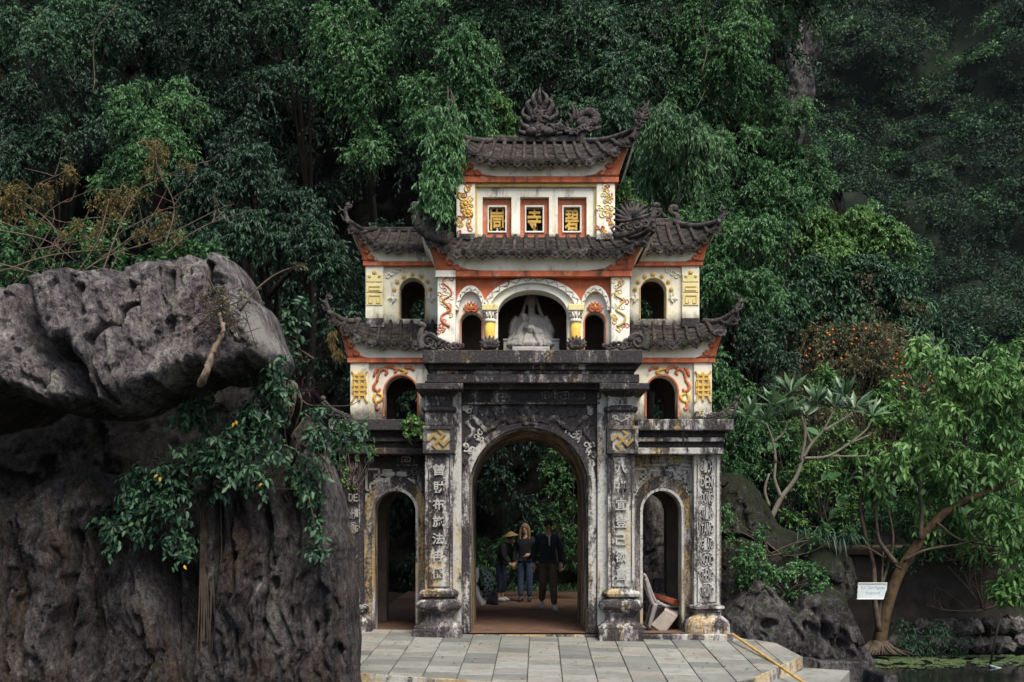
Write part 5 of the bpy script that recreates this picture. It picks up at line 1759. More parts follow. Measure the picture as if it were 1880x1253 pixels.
tag(link('mountain', np_mesh('mountain', mtn, q, M['mount'], None, True)), kind='structure')

# bank across the pond: terrace edge, dark wall, rubble footing
b = MB().box(4.95, 60, 3.75, 80, -1.4, 1.12)
tag(b.build('bank', M['earth']), kind='structure')
rw_ = empty('retaining_wall', (9.0, 3.6, -.7), 'dark retaining wall with a rubble footing along the far side of the pond', 'wall')
MB().box(5.0, 24, 3.55, 3.74, -1.2, 1.10).build('wall_face', mat_plain('black_brick', (.035, .03, .026), .9, .6, 4, .2, .6), rw_)  # dark brick blackened further to carry the shade of the recess
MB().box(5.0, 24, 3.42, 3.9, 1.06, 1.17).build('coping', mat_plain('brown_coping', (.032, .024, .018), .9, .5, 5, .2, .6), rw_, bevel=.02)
for i in range(46):
    px_ = 1630 + (i % 23) * 15 + RG.uniform(-4, 4)
    row = i // 23
    py_ = (1150 if row == 0 else 1182) + RG.uniform(-6, 6)
    if px_ < 1690 and row == 0:
        continue
    yy = 3.42 - .12 * row
    m = MB()
    cx_, cz_ = X(px_, yy), Z(py_, yy)
    m.ball((0, 0, 0), (RG.uniform(.11, .19), .16, RG.uniform(.10, .16)), 7, 5)
    m.v = [(v[0] + RG.normal(0, .018), v[1] + RG.normal(0, .02), v[2] + RG.normal(0, .018)) for v in m.v]
    o = m.mesh('stone', M['rock_fl'] if RG.random() < .7 else M['rock'])
    oo = link('stone', o, rw_, loc=(cx_ - 9.0, yy - 3.6, cz_ + .7))
    oo.rotation_euler = (RG.uniform(-.3, .3), RG.uniform(-1, 1), RG.uniform(-.4, .4))
# ------------------------------------------------------------------ vegetation
M['leaf_dark'] = mat_leaf('dark_glossy_leaf', (.008, .028, .016), (.032, .080, .042), (.055, .115, .06), .5, .2, .35)
M['leaf_deep'] = mat_leaf('deep_green_leaf', (.013, .045, .020), (.052, .125, .055), (.09, .18, .085), .5, .22, .35)
M['leaf_mid'] = mat_leaf('green_leaf', (.022, .076, .026), (.088, .21, .070), (.15, .28, .115), .5, .25, .35)
M['leaf_light'] = mat_leaf('fresh_leaf', (.045, .12, .028), (.13, .26, .07), (.22, .36, .13), .5, .3, .35)
M['leaf_bamboo'] = mat_leaf('feathery_leaf', (.035, .095, .035), (.10, .21, .08), (.15, .27, .11), .48, .3, .4)
M['leaf_far'] = mat_leaf('far_leaf', (.007, .022, .015), (.028, .062, .034), (.060, .115, .050), .7, .15, .2)
M['leaf_creep'] = mat_leaf('creeper_leaf', (.014, .044, .024), (.05, .115, .058), (.10, .185, .095), .48, .2, .35)
M['leaf_yellow'] = mat_leaf('yellow_leaf', (.55, .33, .02), (.70, .45, .04), None, .5, .3)
M['leaf_brown'] = mat_leaf('dry_leaf', (.07, .062, .032), (.15, .145, .075), (.23, .23, .14), .6, .25, .3)
M['seed'] = mat_leaf('brown_seed_tuft', (.10, .078, .028), (.20, .155, .062), None, .8, .2, .2)
M['leaf_grey'] = mat_leaf('frangipani_leaf', (.035, .085, .04), (.085, .16, .075), (.15, .23, .12), .38, .2, .5)
M['leaf_taro'] = mat_leaf('broad_leaf', (.03, .10, .03), (.075, .20, .065), None, .5, .35, .4)
M['leaf_red'] = mat_leaf('dark_red_strap_leaf', (.05, .012, .03), (.13, .03, .06), (.03, .05, .04), .4, .2, .4)
M['bark'] = mat_plain('bark', (.085, .065, .048), .9, .5, 10, .2, .8)
M['bark_warm'] = mat_plain('warm_bark', (.095, .062, .034), .9, .6, 9, .2, .9)
M['bark_pale'] = mat_plain('pale_bark', (.16, .14, .11), .85, .4, 9, .2, .6)
M['bark_dark'] = mat_plain('dark_bark', (.018, .015, .012), .9, .5, 9, .2, .6)
M['dead'] = mat_plain('bleached_wood', (.33, .245, .17), .85, .4, 14, .2, .6)
M['dry_stem'] = mat_plain('dry_stem', (.15, .11, .078), .85, .5, 14, .2, .5)
M['fruit'] = mat_plain('orange_fruit', (.62, .15, .015), .4, .2, 10)


def nrmz(a):
    return a / np.maximum(np.linalg.norm(a, axis=-1, keepdims=True), 1e-9)


LEAF_UNIT = {}


class Leaves:
    def __init__(self):
        self.p, self.a, self.n, self.L, self.W, self.t = [], [], [], [], [], []

    def add(self, p, a, n, L, W, t):
        k = len(p)
        self.p.append(p)
        self.a.append(nrmz(a))
        self.n.append(n)
        self.L.append(np.broadcast_to(L, k))
        self.W.append(np.broadcast_to(W, k))
        self.t.append(np.clip(np.broadcast_to(t, k), 0, 1))

    def spray(self, C, Rr, ntw, nl, L, W, droop=.5, up=.3, hang=.5, tint=None, out=None, spread=1.0, rng=RG, stiff=.6):
        """Leafy sprays: from each centre C, ntw twigs arch outwards and droop, each carrying nl leaves."""
        C = np.atleast_2d(C)
        n = len(C)
        Rr = np.broadcast_to(Rr, n)
        d = rng.normal(size=(n, ntw, 3))
        d = nrmz(d) * spread + np.array((0, 0, up))
        if out is not None:
            d = d + np.asarray(out)
        d = nrmz(d)
        ln = Rr[:, None] * rng.uniform(.55, 1.15, (n, ntw))
        t = (np.arange(nl) + rng.uniform(0, .8, (n, ntw, nl))) / nl * .85 + .15
        lt = ln[..., None] * t
        pos = C[:, None, None, :] + d[:, :, None, :] * lt[..., None]
        pos[..., 2] -= droop * ln[..., None] * t * t
        tan = d[:, :, None, :] + np.zeros_like(pos)
        tan[..., 2] -= 2 * droop * t
        tan = nrmz(tan)
        lat = nrmz(rng.normal(size=pos.shape))
        ax = tan * stiff + lat * .75
        ax[..., 2] -= hang
        nr = rng.normal(size=pos.shape) * .55 + d[:, :, None, :] * .45
        nr[..., 2] += .75
        if tint is None:
            tint = rng.uniform(.15, .65, n)
        tt = np.broadcast_to(np.broadcast_to(tint, n)[:, None, None], t.shape) + rng.normal(0, .16, t.shape) + .12 * (t - .5)
        sz = rng.uniform(.7, 1.2, t.shape)
        k = n * ntw * nl
        self.add(pos.reshape(k, 3), ax.reshape(k, 3), nr.reshape(k, 3), (L * sz).ravel(), (W * sz).ravel(), tt.ravel())
        return d, ln

    def count(self):
        return sum(len(p) for p in self.p)

    def build(self, name, mat, parent=None, full=False, curl=.18, fold=.22, each=0):
        p, a, n = np.concatenate(self.p), np.concatenate(self.a), np.concatenate(self.n)
        L, W, t = np.concatenate(self.L), np.concatenate(self.W), np.concatenate(self.t)
        if each:
            # the leaves that show largest are parts of their own; the rest stay joined
            near = np.argsort(np.linalg.norm(p - np.array((0, -D0, CZ)), axis=1) - L * 1.5)
            pick, rest = near[:each], near[each:]
            key = (mat.name, round(curl, 3), round(fold, 3))
            if key not in LEAF_UNIT:
                u = [(0, 0, 0), (-.40, .25, fold), (-.48, .58, fold - .8 * curl), (0, 1, -2.6 * curl), (.48, .58, fold - .8 * curl), (.40, .25, fold), (0, .5, -.5 * curl)]
                tri = [[0, 1, 6], [1, 2, 6], [2, 3, 6], [3, 4, 6], [4, 5, 6], [5, 0, 6]]
                LEAF_UNIT[key] = [np_mesh('leaf', np.array(u), np.array(tri), mat, np.full(7, (k + .5) / 7)) for k in range(7)]
            s_ = nrmz(np.cross(a, n))
            n_ = nrmz(np.cross(s_, a))
            for i in pick:
                o = link('leaf', LEAF_UNIT[key][int(min(6, t[i] * 7))], parent)
                m = np.eye(4)
                m[:3, 0], m[:3, 1], m[:3, 2], m[:3, 3] = s_[i] * W[i], a[i] * L[i], n_[i] * W[i], p[i]
                o.matrix_basis = Matrix(m.tolist())
            if len(rest) == 0:
                return None
            p, a, n, L, W, t = p[rest], a[rest], n[rest], L[rest], W[rest], t[rest]
        s = nrmz(np.cross(a, n))
        n = nrmz(np.cross(s, a))
        L, W = L[:, None], W[:, None]
        k = len(p)
        if not full:
            b = p
            tip = p + a * L - n * L * curl
            l = p + a * L * .42 + s * W * .5 + n * W * fold
            r = p + a * L * .42 - s * W * .5 + n * W * fold
            V = np.stack([b, r, tip, l], 1).reshape(-1, 3)
            i = np.arange(k)[:, None] * 4
            Fa = np.concatenate([i + np.array([0, 1, 2]), i + np.array([0, 2, 3])], 1).reshape(-1, 3)
            T = np.repeat(t, 4)
        else:
            m = p + a * L * .5 - n * L * curl * .2
            tip = p + a * L - n * L * curl
            l1, r1 = [p + a * L * .25 + q * s * W * .40 + n * W * fold for q in (1, -1)]
            l2, r2 = [p + a * L * .58 - n * L * curl * .3 + q * s * W * .48 + n * W * fold for q in (1, -1)]
            V = np.stack([p, r1, r2, tip, l2, l1, m], 1).reshape(-1, 3)
            i = np.arange(k)[:, None] * 7
            Fa = np.concatenate([i + np.array(x) for x in ([0, 1, 6], [1, 2, 6], [2, 3, 6], [3, 4, 6], [4, 5, 6], [5, 0, 6])], 1).reshape(-1, 3)
            T = np.repeat(t, 7)
        me = np_mesh(name, V, Fa, mat, T)
        o = link(name, me, parent)
        if parent is not None:
            o['kind'] = 'stuff'
        return o


def pxm(px, py, y):
    return np.array((X(px, y), y, Z(py, y)))


def mass_points(rng, cx, cy, rx, ry, y, n, ydep=None):
    """Clump centres over the front, top and inside of an ellipsoid given in picture units."""
    k = (D0 + y) / F
    d = nrmz(rng.normal(size=(n, 3)))
    d[:, 1] = -np.abs(d[:, 1]) * .9 + .25
    rad = rng.uniform(.45, 1.0, n) ** .7
    P = d * rad[:, None]
    P[:, 0] = P[:, 0] * rx * k
    P[:, 2] = P[:, 2] * ry * k
    P[:, 1] = P[:, 1] * (ydep if ydep else .6 * (rx + ry) / 2 * k)
    return P + pxm(cx, cy, y)


def limb(mb, pts, r0, r1, n=7, seg=5):
    cp = curve_pts(pts, seg) if len(pts) > 2 else pts
    mb.tube(cp, taper(len(cp), r0, r1), n)
    return cp


TREE_N = 0


def hill_tree(label, y, mat, masses, foot, L=.072, W=.027, droop=.55, up=.25, hang=.55, dens=1.0, R0=.36, bark='bark_dark', name='hillside_tree', group='trees covering the hillside', nl=13, ntw=26, kinds=None, cat='tree'):
    rng = np.random.default_rng(hash((round(foot[0]), round(foot[1]), round(y * 10))) % 100000)
    k = (D0 + y) / F
    fx, fy = foot
    yb = y + 2.4
    base = (X(fx, yb), yb, max(0.0, Z(fy, yb)))
    tr = empty(name, base, label, cat, group)
    lv = Leaves()
    tb = MB()
    ccs = [pxm(m[0], m[1], y + .4) for m in masses]
    cen = sum(ccs) / len(ccs)
    b = np.array(base)
    tr_pts = limb(tb, [b, b * .6 + cen * .4 + np.array((.25, .3, -.2)), cen + np.array((0, .3, -.3))], .10, .05)
    for m, c in zip(masses, ccs):
        s = tr_pts[int(len(tr_pts) * rng.uniform(.45, .9))]
        limb(tb, [s, (np.array(s) + c) / 2 + np.array((0, 0, .25)), c], .06, .02, 6)
        rx, ry = m[2] * .88, m[3] * .88
        area = math.pi * rx * ry * k * k
        n = max(3, int(area * 15 * dens))
        yy = y + (m[4] if len(m) > 4 else 0) + rng.uniform(-.5, .5)
        P = mass_points(rng, m[0], m[1], rx, ry, yy, n)
        zn = (P[:, 2] - P[:, 2].mean()) / (ry * k + 1e-6)
        ti = np.clip(.38 + rng.normal(0, .17, n) + .08 * zn + rng.normal(0, .10), 0, 1)  # upper leaves of each clump tinted lighter, light put into colour
        lv.spray(P, R0 * rng.uniform(.7, 1.25, n), ntw, nl, L, W, droop, up, hang, ti, out=(0, -.25, 0), rng=rng)
    tb.build('trunk', M[bark], tr, smooth=True)
    lv.build('crown', M[mat], tr)
    return tr


HT = hill_tree
HT('drooping dark tree filling the top left corner', 5.2, 'leaf_deep', [(25, 45, 75, 60), (130, 30, 80, 55, -.6), (205, 40, 70, 50, -.6), (78, 80, 40, 70, -.9), (160, 75, 40, 40)], (60, 700), dens=.85)
HT('dark leafy tree at the left edge above the brown dead shrub', 5.0, 'leaf_dark', [(30, 190, 70, 60), (150, 165, 85, 60), (50, 290, 80, 60), (130, 250, 70, 50, -.6), (40, 360, 60, 40)], (80, 760), dens=.85)
HT('brighter hanging tree above the stems of the dead shrub', 4.2, 'leaf_mid', [(250, 205, 65, 80, -.3), (295, 270, 60, 80, -.6), (225, 330, 55, 50), (325, 215, 60, 80), (260, 300, 40, 60, -.8)], (270, 760), dens=.8)
HT('dark weeping tree high on the left, second from the corner', 6.0, 'leaf_dark', [(285, 40, 80, 55, -.4), (345, 95, 60, 70), (405, 50, 70, 55, -.5), (360, 165, 50, 55)], (340, 760), dens=.85)
HT('dark tree with loose sprays above the tall jagged boulder', 6.4, 'leaf_dark', [(425, 200, 60, 60), (475, 160, 60, 55), (405, 255, 60, 55), (470, 245, 50, 40)], (430, 780), dens=.75)
HT('bushy dark tree rising right behind the jagged boulder', 2.4, 'leaf_dark', [(450, 310, 90, 55), (380, 350, 80, 50), (520, 390, 80, 55, -.4), (440, 430, 100, 50, -.4), (570, 440, 70, 45, -.3), (600, 490, 45, 28, -.3), (330, 420, 70, 50)], (470, 800), dens=1.0, L=.10)
HT('high dark tree at the top left of the middle', 7.0, 'leaf_deep', [(510, 30, 80, 50), (565, 105, 50, 60)], (560, 800), dens=.8)
HT('weeping tree with pale leaf tips left of the top roof', 4.6, 'leaf_mid', [(640, 45, 75, 60, -.3), (690, 110, 60, 75, -.6), (630, 150, 55, 55), (690, 195, 45, 60, -.5), (672, 262, 40, 45, -.6)], (680, 800), dens=.95)
HT('full green tree hanging above the left end of the top roof', 3.8, 'leaf_mid', [(790, 40, 70, 60), (845, 105, 70, 60, -.4), (790, 175, 60, 55, -.3), (855, 190, 65, 55, -.6), (865, 245, 55, 40, -.6), (800, 240, 45, 45, -.4)], (790, 800), dens=1.1)
HT('yellowish shrub sprouting beside the flame carving on the ridge', 3.2, 'leaf_light', [(912, 200, 30, 30), (925, 232, 34, 26), (895, 250, 34, 18)], (915, 480), dens=1.6, L=.07, W=.03, R0=.25, name='ledge_shrub', cat='shrub')
HT('deep green tree above and left of the ridge carving', 6.4, 'leaf_deep', [(930, 50, 80, 60), (1000, 85, 70, 60, -.4), (940, 150, 60, 50, -.4), (880, 40, 50, 50)], (930, 800), dens=1.0)
HT('deep green tree above and right of the ridge carving', 6.0, 'leaf_deep', [(1080, 50, 70, 60), (1060, 150, 60, 55, -.3), (1130, 140, 60, 60, -.5), (1110, 215, 60, 50, -.6), (1040, 215, 40, 40)], (1080, 800), dens=1.0)
HT('dark tree behind the flame finial of the top roof', 6.6, 'leaf_deep', [(1190, 40, 70, 50), (1180, 120, 60, 70), (1165, 235, 50, 60), (1170, 330, 40, 60)], (1190, 800), dens=.95)
HT('feathery pale green tree right of the top roof', 4.6, 'leaf_bamboo', [(1245, 225, 75, 45, -.5), (1230, 295, 65, 65, -.4), (1290, 285, 65, 65, -.2), (1205, 340, 35, 60)], (1250, 800), L=.10, W=.022, hang=.9, droop=.8, dens=1.25)
HT('tall green tree at the top right, beside the bare grey cliff', 6.6, 'leaf_mid', [(1280, 45, 70, 60), (1325, 115, 70, 60, -.4), (1365, 55, 55, 70, -.5), (1290, 180, 60, 50), (1250, 110, 50, 60)], (1310, 800), dens=1.05)
HT('green tree clinging under the bare grey cliff', 7.4, 'leaf_mid', [(1385, 150, 48, 60, -.4), (1400, 225, 60, 55), (1440, 270, 58, 45, -.3), (1475, 305, 45, 40), (1500, 340, 25, 40), (1462, 205, 32, 34), (1420, 40, 34, 40)], (1420, 800), dens=1.05)
HT('dense bright tree right of the feathery one', 5.6, 'leaf_mid', [(1350, 270, 65, 55), (1385, 340, 70, 55, -.4), (1315, 385, 70, 55), (1435, 360, 55, 50, -.2)], (1360, 800), dens=1.05)
HT('dense green tree behind the right upper wing roof', 3.6, 'leaf_mid', [(1265, 430, 55, 55), (1345, 450, 60, 55, -.3), (1405, 440, 65, 55), (1315, 525, 55, 55), (1385, 525, 60, 50), (1300, 590, 40, 40)], (1340, 830), dens=1.05)
HT('small overhanging tree on top of the bare grey cliff', 8.0, 'leaf_mid', [(1425, 8, 45, 34), (1488, 14, 24, 40, -.3), (1455, -20, 60, 40)], (1450, 60), dens=1.1, L=.08)
HT('rounded light green trees at the foot of the far cliff', 9.0, 'leaf_light', [(1480, 425, 65, 50), (1560, 410, 60, 45), (1620, 440, 45, 50), (1545, 465, 60, 35)], (1550, 800), dens=.9, L=.10, W=.045)
HT('broad glossy tree behind the orange fruit tree', 7.0, 'leaf_deep', [(1495, 510, 75, 45, -.3), (1595, 515, 80, 50, -.4), (1555, 575, 80, 40, -.2), (1655, 560, 45, 60), (1440, 560, 50, 45), (1690, 620, 30, 40)], (1560, 830), L=.12, W=.048, dens=1.0)
HT('dark tree in the shade beside the lower right wing roof', 4.8, 'leaf_dark', [(1345, 620, 60, 55), (1405, 610, 55, 50), (1420, 670, 50, 45)], (1370, 860), dens=.8)
HT('mid green tree right behind the gate, beside the white pier', 3.0, 'leaf_mid', [(1335, 720, 55, 60), (1310, 680, 35, 45), (1365, 800, 55, 60), (1330, 850, 50, 40)], (1340, 920), dens=.9, L=.07, W=.03)
HT('dark shrub with small palms beyond the fruit tree', 8.5, 'leaf_dark', [(1715, 610, 50, 35), (1740, 650, 50, 40), (1690, 660, 40, 30)], (1720, 850), L=.16, W=.03, dens=.9)

HT('dark tree added to shade the passage behind the left half of the gate', 4.6, 'leaf_dark', [(700, 560, 70, 70, 1.0), (800, 640, 80, 70), (880, 720, 70, 60), (760, 760, 80, 60), (900, 860, 50, 70, 2.5), (720, 900, 60, 80, 1), (840, 600, 90, 60, -1.0), (930, 700, 50, 50, .5)], (820, 1040), dens=.9, L=.11, W=.045)  # tree added to keep sky light out of the passage

HT('dark tree beyond the left edge of the picture', 5.4, 'leaf_dark', [(-170, 120, 110, 110), (-170, 330, 110, 110), (-210, 200, 110, 160)], (-120, 760), dens=.6)

# hanging spray in front of the left end of the top roof
sp = empty('hanging_branch', pxm(841, 250, .4), 'leafy branch hanging down over the left end of the top roof', 'branch')
mb = MB()
lv = Leaves()
for ctrl in ([(822, 150, 3.6), (841, 250, .6), (813, 290, -.2), (801, 335, -.35), (793, 372, -.4)], [(822, 150, 3.6), (841, 260, .5), (823, 310, -.3), (817, 360, -.4), (819, 384, -.4)], [(822, 150, 3.6), (821, 250, .3), (791, 300, -.2), (771, 352, -.3)], [(822, 150, 3.6), (841, 220, .2), (829, 262, -.25), (837, 292, -.3)], [(822, 150, 3.6), (821, 190, .2), (803, 215, -.2), (797, 260, -.3)], [(822, 150, 3.6), (841, 215, .1), (819, 235, -.3), (811, 275, -.35)], [(822, 150, 3.6), (826, 262, .6), (803, 290, .2), (797, 330, .1)]):
    cp = limb(mb, [pxm(*c) for c in ctrl], .011, .004, 5, 6)
    for q in cp[7::1]:
        lv.spray(np.array(q) + RG.normal(0, .05, 3), .20, 6, 8, .095, .030, .8, .0, .8, RG.uniform(.3, .7), out=(0, -.3, -.3))
mb.build('twig', M['bark'], sp, smooth=True)
lv.build('foliage', M['leaf_mid'], sp)

# sparse dark undergrowth on the cliff face behind the trees
lv = Leaves()
n = 640
Pu = np.stack([RG.uniform(-17, 8.2, n), RG.uniform(8.2, 9.6, n), RG.uniform(.6, 14.5, n)], 1)
Pu = Pu[Pu[:, 0] < np.interp(Pu[:, 2], [2, 6, 9, 12], [8.2, 6.6, 5.6, 5.0])]
n = len(Pu)
lv.spray(Pu, .6, 22, 10, .11, .045, .6, .2, .6, RG.uniform(.0, .35, n))
tag(lv.build('undergrowth', M['leaf_dark']), 'dark leaves growing over the shaded rock face', kind='stuff')
# leaves added overhead to block the sky and darken the passage
lv = Leaves()
n = 260
Pu = np.stack([RG.uniform(-11, 7, n), RG.uniform(5.5, 9.5, n), RG.uniform(12.8, 15.5, n)], 1)
lv.spray(Pu, .75, 24, 11, .13, .055, .4, .3, .4, RG.uniform(.2, .6, n))
tag(lv.build('blocker_leaves', M['leaf_dark']), 'leaves added above the picture to block the sky', kind='stuff')

lv = Leaves()  # low leaf layer, added unseen to block light onto the passage
n = 120
Pu = np.stack([RG.uniform(-3.4, .5, n), RG.uniform(3.4, 8.0, n), RG.uniform(4.3, 7.0, n)], 1)
lv.spray(Pu, .6, 26, 12, .10, .04, .5, .2, .5, RG.uniform(.1, .5, n))
tag(lv.build('blocker_leaves', M['leaf_dark']), 'dark leaves added low behind the gate to block light', kind='stuff')

# far mountain forest
rng = np.random.default_rng(5)
lv = Leaves()
lv2 = Leaves()
nC = 1450
cx_ = rng.uniform(11, 64, nC)
cz_ = rng.uniform(-1, 74, nC)
cy_ = 62 + cz_ * .62 - (cx_ - 10) * .10
pp = np.c_[cx_, np.zeros(nC), cz_]
cy_ = cy_ + fbm(pp * .06, 4) * 7 + fbm(pp * .3 + 9, 3, ridged=True) * 1.2 - .2
keep = fbm(pp * .12 + 40, 3) > -.55
C = np.c_[cx_, cy_, cz_][keep]
rad = 1.3 + 2.2 * rng.random(len(C)) ** 1.6
bl = rng.random(len(C)) < .14
for sel, tgt in ((~bl, lv), (bl, lv2)):
    Cs, rs = C[sel], rad[sel]
    m = 190
    d = nrmz(rng.normal(size=(len(Cs), m, 3)))
    d[..., 2] = np.abs(d[..., 2]) * 1.1 - .30
    d[..., 1] = -np.abs(d[..., 1]) * .9 + .3
    lump = 1 + .26 * np.sin(d[..., :1] * 5 + Cs[:, None, :1] * 3) * np.cos(d[..., 2:] * 6 + Cs[:, None, 2:])
    rr = rs[:, None, None] * rng.uniform(.78, 1.04, (len(Cs), m, 1))
    pos = Cs[:, None, :] + d * rr * lump * np.array((1.0, 1.0, .85))
    tint = np.clip(rng.uniform(.0, .95, len(Cs))[:, None] + rng.normal(0, .12, (len(Cs), m)), 0, 1)
    k = len(Cs) * m
    for rep in range(2):
        ax = rng.normal(size=(k, 3)) + np.array((0, 0, -.4))
        tgt.add(pos.reshape(k, 3) + rng.normal(0, .10, (k, 3)), ax, d.reshape(k, 3) * 1.3 + rng.normal(0, .4, (k, 3)) + np.array((0, 0, .4)), rng.uniform(.22, .48, k), rng.uniform(.12, .23, k), tint.ravel())
tag(lv.build('forest', M['leaf_far']), 'dark forest covering the far mountainside', kind='stuff')
tag(lv2.build('forest', M['leaf_mid']), 'lighter tree crowns scattered over the far mountainside', kind='stuff')

# ------------------------------------------------------------------ right side garden
# orange fruit tree
ft = empty('fruit_tree', pxm(1600, 905, 6.0), 'sparse greyish tree with small orange fruit', 'tree')
mb = MB()
lv = Leaves()
lv_g = Leaves()
rng = np.random.default_rng(21)
fr = MB()
tips = [(1452, 700), (1475, 640), (1510, 625), (1545, 605), (1590, 600), (1630, 605), (1665, 640), (1690, 680), (1660, 700), (1610, 650), (1560, 660), (1520, 690), (1500, 740), (1560, 730), (1610, 730), (1650, 760), (1540, 780), (1600, 790), (1690, 740), (1480, 770), (1585, 690), (1640, 680)]
for (a, b) in tips:
    y_ = 6 + rng.uniform(-.8, .8)
    c0 = pxm(1600 + rng.uniform(-20, 20), 900, 6.0)
    c1 = pxm(a, b, y_)
    limb(mb, [c0, c0 * .45 + c1 * .55 + np.array((rng.normal(0, .15), 0, -.15)), c1], .03, .006, 5)
    C = np.repeat(c1[None], 6, 0) + rng.normal(0, .26, (6, 3))
    lv.spray(C, .42, 16, 8, .075, .030, .3, .2, .4, rng.uniform(.2, .8, 6), rng=rng)
    if rng.random() < .5:
        lv_g.spray(C[:2], .36, 14, 7, .09, .036, .4, .2, .5, rng.uniform(.2, .6, 2), rng=rng)
mb.build('branches', M['bark'], ft, smooth=True)
lv.build('crown', M['leaf_brown'], ft)
lv_g.build('green_sprays', M['leaf_mid'], ft)
frm = MB().ball((0, 0, 0), .026, 8, 6).mesh('fruit', M['fruit'])
frm.shade_smooth()
for (a, b) in [(1518, 612), (1523, 618), (1530, 605), (1588, 608), (1612, 596), (1638, 660), (1645, 650), (1648, 640), (1655, 668), (1642, 676), (1660, 655), (1674, 655), (1552, 650), (1565, 634), (1530, 632), (1490, 640), (1470, 672), (1586, 668), (1620, 640), (1630, 622), (1600, 632), (1575, 622), (1650, 690), (1665, 690), (1706, 690), (1712, 705), (1660, 703), (1697, 710), (1544, 660), (1480, 655), (1608, 610), (1636, 690), (1650, 662), (1626, 668), (1505, 650), (1568, 608)]:
    link('fruit', frm, ft, loc=tuple(pxm(a + rng.normal(0, 2), b + rng.normal(0, 2), 5.4 + rng.uniform(-.2, .1)) - pxm(1600, 905, 6.0)))

# leaning tree by the pond: warm trunk, crown to the right
lt = empty('leaning_tree', pxm(1612, 1185, 2.8), 'leaning tree with a warm brown trunk on the pond bank, crown to the right', 'tree')
mb = MB()
yT = 2.8
trunk = limb(mb, [pxm(1612, 1195, yT), pxm(1622, 1140, yT), pxm(1638, 1085, yT), pxm(1655, 1045, yT), pxm(1685, 1000, yT - .1), pxm(1720, 955, yT - .2), pxm(1760, 925, yT - .3), pxm(1800, 910, yT - .4), pxm(1840, 892, yT - .5), pxm(1895, 880, yT - .6)], .115, .045, 12)
_tv = np.array(mb.v)
_tv = _tv + (fbm(_tv * np.array((6, 6, 2.0)), 4) * .03)[:, None] * RG.choice([1.0], (1, 3))
mb.v = [tuple(v) for v in _tv]
mb.build('trunk', M['bark_warm'], lt, smooth=True)
mb = MB()
lv = Leaves()
rng = np.random.default_rng(33)
for pl, r_ in (([(1645, 1035), (1625, 1010), (1612, 985), (1608, 930), (1612, 890)], .05), ([(1614, 1160), (1606, 1100), (1604, 1040), (1590, 990), (1580, 930), (1586, 880), (1582, 850)], .055), ([(1612, 1150), (1618, 1080), (1622, 1000)], .035), ([(1606, 1110), (1630, 1040), (1640, 990), (1628, 930), (1602, 880)], .03),
               ([(1690, 990), (1692, 940), (1688, 900), (1700, 860), (1695, 820)], .045), ([(1690, 900), (1672, 860), (1650, 830)], .025), ([(1790, 912), (1768, 860), (1772, 800), (1784, 740)], .05), ([(1772, 800), (1752, 750), (1750, 700)], .03), ([(1784, 740), (1800, 690)], .025), ([(1810, 905), (1830, 850), (1850, 800), (1860, 740)], .035),
               ([(1820, 900), (1860, 850), (1890, 820)], .03), ([(1700, 860), (1730, 840), (1756, 820)], .02), ([(1768, 860), (1740, 880), (1720, 860)], .02), ([(1720, 960), (1760, 990), (1810, 1000), (1870, 1010)], .025), ([(1660, 1030), (1700, 1010), (1760, 1000), (1800, 990)], .025), ([(1655, 1045), (1600, 1010), (1570, 1000)], .018)):
    cp = limb(mb, [pxm(a, b, yT - .2 + .1 * math.sin(a)) for a, b in pl], r_, .012, 6)
mb.build('branches', M['bark'], lt, smooth=True)
cl = [(1700, 640, 28), (1720, 670, 34), (1745, 690, 36), (1730, 720, 34), (1770, 700, 38), (1800, 680, 40), (1830, 660, 36), (1855, 690, 40), (1880, 700, 40), (1800, 730, 34), (1840, 730, 36), (1870, 750, 36), (1770, 760, 28), (1740, 760, 26), (1690, 800, 28), (1860, 800, 30), (1820, 800, 26), (1780, 860, 36), (1820, 850, 40), (1850, 850, 40), (1880, 870, 40), (1740, 850, 30), (1700, 840, 30), (1760, 900, 30), (1730, 880, 30), (1800, 950, 30), (1850, 960, 34), (1880, 940, 34), (1770, 990, 26), (1820, 1000, 30), (1870, 1000, 30), (1650, 840, 28), (1590, 860, 24), (1610, 900, 24), (1700, 960, 20), (1760, 960, 22)]
for (a, b, r_) in cl:
    k = (D0 + 2.4) / F
    C = pxm(a, b, (3.2 if b > 860 and a < 1835 else 2.5) + rng.uniform(-.5, .4)) + rng.normal(0, .5, (6, 3)) * r_ * k
    lv.spray(C, r_ * k * 1.1, 7, 6, .145, .050, .55, .35, .6, rng.uniform(.15, .8, 6), out=(0, -.1, 0), rng=rng)
lv.build('crown', M['leaf_light'], lt, full=True, each=300)
rt = MB()
for k in range(44):
    a = rng.uniform(-1, 1) * 1.5
    rt.tube(curve_pts([pxm(1613 + a * 10, 1178, yT - .10), pxm(1613 + a * 20, 1190, yT - .2), pxm(1613 + a * 34 + rng.normal(0, 6), 1203, yT - .28)], 4), taper(9, .022, .006), 5)
rt.build('roots', M['bark'], lt, smooth=True)

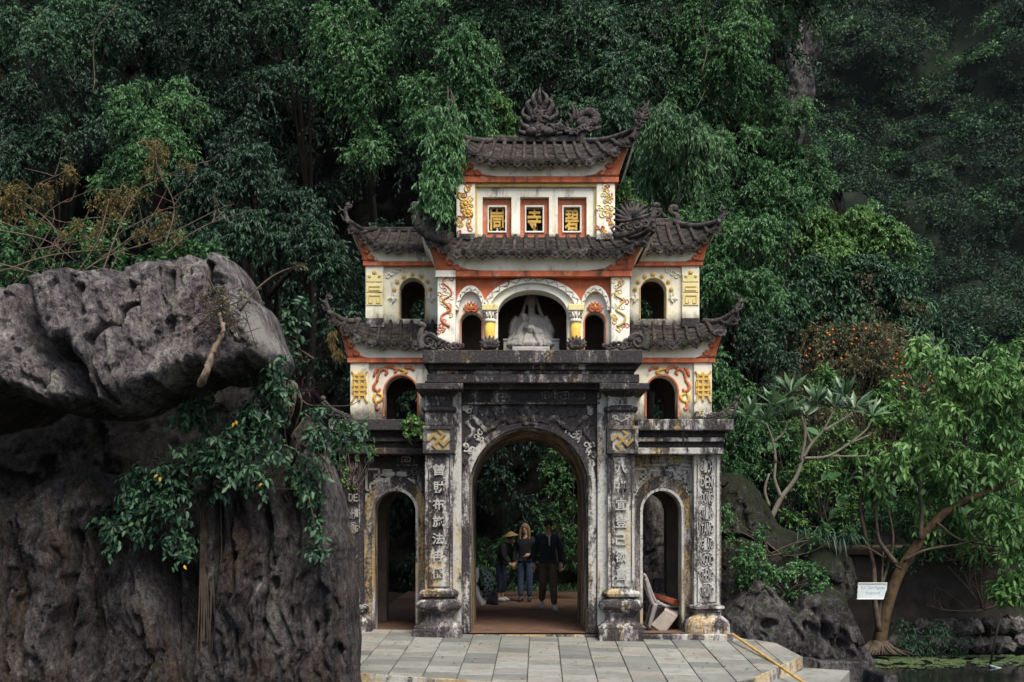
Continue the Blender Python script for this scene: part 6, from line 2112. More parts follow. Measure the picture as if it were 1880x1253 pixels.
# frangipani with grey branches and rosettes of long leaves
fg = empty('frangipani', pxm(1418, 960, 2.2), 'frangipani with bare pale branches and rosettes of long leaves', 'tree')
mb = MB()
lv = Leaves()
yF = 1.9
for pl, r_ in (([(1412, 960), (1434, 915), (1460, 880), (1474, 840)], .05), ([(1474, 842), (1490, 815), (1512, 790), (1530, 755)], .03), ([(1474, 842), (1520, 838), (1560, 815), (1595, 800)], .026), ([(1470, 850), (1478, 800), (1470, 760), (1454, 728)], .028), ([(1434, 915), (1422, 880), (1424, 850)], .035), ([(1412, 930), (1404, 900), (1412, 870)], .03), ([(1512, 792), (1548, 770), (1565, 758)], .03), ([(1490, 815), (1480, 790), (1478, 770)], .02), ([(1424, 850), (1420, 815), (1408, 780)], .028), ([(1420, 812), (1438, 795), (1448, 770)], .02), ([(1408, 782), (1380, 768)], .02), ([(1560, 815), (1590, 790), (1600, 770)], .02), ([(1520, 838), (1580, 838), (1598, 836)], .016)):
    limb(mb, [pxm(a, b, yF) for a, b in pl], r_, r_ * .55, 7)
mb.build('branches', M['bark_pale'], fg, smooth=True)
for (a, b) in ((1376, 764), (1408, 772), (1452, 722), (1446, 762), (1480, 764), (1532, 748), (1568, 752), (1602, 764), (1500, 740), (1420, 745), (1550, 730)):
    c0 = pxm(a, b, yF)
    n = 18
    th = RG.uniform(0, 2 * math.pi, n)
    el = RG.uniform(.15, 1.25, n)
    d = np.stack([np.cos(th) * np.cos(el), np.sin(th) * np.cos(el), np.sin(el)], 1)
    lv.add(np.repeat(c0[None], n, 0) + d * .03, d, np.tile((0, -.6, 1.0), (n, 1)) + RG.normal(0, .25, (n, 3)), RG.uniform(.28, .42, n), RG.uniform(.058, .085, n), RG.uniform(.1, 1, n))
lv.build('leaves', M['leaf_grey'], fg, full=True, curl=.10, fold=.12, each=300)


def bush(name, label, cat, y, mat, masses, L, W, dens=1.0, R0=.28, droop=.4, up=.4, hang=.3, full=False, ntw=14, nl=8, group=None, seed=1, stems=True):
    rng = np.random.default_rng(seed)
    k = (D0 + y) / F
    b0 = pxm(sum(m[0] for m in masses) / len(masses), max(m[1] + m[3] for m in masses), y)
    t_ = empty(name, b0, label, cat, group)
    lv = Leaves()
    mb = MB()
    for m in masses:
        n = max(3, int(math.pi * m[2] * m[3] * k * k * 14 * dens))
        P = mass_points(rng, m[0], m[1], m[2], m[3], y, n)
        lv.spray(P, R0 * rng.uniform(.7, 1.2, n), ntw, nl, L, W, droop, up, hang, np.clip(rng.normal(.42, .2, n), 0, 1), out=(0, -.15, 0), rng=rng)
        if stems:
            for q in P[:max(2, n // 3)]:
                limb(mb, [b0 + np.array((rng.normal(0, .1), 0, 0)), (b0 + q) / 2 + rng.normal(0, .06, 3), q], .014, .004, 4, 4)
    if stems:
        mb.build('stems', M['bark'], t_, smooth=True)
    lv.build('foliage', M[mat], t_, full=full, each=(120 if full and L > .08 else 0))
    return t_


bush('shrub', 'bright green undergrowth shrub left of the leaning tree', 'shrub', 4.6, 'leaf_light', [(1540, 850, 50, 40), (1580, 890, 50, 40), (1520, 900, 40, 40)], .12, .05, .5, full=True, seed=3, group='garden shrubs')
bush('shrub', 'loose pale shrub behind the frangipani', 'shrub', 4.8, 'leaf_mid', [(1440, 850, 50, 60), (1480, 900, 45, 50), (1400, 800, 40, 50), (1460, 790, 40, 30)], .09, .036, .6, seed=4, group='garden shrubs')
bush('shrub', 'airy light green shrub below the orange fruit', 'shrub', 4.4, 'leaf_light', [(1630, 770, 50, 40), (1660, 820, 50, 40), (1600, 820, 40, 30), (1620, 720, 25, 30), (1655, 730, 30, 40), (1510, 690, 24, 24)], .12, .046, .55, full=True, seed=5, group='garden shrubs')
bush('shrub', 'dense shrub at the right edge under the drooping crown', 'shrub', 5.4, 'leaf_mid', [(1760, 830, 70, 60), (1850, 900, 60, 60), (1720, 910, 50, 40), (1800, 900, 60, 40), (1700, 780, 40, 40)], .11, .042, .55, seed=6, group='garden shrubs')
bush('shrub', 'small-leaved green bush on the mossy rock', 'shrub', .85, 'leaf_mid', [(1400, 1045, 55, 38), (1450, 1062, 60, 32), (1380, 1020, 26, 24), (1500, 1072, 30, 20)], .055, .028, 2.2, R0=.2, seed=7, group='garden shrubs')
bush('shrub', 'dark creeper clinging to the mossy rock by the pillar', 'shrub', 1.1, 'leaf_mid', [(1340, 950, 24, 40), (1385, 985, 30, 26), (1350, 1000, 20, 22), (1470, 990, 50, 22), (1530, 975, 30, 20)], .05, .024, 1.0, R0=.18, seed=8, group='garden shrubs')
bush('shrub', 'leafy twig hanging in from the right edge above the pond', 'shrub', 2.2, 'leaf_light', [(1862, 1052, 34, 40), (1880, 1090, 20, 24), (1840, 1080, 18, 20)], .16, .055, .5, full=True, seed=9, group='garden shrubs')
bush('fern', 'low fern clump at the foot of the leaning tree', 'fern', 2.9, 'leaf_dark', [(1690, 1165, 50, 28), (1740, 1180, 50, 20), (1660, 1150, 20, 20), (1720, 1140, 30, 20)], .09, .018, 1.3, R0=.3, droop=.9, seed=10)
bush('shrub', 'shrub behind the leaning tree over the bank edge', 'shrub', 3.9, 'leaf_mid', [(1640, 950, 60, 40), (1710, 960, 60, 36), (1800, 970, 70, 40), (1560, 960, 40, 40), (1860, 970, 40, 40)], .10, .04, .55, seed=12, group='garden shrubs')
# strap-leaved plants
def strap(name, label, cat, c, n, L, W, mat, up=.8, seed=1, spreadx=.1, group=None):
    rng = np.random.default_rng(seed)
    t_ = empty(name, c, label, cat, group)
    mb = []
    V, Fc, T = [], [], []
    for i in range(n):
        th = rng.uniform(0, 2 * math.pi)
        d = np.array((math.cos(th), math.sin(th) * .8, 0))
        l = L * rng.uniform(.6, 1.15)
        b = np.array(c) + np.array((rng.normal(0, spreadx), rng.normal(0, .06), 0))
        s = np.cross(d, (0, 0, 1.0))
        tt = rng.uniform(0, 1)
        k0 = len(V)
        u_ = up * rng.uniform(.6, 1.3)
        for j in range(6):
            t = j / 5
            p_ = b + d * l * t * .8 + np.array((0, 0, l * (u_ * t - 1.05 * t * t)))
            w = W * (1 - t) ** .6 * (.6 + .4 * min(1, t * 5)) * .5
            V += [p_ + s * w, p_ + np.array((0, 0, -.15 * w)), p_ - s * w]
            T += [tt] * 3
        for j in range(5):
            a = k0 + j * 3
            Fc += [(a, a + 1, a + 4, a + 3), (a + 1, a + 2, a + 5, a + 4)]
    V, T = np.array(V), np.array(T)
    Fl = np.array(Fc[:10])
    for i in range(n):
        link('leaf', np_mesh('leaf', V[i * 18:(i + 1) * 18], Fl, M[mat], T[i * 18:(i + 1) * 18]), t_)
    return t_


for k, (a, b) in enumerate(((1490, 980), (1525, 985), (1550, 990))):
    strap('strap_plant', ['dark strap-leaved plant hanging over the mossy rock, left of three', 'dark strap-leaved plant hanging over the mossy rock, middle of three', 'dark strap-leaved plant hanging over the mossy rock, right of three'][k], 'plant', pxm(a, b, 1.3), 34, .5, .035, 'leaf_dark', .7, 40 + k, .15, 'strap-leaved plants on the rock')
strap('cordyline', 'spiky plant with dark reddish leaves above the left rock pillar', 'plant', pxm(556, 728, -2.4), 24, .38, .032, 'leaf_red', 1.3, 51, .03)
# broad-leaved plants on the bank
for k, (a, b, yy, n, L_, lab) in enumerate(((1570, 960, 4.4, 9, .55, 'broad-leaved plant with bright green leaves left of the leaning trunk'), (1640, 950, 4.6, 9, .5, 'broad-leaved plant directly behind the forked stems'), (1720, 950, 4.4, 8, .55, 'broad-leaved plant behind the bend of the leaning trunk'), (1800, 960, 4.4, 8, .5, 'broad-leaved plant under the long leaning limb'), (1868, 955, 4.2, 9, .55, 'broad-leaved plant at the right edge on the bank'), (1545, 915, 4.2, 7, .38, 'tall broad-leaved plant beside the mossy rock'), (1440, 845, 4.2, 4, .34, 'broad-leaved plant with one big leaf behind the frangipani'), (1362, 790, 2.2, 4, .34, 'broad-leaved plant beside the right ledge corner of the gate'))):
    rng = np.random.default_rng(60 + k)
    c0 = pxm(a, b, yy)
    t_ = empty('broadleaf_plant', c0, lab, 'plant', 'broad-leaved plants on the bank')
    lv = Leaves()
    mb = MB()
    for i in range(n):
        th = rng.uniform(0, 2 * math.pi)
        h = rng.uniform(.25, .75)
        tp = c0 + np.array((math.cos(th) * h * .6, math.sin(th) * h * .5 - .1, h))
        limb(mb, [c0, c0 * .5 + tp * .5 + np.array((0, 0, .1)), tp], .014, .008, 5, 4)
        ax = np.array((math.cos(th), math.sin(th) - .5, -.55 + rng.normal(0, .2)))
        lv.add(tp[None], ax[None], np.array([(rng.normal(0, .2), -.5, .8)]), L_ * rng.uniform(.7, 1.2), L_ * .55 * rng.uniform(.8, 1.1), rng.uniform(.0, 1))
    mb.build('stalks', M['leaf_mid'], t_, smooth=True)
    lv.build('leaves', M['leaf_taro'], t_, full=True, curl=.08, fold=.10, each=50)
# bare branching shrub on the far bank
bs = empty('bare_shrub', pxm(1805, 1120, 3.2), 'bare branching shrub in front of the dark retaining wall', 'shrub')
mb = MB()
rng = np.random.default_rng(71)
for (a, b) in ((1740, 1040), (1760, 1010), (1790, 1000), (1810, 980), (1835, 1010), (1860, 1040), (1875, 1070), (1700, 1110), (1730, 1120), (1780, 1060), (1845, 1075)):
    p0_, p1_ = pxm(1805, 1120, 3.2), pxm(a, b, 3.0 + rng.uniform(-.2, .2))
    cp = limb(mb, [p0_, p0_ * .5 + p1_ * .5 + rng.normal(0, .08, 3), p1_], .025, .006, 5)
    for j in range(3):
        q = np.array(cp[rng.integers(3, len(cp))])
        limb(mb, [q, q + rng.normal(0, .15, 3) + np.array((0, 0, .12)), q + rng.normal(0, .25, 3) + np.array((0, 0, .2))], .008, .003, 4)
mb.build('branches', M['bark'], bs, smooth=True)
# foliage seen through the passage
bush('garden_bush', 'sunlit leafy bush behind the gate, seen through the tall arch', 'bush', 7.0, 'leaf_mid', [(1036, 880, 34, 60), (1048, 960, 36, 50), (1010, 950, 26, 40), (1040, 820, 30, 40), (1064, 1010, 30, 40), (1015, 850, 22, 40)], .09, .036, .8, seed=14)
bush('garden_bush', 'dim low bush behind the people in the passage', 'bush', 7.6, 'leaf_mid', [(905, 1020, 40, 30), (950, 1010, 30, 26), (885, 1040, 30, 24)], .12, .03, .8, seed=15)
for k in range(9):
    strap('border_grass', 'grass clump edging the garden path behind the gate', 'grass clump', pxm(930 + k * 17, 1086, 7.0), 22, .42, .02, 'leaf_mid', 1.2, 80 + k, .12, 'grass clumps edging the path')

# ------------------------------------------------------------------ left side plants
# brown-tufted dead shrub behind the boulders
ds = empty('dead_shrub', pxm(90, 520, -1.6), 'tangled dry shrub with brown seed tufts above the left boulders', 'shrub')
mb = MB()
sd = Leaves()
gl = Leaves()
rng = np.random.default_rng(91)
stems = [[(-20, 362), (60, 385), (100, 420), (125, 470)], [(-20, 400), (50, 430), (85, 480), (110, 520)], [(70, 510), (110, 430), (170, 400), (255, 412)], [(120, 520), (200, 470), (290, 440), (400, 385), (430, 375)], [(180, 520), (240, 370), (290, 330), (365, 300)], [(90, 520), (40, 450), (-20, 440)], [(30, 520), (100, 400), (60, 350), (110, 320), (135, 305)], [(130, 520), (180, 440), (200, 370), (220, 350)], [(70, 400), (112, 432), (76, 475)], [(200, 500), (240, 440), (310, 430), (345, 425)], [(-20, 330), (40, 370), (90, 400), (150, 415)], [(-20, 480), (60, 500), (110, 520)], [(300, 470), (350, 430), (400, 405), (470, 385)], [(300, 460), (320, 380), (290, 310), (286, 262)], [(20, 520), (60, 430), (100, 380), (180, 345)], [(150, 500), (260, 420), (300, 360), (310, 335)], [(0, 500), (90, 470), (190, 460), (250, 470)], [(-20, 420), (80, 440), (140, 480)], [(60, 460), (150, 440), (230, 400)], [(200, 440), (290, 390), (330, 380)]]
for s_ in stems:
    yy = -1.6 + rng.uniform(-.6, .5)
    cp = limb(mb, [pxm(a, b, yy + rng.uniform(-.1, .1)) for a, b in s_], .010, .003, 5)
    for j in range(4):
        q = np.array(cp[rng.integers(2, len(cp))])
        e_ = q + rng.normal(0, .16, 3) + np.array((.05, 0, .10))
        limb(mb, [q, (q + e_) / 2 + rng.normal(0, .03, 3), e_], .006, .002, 4)
mb.build('stems', M['dry_stem'], ds, smooth=True)
for (a, b, n) in ((10, 365, 26), (40, 350, 24), (20, 345, 20), (80, 345, 12), (70, 370, 14), (200, 375, 22), (225, 360, 20), (240, 350, 14), (180, 365, 12), (286, 265, 20), (289, 280, 22), (293, 292, 12), (130, 310, 14), (120, 320, 10), (275, 315, 8), (345, 300, 10), (240, 370, 10), (170, 440, 14), (190, 410, 14), (110, 430, 10), (60, 400, 10), (280, 430, 14), (300, 420, 14), (260, 430, 10), (305, 400, 14), (320, 435, 10), (80, 345, 10), (30, 380, 14), (10, 400, 10), (210, 385, 16), (150, 410, 8)):
    n = max(5, int(n * .55))
    lvp = pxm(a, b, -1.9) + rng.normal(0, .05, (n, 3))
    sd.spray(lvp, .10, 5, 6, .035, .016, .6, -.1, .4, rng.uniform(.1, .9, n), rng=rng)
sd.build('seed_tufts', M['seed'], ds)
for (a, b, r_) in ((40, 500, 40), (110, 500, 40), (180, 480, 40), (240, 480, 34), (300, 470, 34), (60, 450, 40), (20, 470, 40), (140, 450, 40), (210, 440, 40), (10, 510, 30), (180, 500, 20), (340, 460, 30), (90, 480, 40), (380, 470, 30), (30, 420, 30)):
    k = (D0 - 1.2) / F
    C = pxm(a, b, -1.2) + rng.normal(0, .5, (5, 3)) * r_ * k
    gl.spray(C, r_ * k * .8, 7, 6, .085, .04, .4, .5, .2, rng.uniform(.1, .8, 5), rng=rng)
gl.build('green_leaves', M['leaf_mid'], ds)
# creeper over the lower left rocks
cr = empty('creeper', pxm(480, 720, -3.3), 'glossy creeper spilling over the dark hollow below the boulders', 'creeper')
mb = MB()
lv = Leaves()
yl_ = Leaves()
rng = np.random.default_rng(95)
runs = [[(500, 690), (470, 760), (420, 800), (370, 850), (340, 920), (335, 1010)], [(520, 680), (480, 770), (440, 830), (400, 850), (360, 830)], [(510, 690), (460, 780), (380, 840), (300, 870), (235, 890)], [(500, 740), (420, 800), (330, 850), (270, 870), (250, 900)], [(520, 700), (520, 760), (530, 830), (560, 880), (570, 920)], [(510, 720), (500, 800), (480, 860), (470, 900)], [(400, 740), (365, 745), (350, 770), (360, 790)], [(530, 700), (560, 740), (590, 745), (640, 745), (660, 735)], [(560, 760), (590, 790), (600, 830), (590, 860)], [(480, 700), (500, 690), (520, 685), (510, 720)], [(440, 830), (430, 870), (440, 900)], [(370, 830), (330, 880), (300, 920), (290, 960)], [(300, 900), (300, 940), (315, 985), (335, 1005)], [(600, 790), (640, 800), (670, 815), (690, 830)], [(560, 890), (575, 950), (578, 1000)], [(290, 880), (260, 930), (215, 960), (200, 1000)], [(260, 920), (230, 960), (165, 960)], [(590, 740), (610, 760), (605, 790)]]
for r_ in runs:
    y0_ = -3.55 + rng.uniform(-.15, .1)
    cp = limb(mb, [pxm(a, b, y0_ + .1 * math.sin(a)) for a, b in r_], .010, .004, 5, 6)
    dens = .10 if r_[-1][0] > 640 else (.62 if r_[0][0] < 560 else .3)
    for q in cp[2:]:
        if rng.random() < dens:
            C = np.array(q)[None] + rng.normal(0, .075, (2, 3))
            lv.spray(C, .16, 5, 4, .088, .036, .5, .3, .45, np.clip(rng.normal(.45, .22, 2), 0, 1), out=(0, -.45, 0), rng=rng)
for k in range(16):
    a, b = rng.uniform(300, 560), rng.uniform(740, 860)
    limb(mb, [pxm(a, b, -3.4), pxm(a + rng.normal(0, 20), b + 30, -3.6), pxm(a + rng.normal(0, 40), b + rng.uniform(30, 90), -3.5)], .007, .003, 4)
mb.build('stems', M['bark'], cr, smooth=True)
lv.build('foliage', M['leaf_creep'], cr, full=True, each=300)
for (a, b) in ((290, 872), (294, 876), (297, 878), (434, 772), (338, 1038), (482, 888), (430, 776)):
    yl_.add(pxm(a, b, -3.85)[None], np.array([(rng.normal(0, .5), -.2, -.6)]), np.array([(0, -.9, .4)]), .055, .03, rng.random())
yl_.build('yellow_leaves', M['leaf_yellow'], cr, full=True, each=20)
hr = MB()
for k in range(12):
    a = 500 + rng.uniform(0, 40)
    hr.tube(curve_pts([pxm(a, 700, -3.2), pxm(a + rng.normal(0, 8), 740, -3.35), pxm(a + rng.normal(0, 14), 790, -3.3)], 4), taper(9, .016, .006), 5)
for k in range(14):
    a = 385 + rng.uniform(-20, 26)
    hr.tube(curve_pts([pxm(a, 900, -3.1), pxm(a + rng.normal(0, 6), 1050, -3.3), pxm(a + rng.normal(0, 10), 1250, -3.25)], 5), taper(11, .012, .007), 5)
hr.build('hanging_roots', M['bark'], cr, smooth=True)
# dead root and nest of twigs on the jagged boulder
dr = empty('dead_root', pxm(376, 706, -4.3), 'bleached dead root with a nest of dry twigs on the jagged boulder', 'root')
mb = MB()
cp = limb(mb, [pxm(368, 706, -4.15), pxm(376, 690, -4.32), pxm(384, 668, -4.36), pxm(393, 645, -4.38), pxm(404, 620, -4.40), pxm(410, 604, -4.40), pxm(404, 585, -4.4), pxm(402, 570, -4.35)], .042, .014, 8)
mb.v = [tuple(np.array(v) + RG.normal(0, .006, 3)) for v in mb.v]
for j in range(len(mb.v)):
    v = mb.v[j]
mb.build('root', M['dead'], dr, smooth=True)
mb = MB()
for k in range(46):
    a, b = 412 + rng.normal(0, 20), 572 + rng.normal(0, 14)
    p0_ = pxm(a, b, -4.38 + rng.normal(0, .03))
    limb(mb, [p0_, p0_ + rng.normal(0, .07, 3) * np.array((1, .5, 1)), p0_ + rng.normal(0, .15, 3) * np.array((1, .4, 1))], .007, .003, 4)
limb(mb, [pxm(440, 572, -4.3), pxm(468, 535, -4.3), pxm(500, 508, -4.2), pxm(530, 494, -4.2), pxm(556, 488, -4.2)], .014, .006, 5)
limb(mb, [pxm(405, 600, -4.42), pxm(375, 590, -4.45), pxm(345, 572, -4.45)], .009, .003, 5)
mb.build('twigs', M['bark'], dr, smooth=True)
lv = Leaves()
C = pxm(405, 560, -4.4) + rng.normal(0, .12, (10, 3))
lv.spray(C, .12, 5, 5, .05, .02, .3, .6, .2, rng.uniform(.2, .8, 10), rng=rng)
C = pxm(548, 488, -4.2) + rng.normal(0, .03, (3, 3))
lv.spray(C, .06, 5, 4, .04, .02, .2, .5, .2, rng.uniform(.2, .8, 3), rng=rng)
lv.build('dry_leaves', M['leaf_brown'], dr)
bush('climber', 'thin climber with pairs of leaves between boulder and gate', 'climber', -2.6, 'leaf_creep', [(540, 580, 16, 30), (545, 640, 12, 20), (556, 555, 8, 12), (528, 600, 12, 12)], .10, .045, 1.0, R0=.14, full=True, ntw=5, nl=4, seed=17)
bush('ledge_plant', 'small bright green plant on the left cornice by the emblem box', 'plant', -.08, 'leaf_light', [(762, 775, 18, 12), (748, 782, 14, 12), (776, 783, 10, 8), (755, 792, 12, 6)], .06, .045, 3.0, R0=.12, full=True, ntw=6, nl=5, seed=18)
bush('ledge_plant', 'thin vine with pale leaves trailing down the left cornice end', 'plant', -.05, 'leaf_light', [(632, 780, 16, 8), (646, 800, 8, 10), (655, 825, 6, 8), (683, 822, 3, 10), (630, 850, 8, 26), (640, 890, 14, 14)], .06, .03, 2.0, R0=.1, full=True, ntw=5, nl=4, seed=19)
bush('roof_plant', 'leafy plant rooted beside the top tower on the right', 'plant', 1.2, 'leaf_light', [(1146, 345, 12, 18), (1156, 365, 16, 14), (1170, 378, 14, 8), (1140, 372, 12, 14)], .09, .026, 2.2, R0=.18, full=True, ntw=6, nl=6, seed=20)
bush('roof_plant', 'dead brown grass hanging from the left lower roof tip', 'plant', .1, 'seed', [(622, 640, 5, 20), (612, 620, 5, 16)], .12, .008, 5.0, R0=.08, hang=2.0, seed=22, stems=False)
bush('roof_plant', 'palm-like plant seen through the right upper window', 'plant', 3.0, 'leaf_grey', [(1188, 552, 14, 14), (1184, 575, 14, 14)], .22, .03, 1.5, R0=.1, seed=23)
# hanging lianas
for k, (pl, lab) in enumerate((([(1300, -20), (1290, 40), (1298, 90), (1290, 130), (1294, 165), (1278, 200)], 'long liana hanging in front of the tall green tree'), ([(215, 10), (176, 60), (172, 110), (174, 150), (170, 168)], 'thin hanging root in the dark gap near the top left'))):
    m = MB()
    cp = limb(m, [pxm(a, b, 3.2 + .2 * math.sin(b)) for a, b in pl], .014, .006, 6)
    o = m.build('liana', M['bark'], None, smooth=True)
    tag(o, lab, 'liana', 'lianas hanging from the trees')

lv = Leaves()
rng = np.random.default_rng(123)
n = 70
px_, py_ = rng.uniform(670, 1430, n), 1172 + rng.beta(1, 1.6, n) * 75
P = np.array([(*on_terrace(a, b), 0) for a, b in zip(px_, py_)])
P[:, 2] = tz(P[:, 0], P[:, 1]) + .006
P = P[P[:, 1] < -.35]
n = len(P)
lv.add(P, np.c_[rng.normal(size=(n, 2)), rng.normal(0, .08, n)], np.c_[rng.normal(0, .2, (n, 2)), np.ones(n)], rng.uniform(.03, .06, n), rng.uniform(.015, .03, n), rng.random(n))
tag(lv.build('fallen_leaves', M['leaf_brown']), 'small dry leaves fallen on the paving', kind='stuff')

bush('shrub', 'pale feathery undergrowth between the frangipani and the leaning tree', 'shrub', 3.9, 'leaf_light', [(1500, 880, 40, 50), (1470, 930, 36, 40), (1560, 920, 40, 36), (1540, 800, 30, 30)], .075, .032, .7, R0=.24, seed=31, group='garden shrubs')
bush('shrub', 'yellow-green undergrowth right of the forked stems', 'shrub', 4.2, 'leaf_light', [(1650, 900, 46, 40), (1700, 900, 40, 40), (1740, 950, 40, 34), (1660, 960, 40, 30)], .075, .032, .7, R0=.24, seed=32, group='garden shrubs')
bush('shrub', 'yellow-green undergrowth at the right edge over the bank', 'shrub', 4.4, 'leaf_light', [(1790, 940, 46, 40), (1850, 960, 46, 40), (1870, 880, 40, 50), (1820, 990, 40, 20)], .075, .032, .7, R0=.24, seed=33, group='garden shrubs')
bush('shrub', 'dark trailing plant hanging over the retaining wall edge', 'shrub', 3.3, 'leaf_mid', [(1700, 1012, 60, 16), (1790, 1014, 60, 16), (1860, 1012, 40, 16), (1660, 1015, 30, 14)], .07, .03, 1.2, R0=.22, droop=1.0, seed=34, group='garden shrubs')


bush('shrub', 'airy yellow-green shrub left of the drooping crown, under the far cliff', 'shrub', 4.9, 'leaf_light', [(1700, 770, 40, 40), (1740, 820, 40, 40), (1680, 830, 36, 36), (1770, 780, 34, 34)], .075, .03, .8, R0=.26, seed=41, group='garden shrubs')
bush('shrub', 'airy yellow-green shrub behind the rosettes of the frangipani', 'shrub', 5.2, 'leaf_light', [(1450, 800, 40, 40), (1500, 830, 40, 40), (1400, 740, 34, 40), (1540, 790, 36, 36), (1480, 720, 34, 24)], .07, .028, .8, R0=.26, seed=42, group='garden shrubs')
# ------------------------------------------------------------------ statue, people and small things
def applied(ob, name, mat, parent=None, smooth=True):
    """Mesh of an object with its modifiers applied, linked under its own name."""
    bpy.context.view_layer.update()
    dg = bpy.context.evaluated_depsgraph_get()
    me = bpy.data.meshes.new_from_object(ob.evaluated_get(dg), depsgraph=dg)
    me.name = name
    old = ob.data
    bpy.data.objects.remove(ob)
    bpy.data.meshes.remove(old)
    me.materials.clear()
    me.materials.append(mat)
    if smooth:
        me.shade_smooth()
    return link(name, me, parent)


def skin(name, V, E, Rr, mat, parent, sub=2, extra=None):
    me = bpy.data.meshes.new(name)
    me.from_pydata([tuple(v) for v in V], E, [])
    ob = bpy.data.objects.new('tmp_' + name, me)
    COL.objects.link(ob)
    ob.modifiers.new('skin', 'SKIN')
    if not me.skin_vertices:
        me.skin_vertices.new()
    for i, r in enumerate(Rr):
        r = r if isinstance(r, (tuple, list)) else (r, r)
        me.skin_vertices[0].data[i].radius = r
    me.skin_vertices[0].data[0].use_root = True
    sm = ob.modifiers.new('sub', 'SUBSURF')
    sm.levels = sub
    sm.render_levels = sub
    return applied(ob, name, mat, parent)


# seated stone figure in the niche: one body grown from overlapping volumes
ys_ = .80
st = empty('statue', (X(976, ys_), ys_, Z(643, ys_) + .0), 'seated white stone figure in flowing robes inside the arched niche', 'statue')
q = lambda a, b, d=0.0: np.array((X(a, ys_), ys_ - d, Z(b, ys_)))
mb = MB()
mb.ball(q(975, 611, .0), (.25, .17, .24), 20, 14)              # torso
mb.ball(q(975, 590, .0), (.27, .14, .10), 16, 10)              # shoulders
mb.ball(q(974, 628, .10), (.35, .24, .13), 20, 12)             # crossed legs under the robe
mb.ball(q(974, 637, .12), (.38, .26, .10), 20, 10)
mb.tube([q(976, 580), q(976, 560)], [.062, .050], 12)           # neck
mb.ball(q(976, 554, .03), (.080, .095, .105), 18, 14)           # head
mb.ball(q(976, 546, .0), (.080, .09, .06), 14, 10)               # hair
mb.ball(q(976, 539, .0), (.038, .045, .04), 12, 8)                # topknot
mb.ball(q(976, 554, .15), (.018, .03, .04), 8, 6)               # nose
mb.ball(q(976, 563, .11), (.04, .03, .018), 8, 6)               # chin
for s in (-1, 1):
    mb.tube(curve_pts([q(976 + s * 8, 546, -.02), q(976 + s * 12, 558, -.02), q(976 + s * 15, 570, -.01), q(976 + s * 22, 588, .02)], 4), taper(13, .020, .032), 8)
mb.tube(curve_pts([q(957, 588), q(946, 604), q(949, 622, .1), q(962, 604, .2), q(964, 596, .22)], 5), taper(21, .12, .05), 12)   # raised arm
mb.tube(curve_pts([q(994, 588), q(1005, 604), q(1000, 620, .12), q(982, 616, .26), q(972, 610, .28)], 5), taper(21, .13, .055), 12)
mb.ball(q(963, 591, .22), (.042, .035, .05), 8, 6)
for k in range(4):
    mb.tube([q(960 + k * 2.2, 589, .23), q(959 + k * 2.6, 583 - (k % 3), .24)], [.014, .009], 6)
mb.ball(q(971, 610, .30), (.07, .05, .03), 8, 6)
for s in (-1, 1):                                              # sleeves and hem folds falling over the knees
    for k in range(7):
        mb.tube(curve_pts([q(976 + s * (17 + k * 1.2), 592 + k * 2, .05), q(976 + s * (25 + k * 1.3), 612 + k, .12 + .02 * (k % 2)), q(976 + s * (18 + k * 3), 640, .18 + .03 * (k % 2))], 5), taper(11, .045, .03), 7)
for k in range(9):
    mb.tube(curve_pts([q(962 + k * 3, 618 + abs(4 - k), .26), q(954 + k * 5, 630, .33), q(947 + k * 6.6, 642, .34)], 4), .022, 7)
me = mb.mesh('body', M['statue'])
ob = bpy.data.objects.new('tmp_statue', me)
COL.objects.link(ob)
rm = ob.modifiers.new('remesh', 'REMESH')
rm.mode = 'VOXEL'
rm.voxel_size = .011
sm = ob.modifiers.new('smooth', 'SMOOTH')
sm.iterations = 1
body = applied(ob, 'body', M['statue'], st)
_me = body.data
_n = len(_me.vertices)
_co = np.empty(_n * 3, np.float32)
_no = np.empty(_n * 3, np.float32)
_me.vertices.foreach_get('co', _co)
_me.vertices.foreach_get('normal', _no)
_co, _no = _co.reshape(-1, 3), _no.reshape(-1, 3)
_u = np.c_[(_co[:, 0] - X(976, ys_)) * 9 + np.sign(_co[:, 0] - X(976, ys_)) * (_co[:, 2] - Z(600, ys_)) * 3.5, _co[:, 1] * 3, _co[:, 2] * 1.6]
_f = np.clip((Z(578, ys_) - _co[:, 2]) / .15, 0, 1) * (fbm(_u, 3, ridged=True) - .8) * .030
_co = _co + _no * _f[:, None]
_me.vertices.foreach_set('co', np.ascontiguousarray(_co, np.float32).ravel())
_me.update()
MB().pbox(940, 1010, 636, 647, ys_ - .42, ys_ + .30).build('plinth', M['statue'], st, bevel=.02)
for a in (924, 1010):
    m = MB().pbox(a, a + 17, 625, 646, ys_ - .20, ys_ + .1)
    m.pbox(a - 1, a + 18, 622, 626, ys_ - .22, ys_ + .12)
    m.build('side_block', M['statue'], st, bevel=.012)
m = MB()
for k in range(7):
    c = q(946 + k * 9.4, 640, .29)
    m.tube([(c[0] - .035, c[1], c[2] - .02), (c[0], c[1] - .01, c[2] + .03), (c[0] + .035, c[1], c[2] - .02)], .01, 5)
m.build('petal_carving', M['statue'], st)

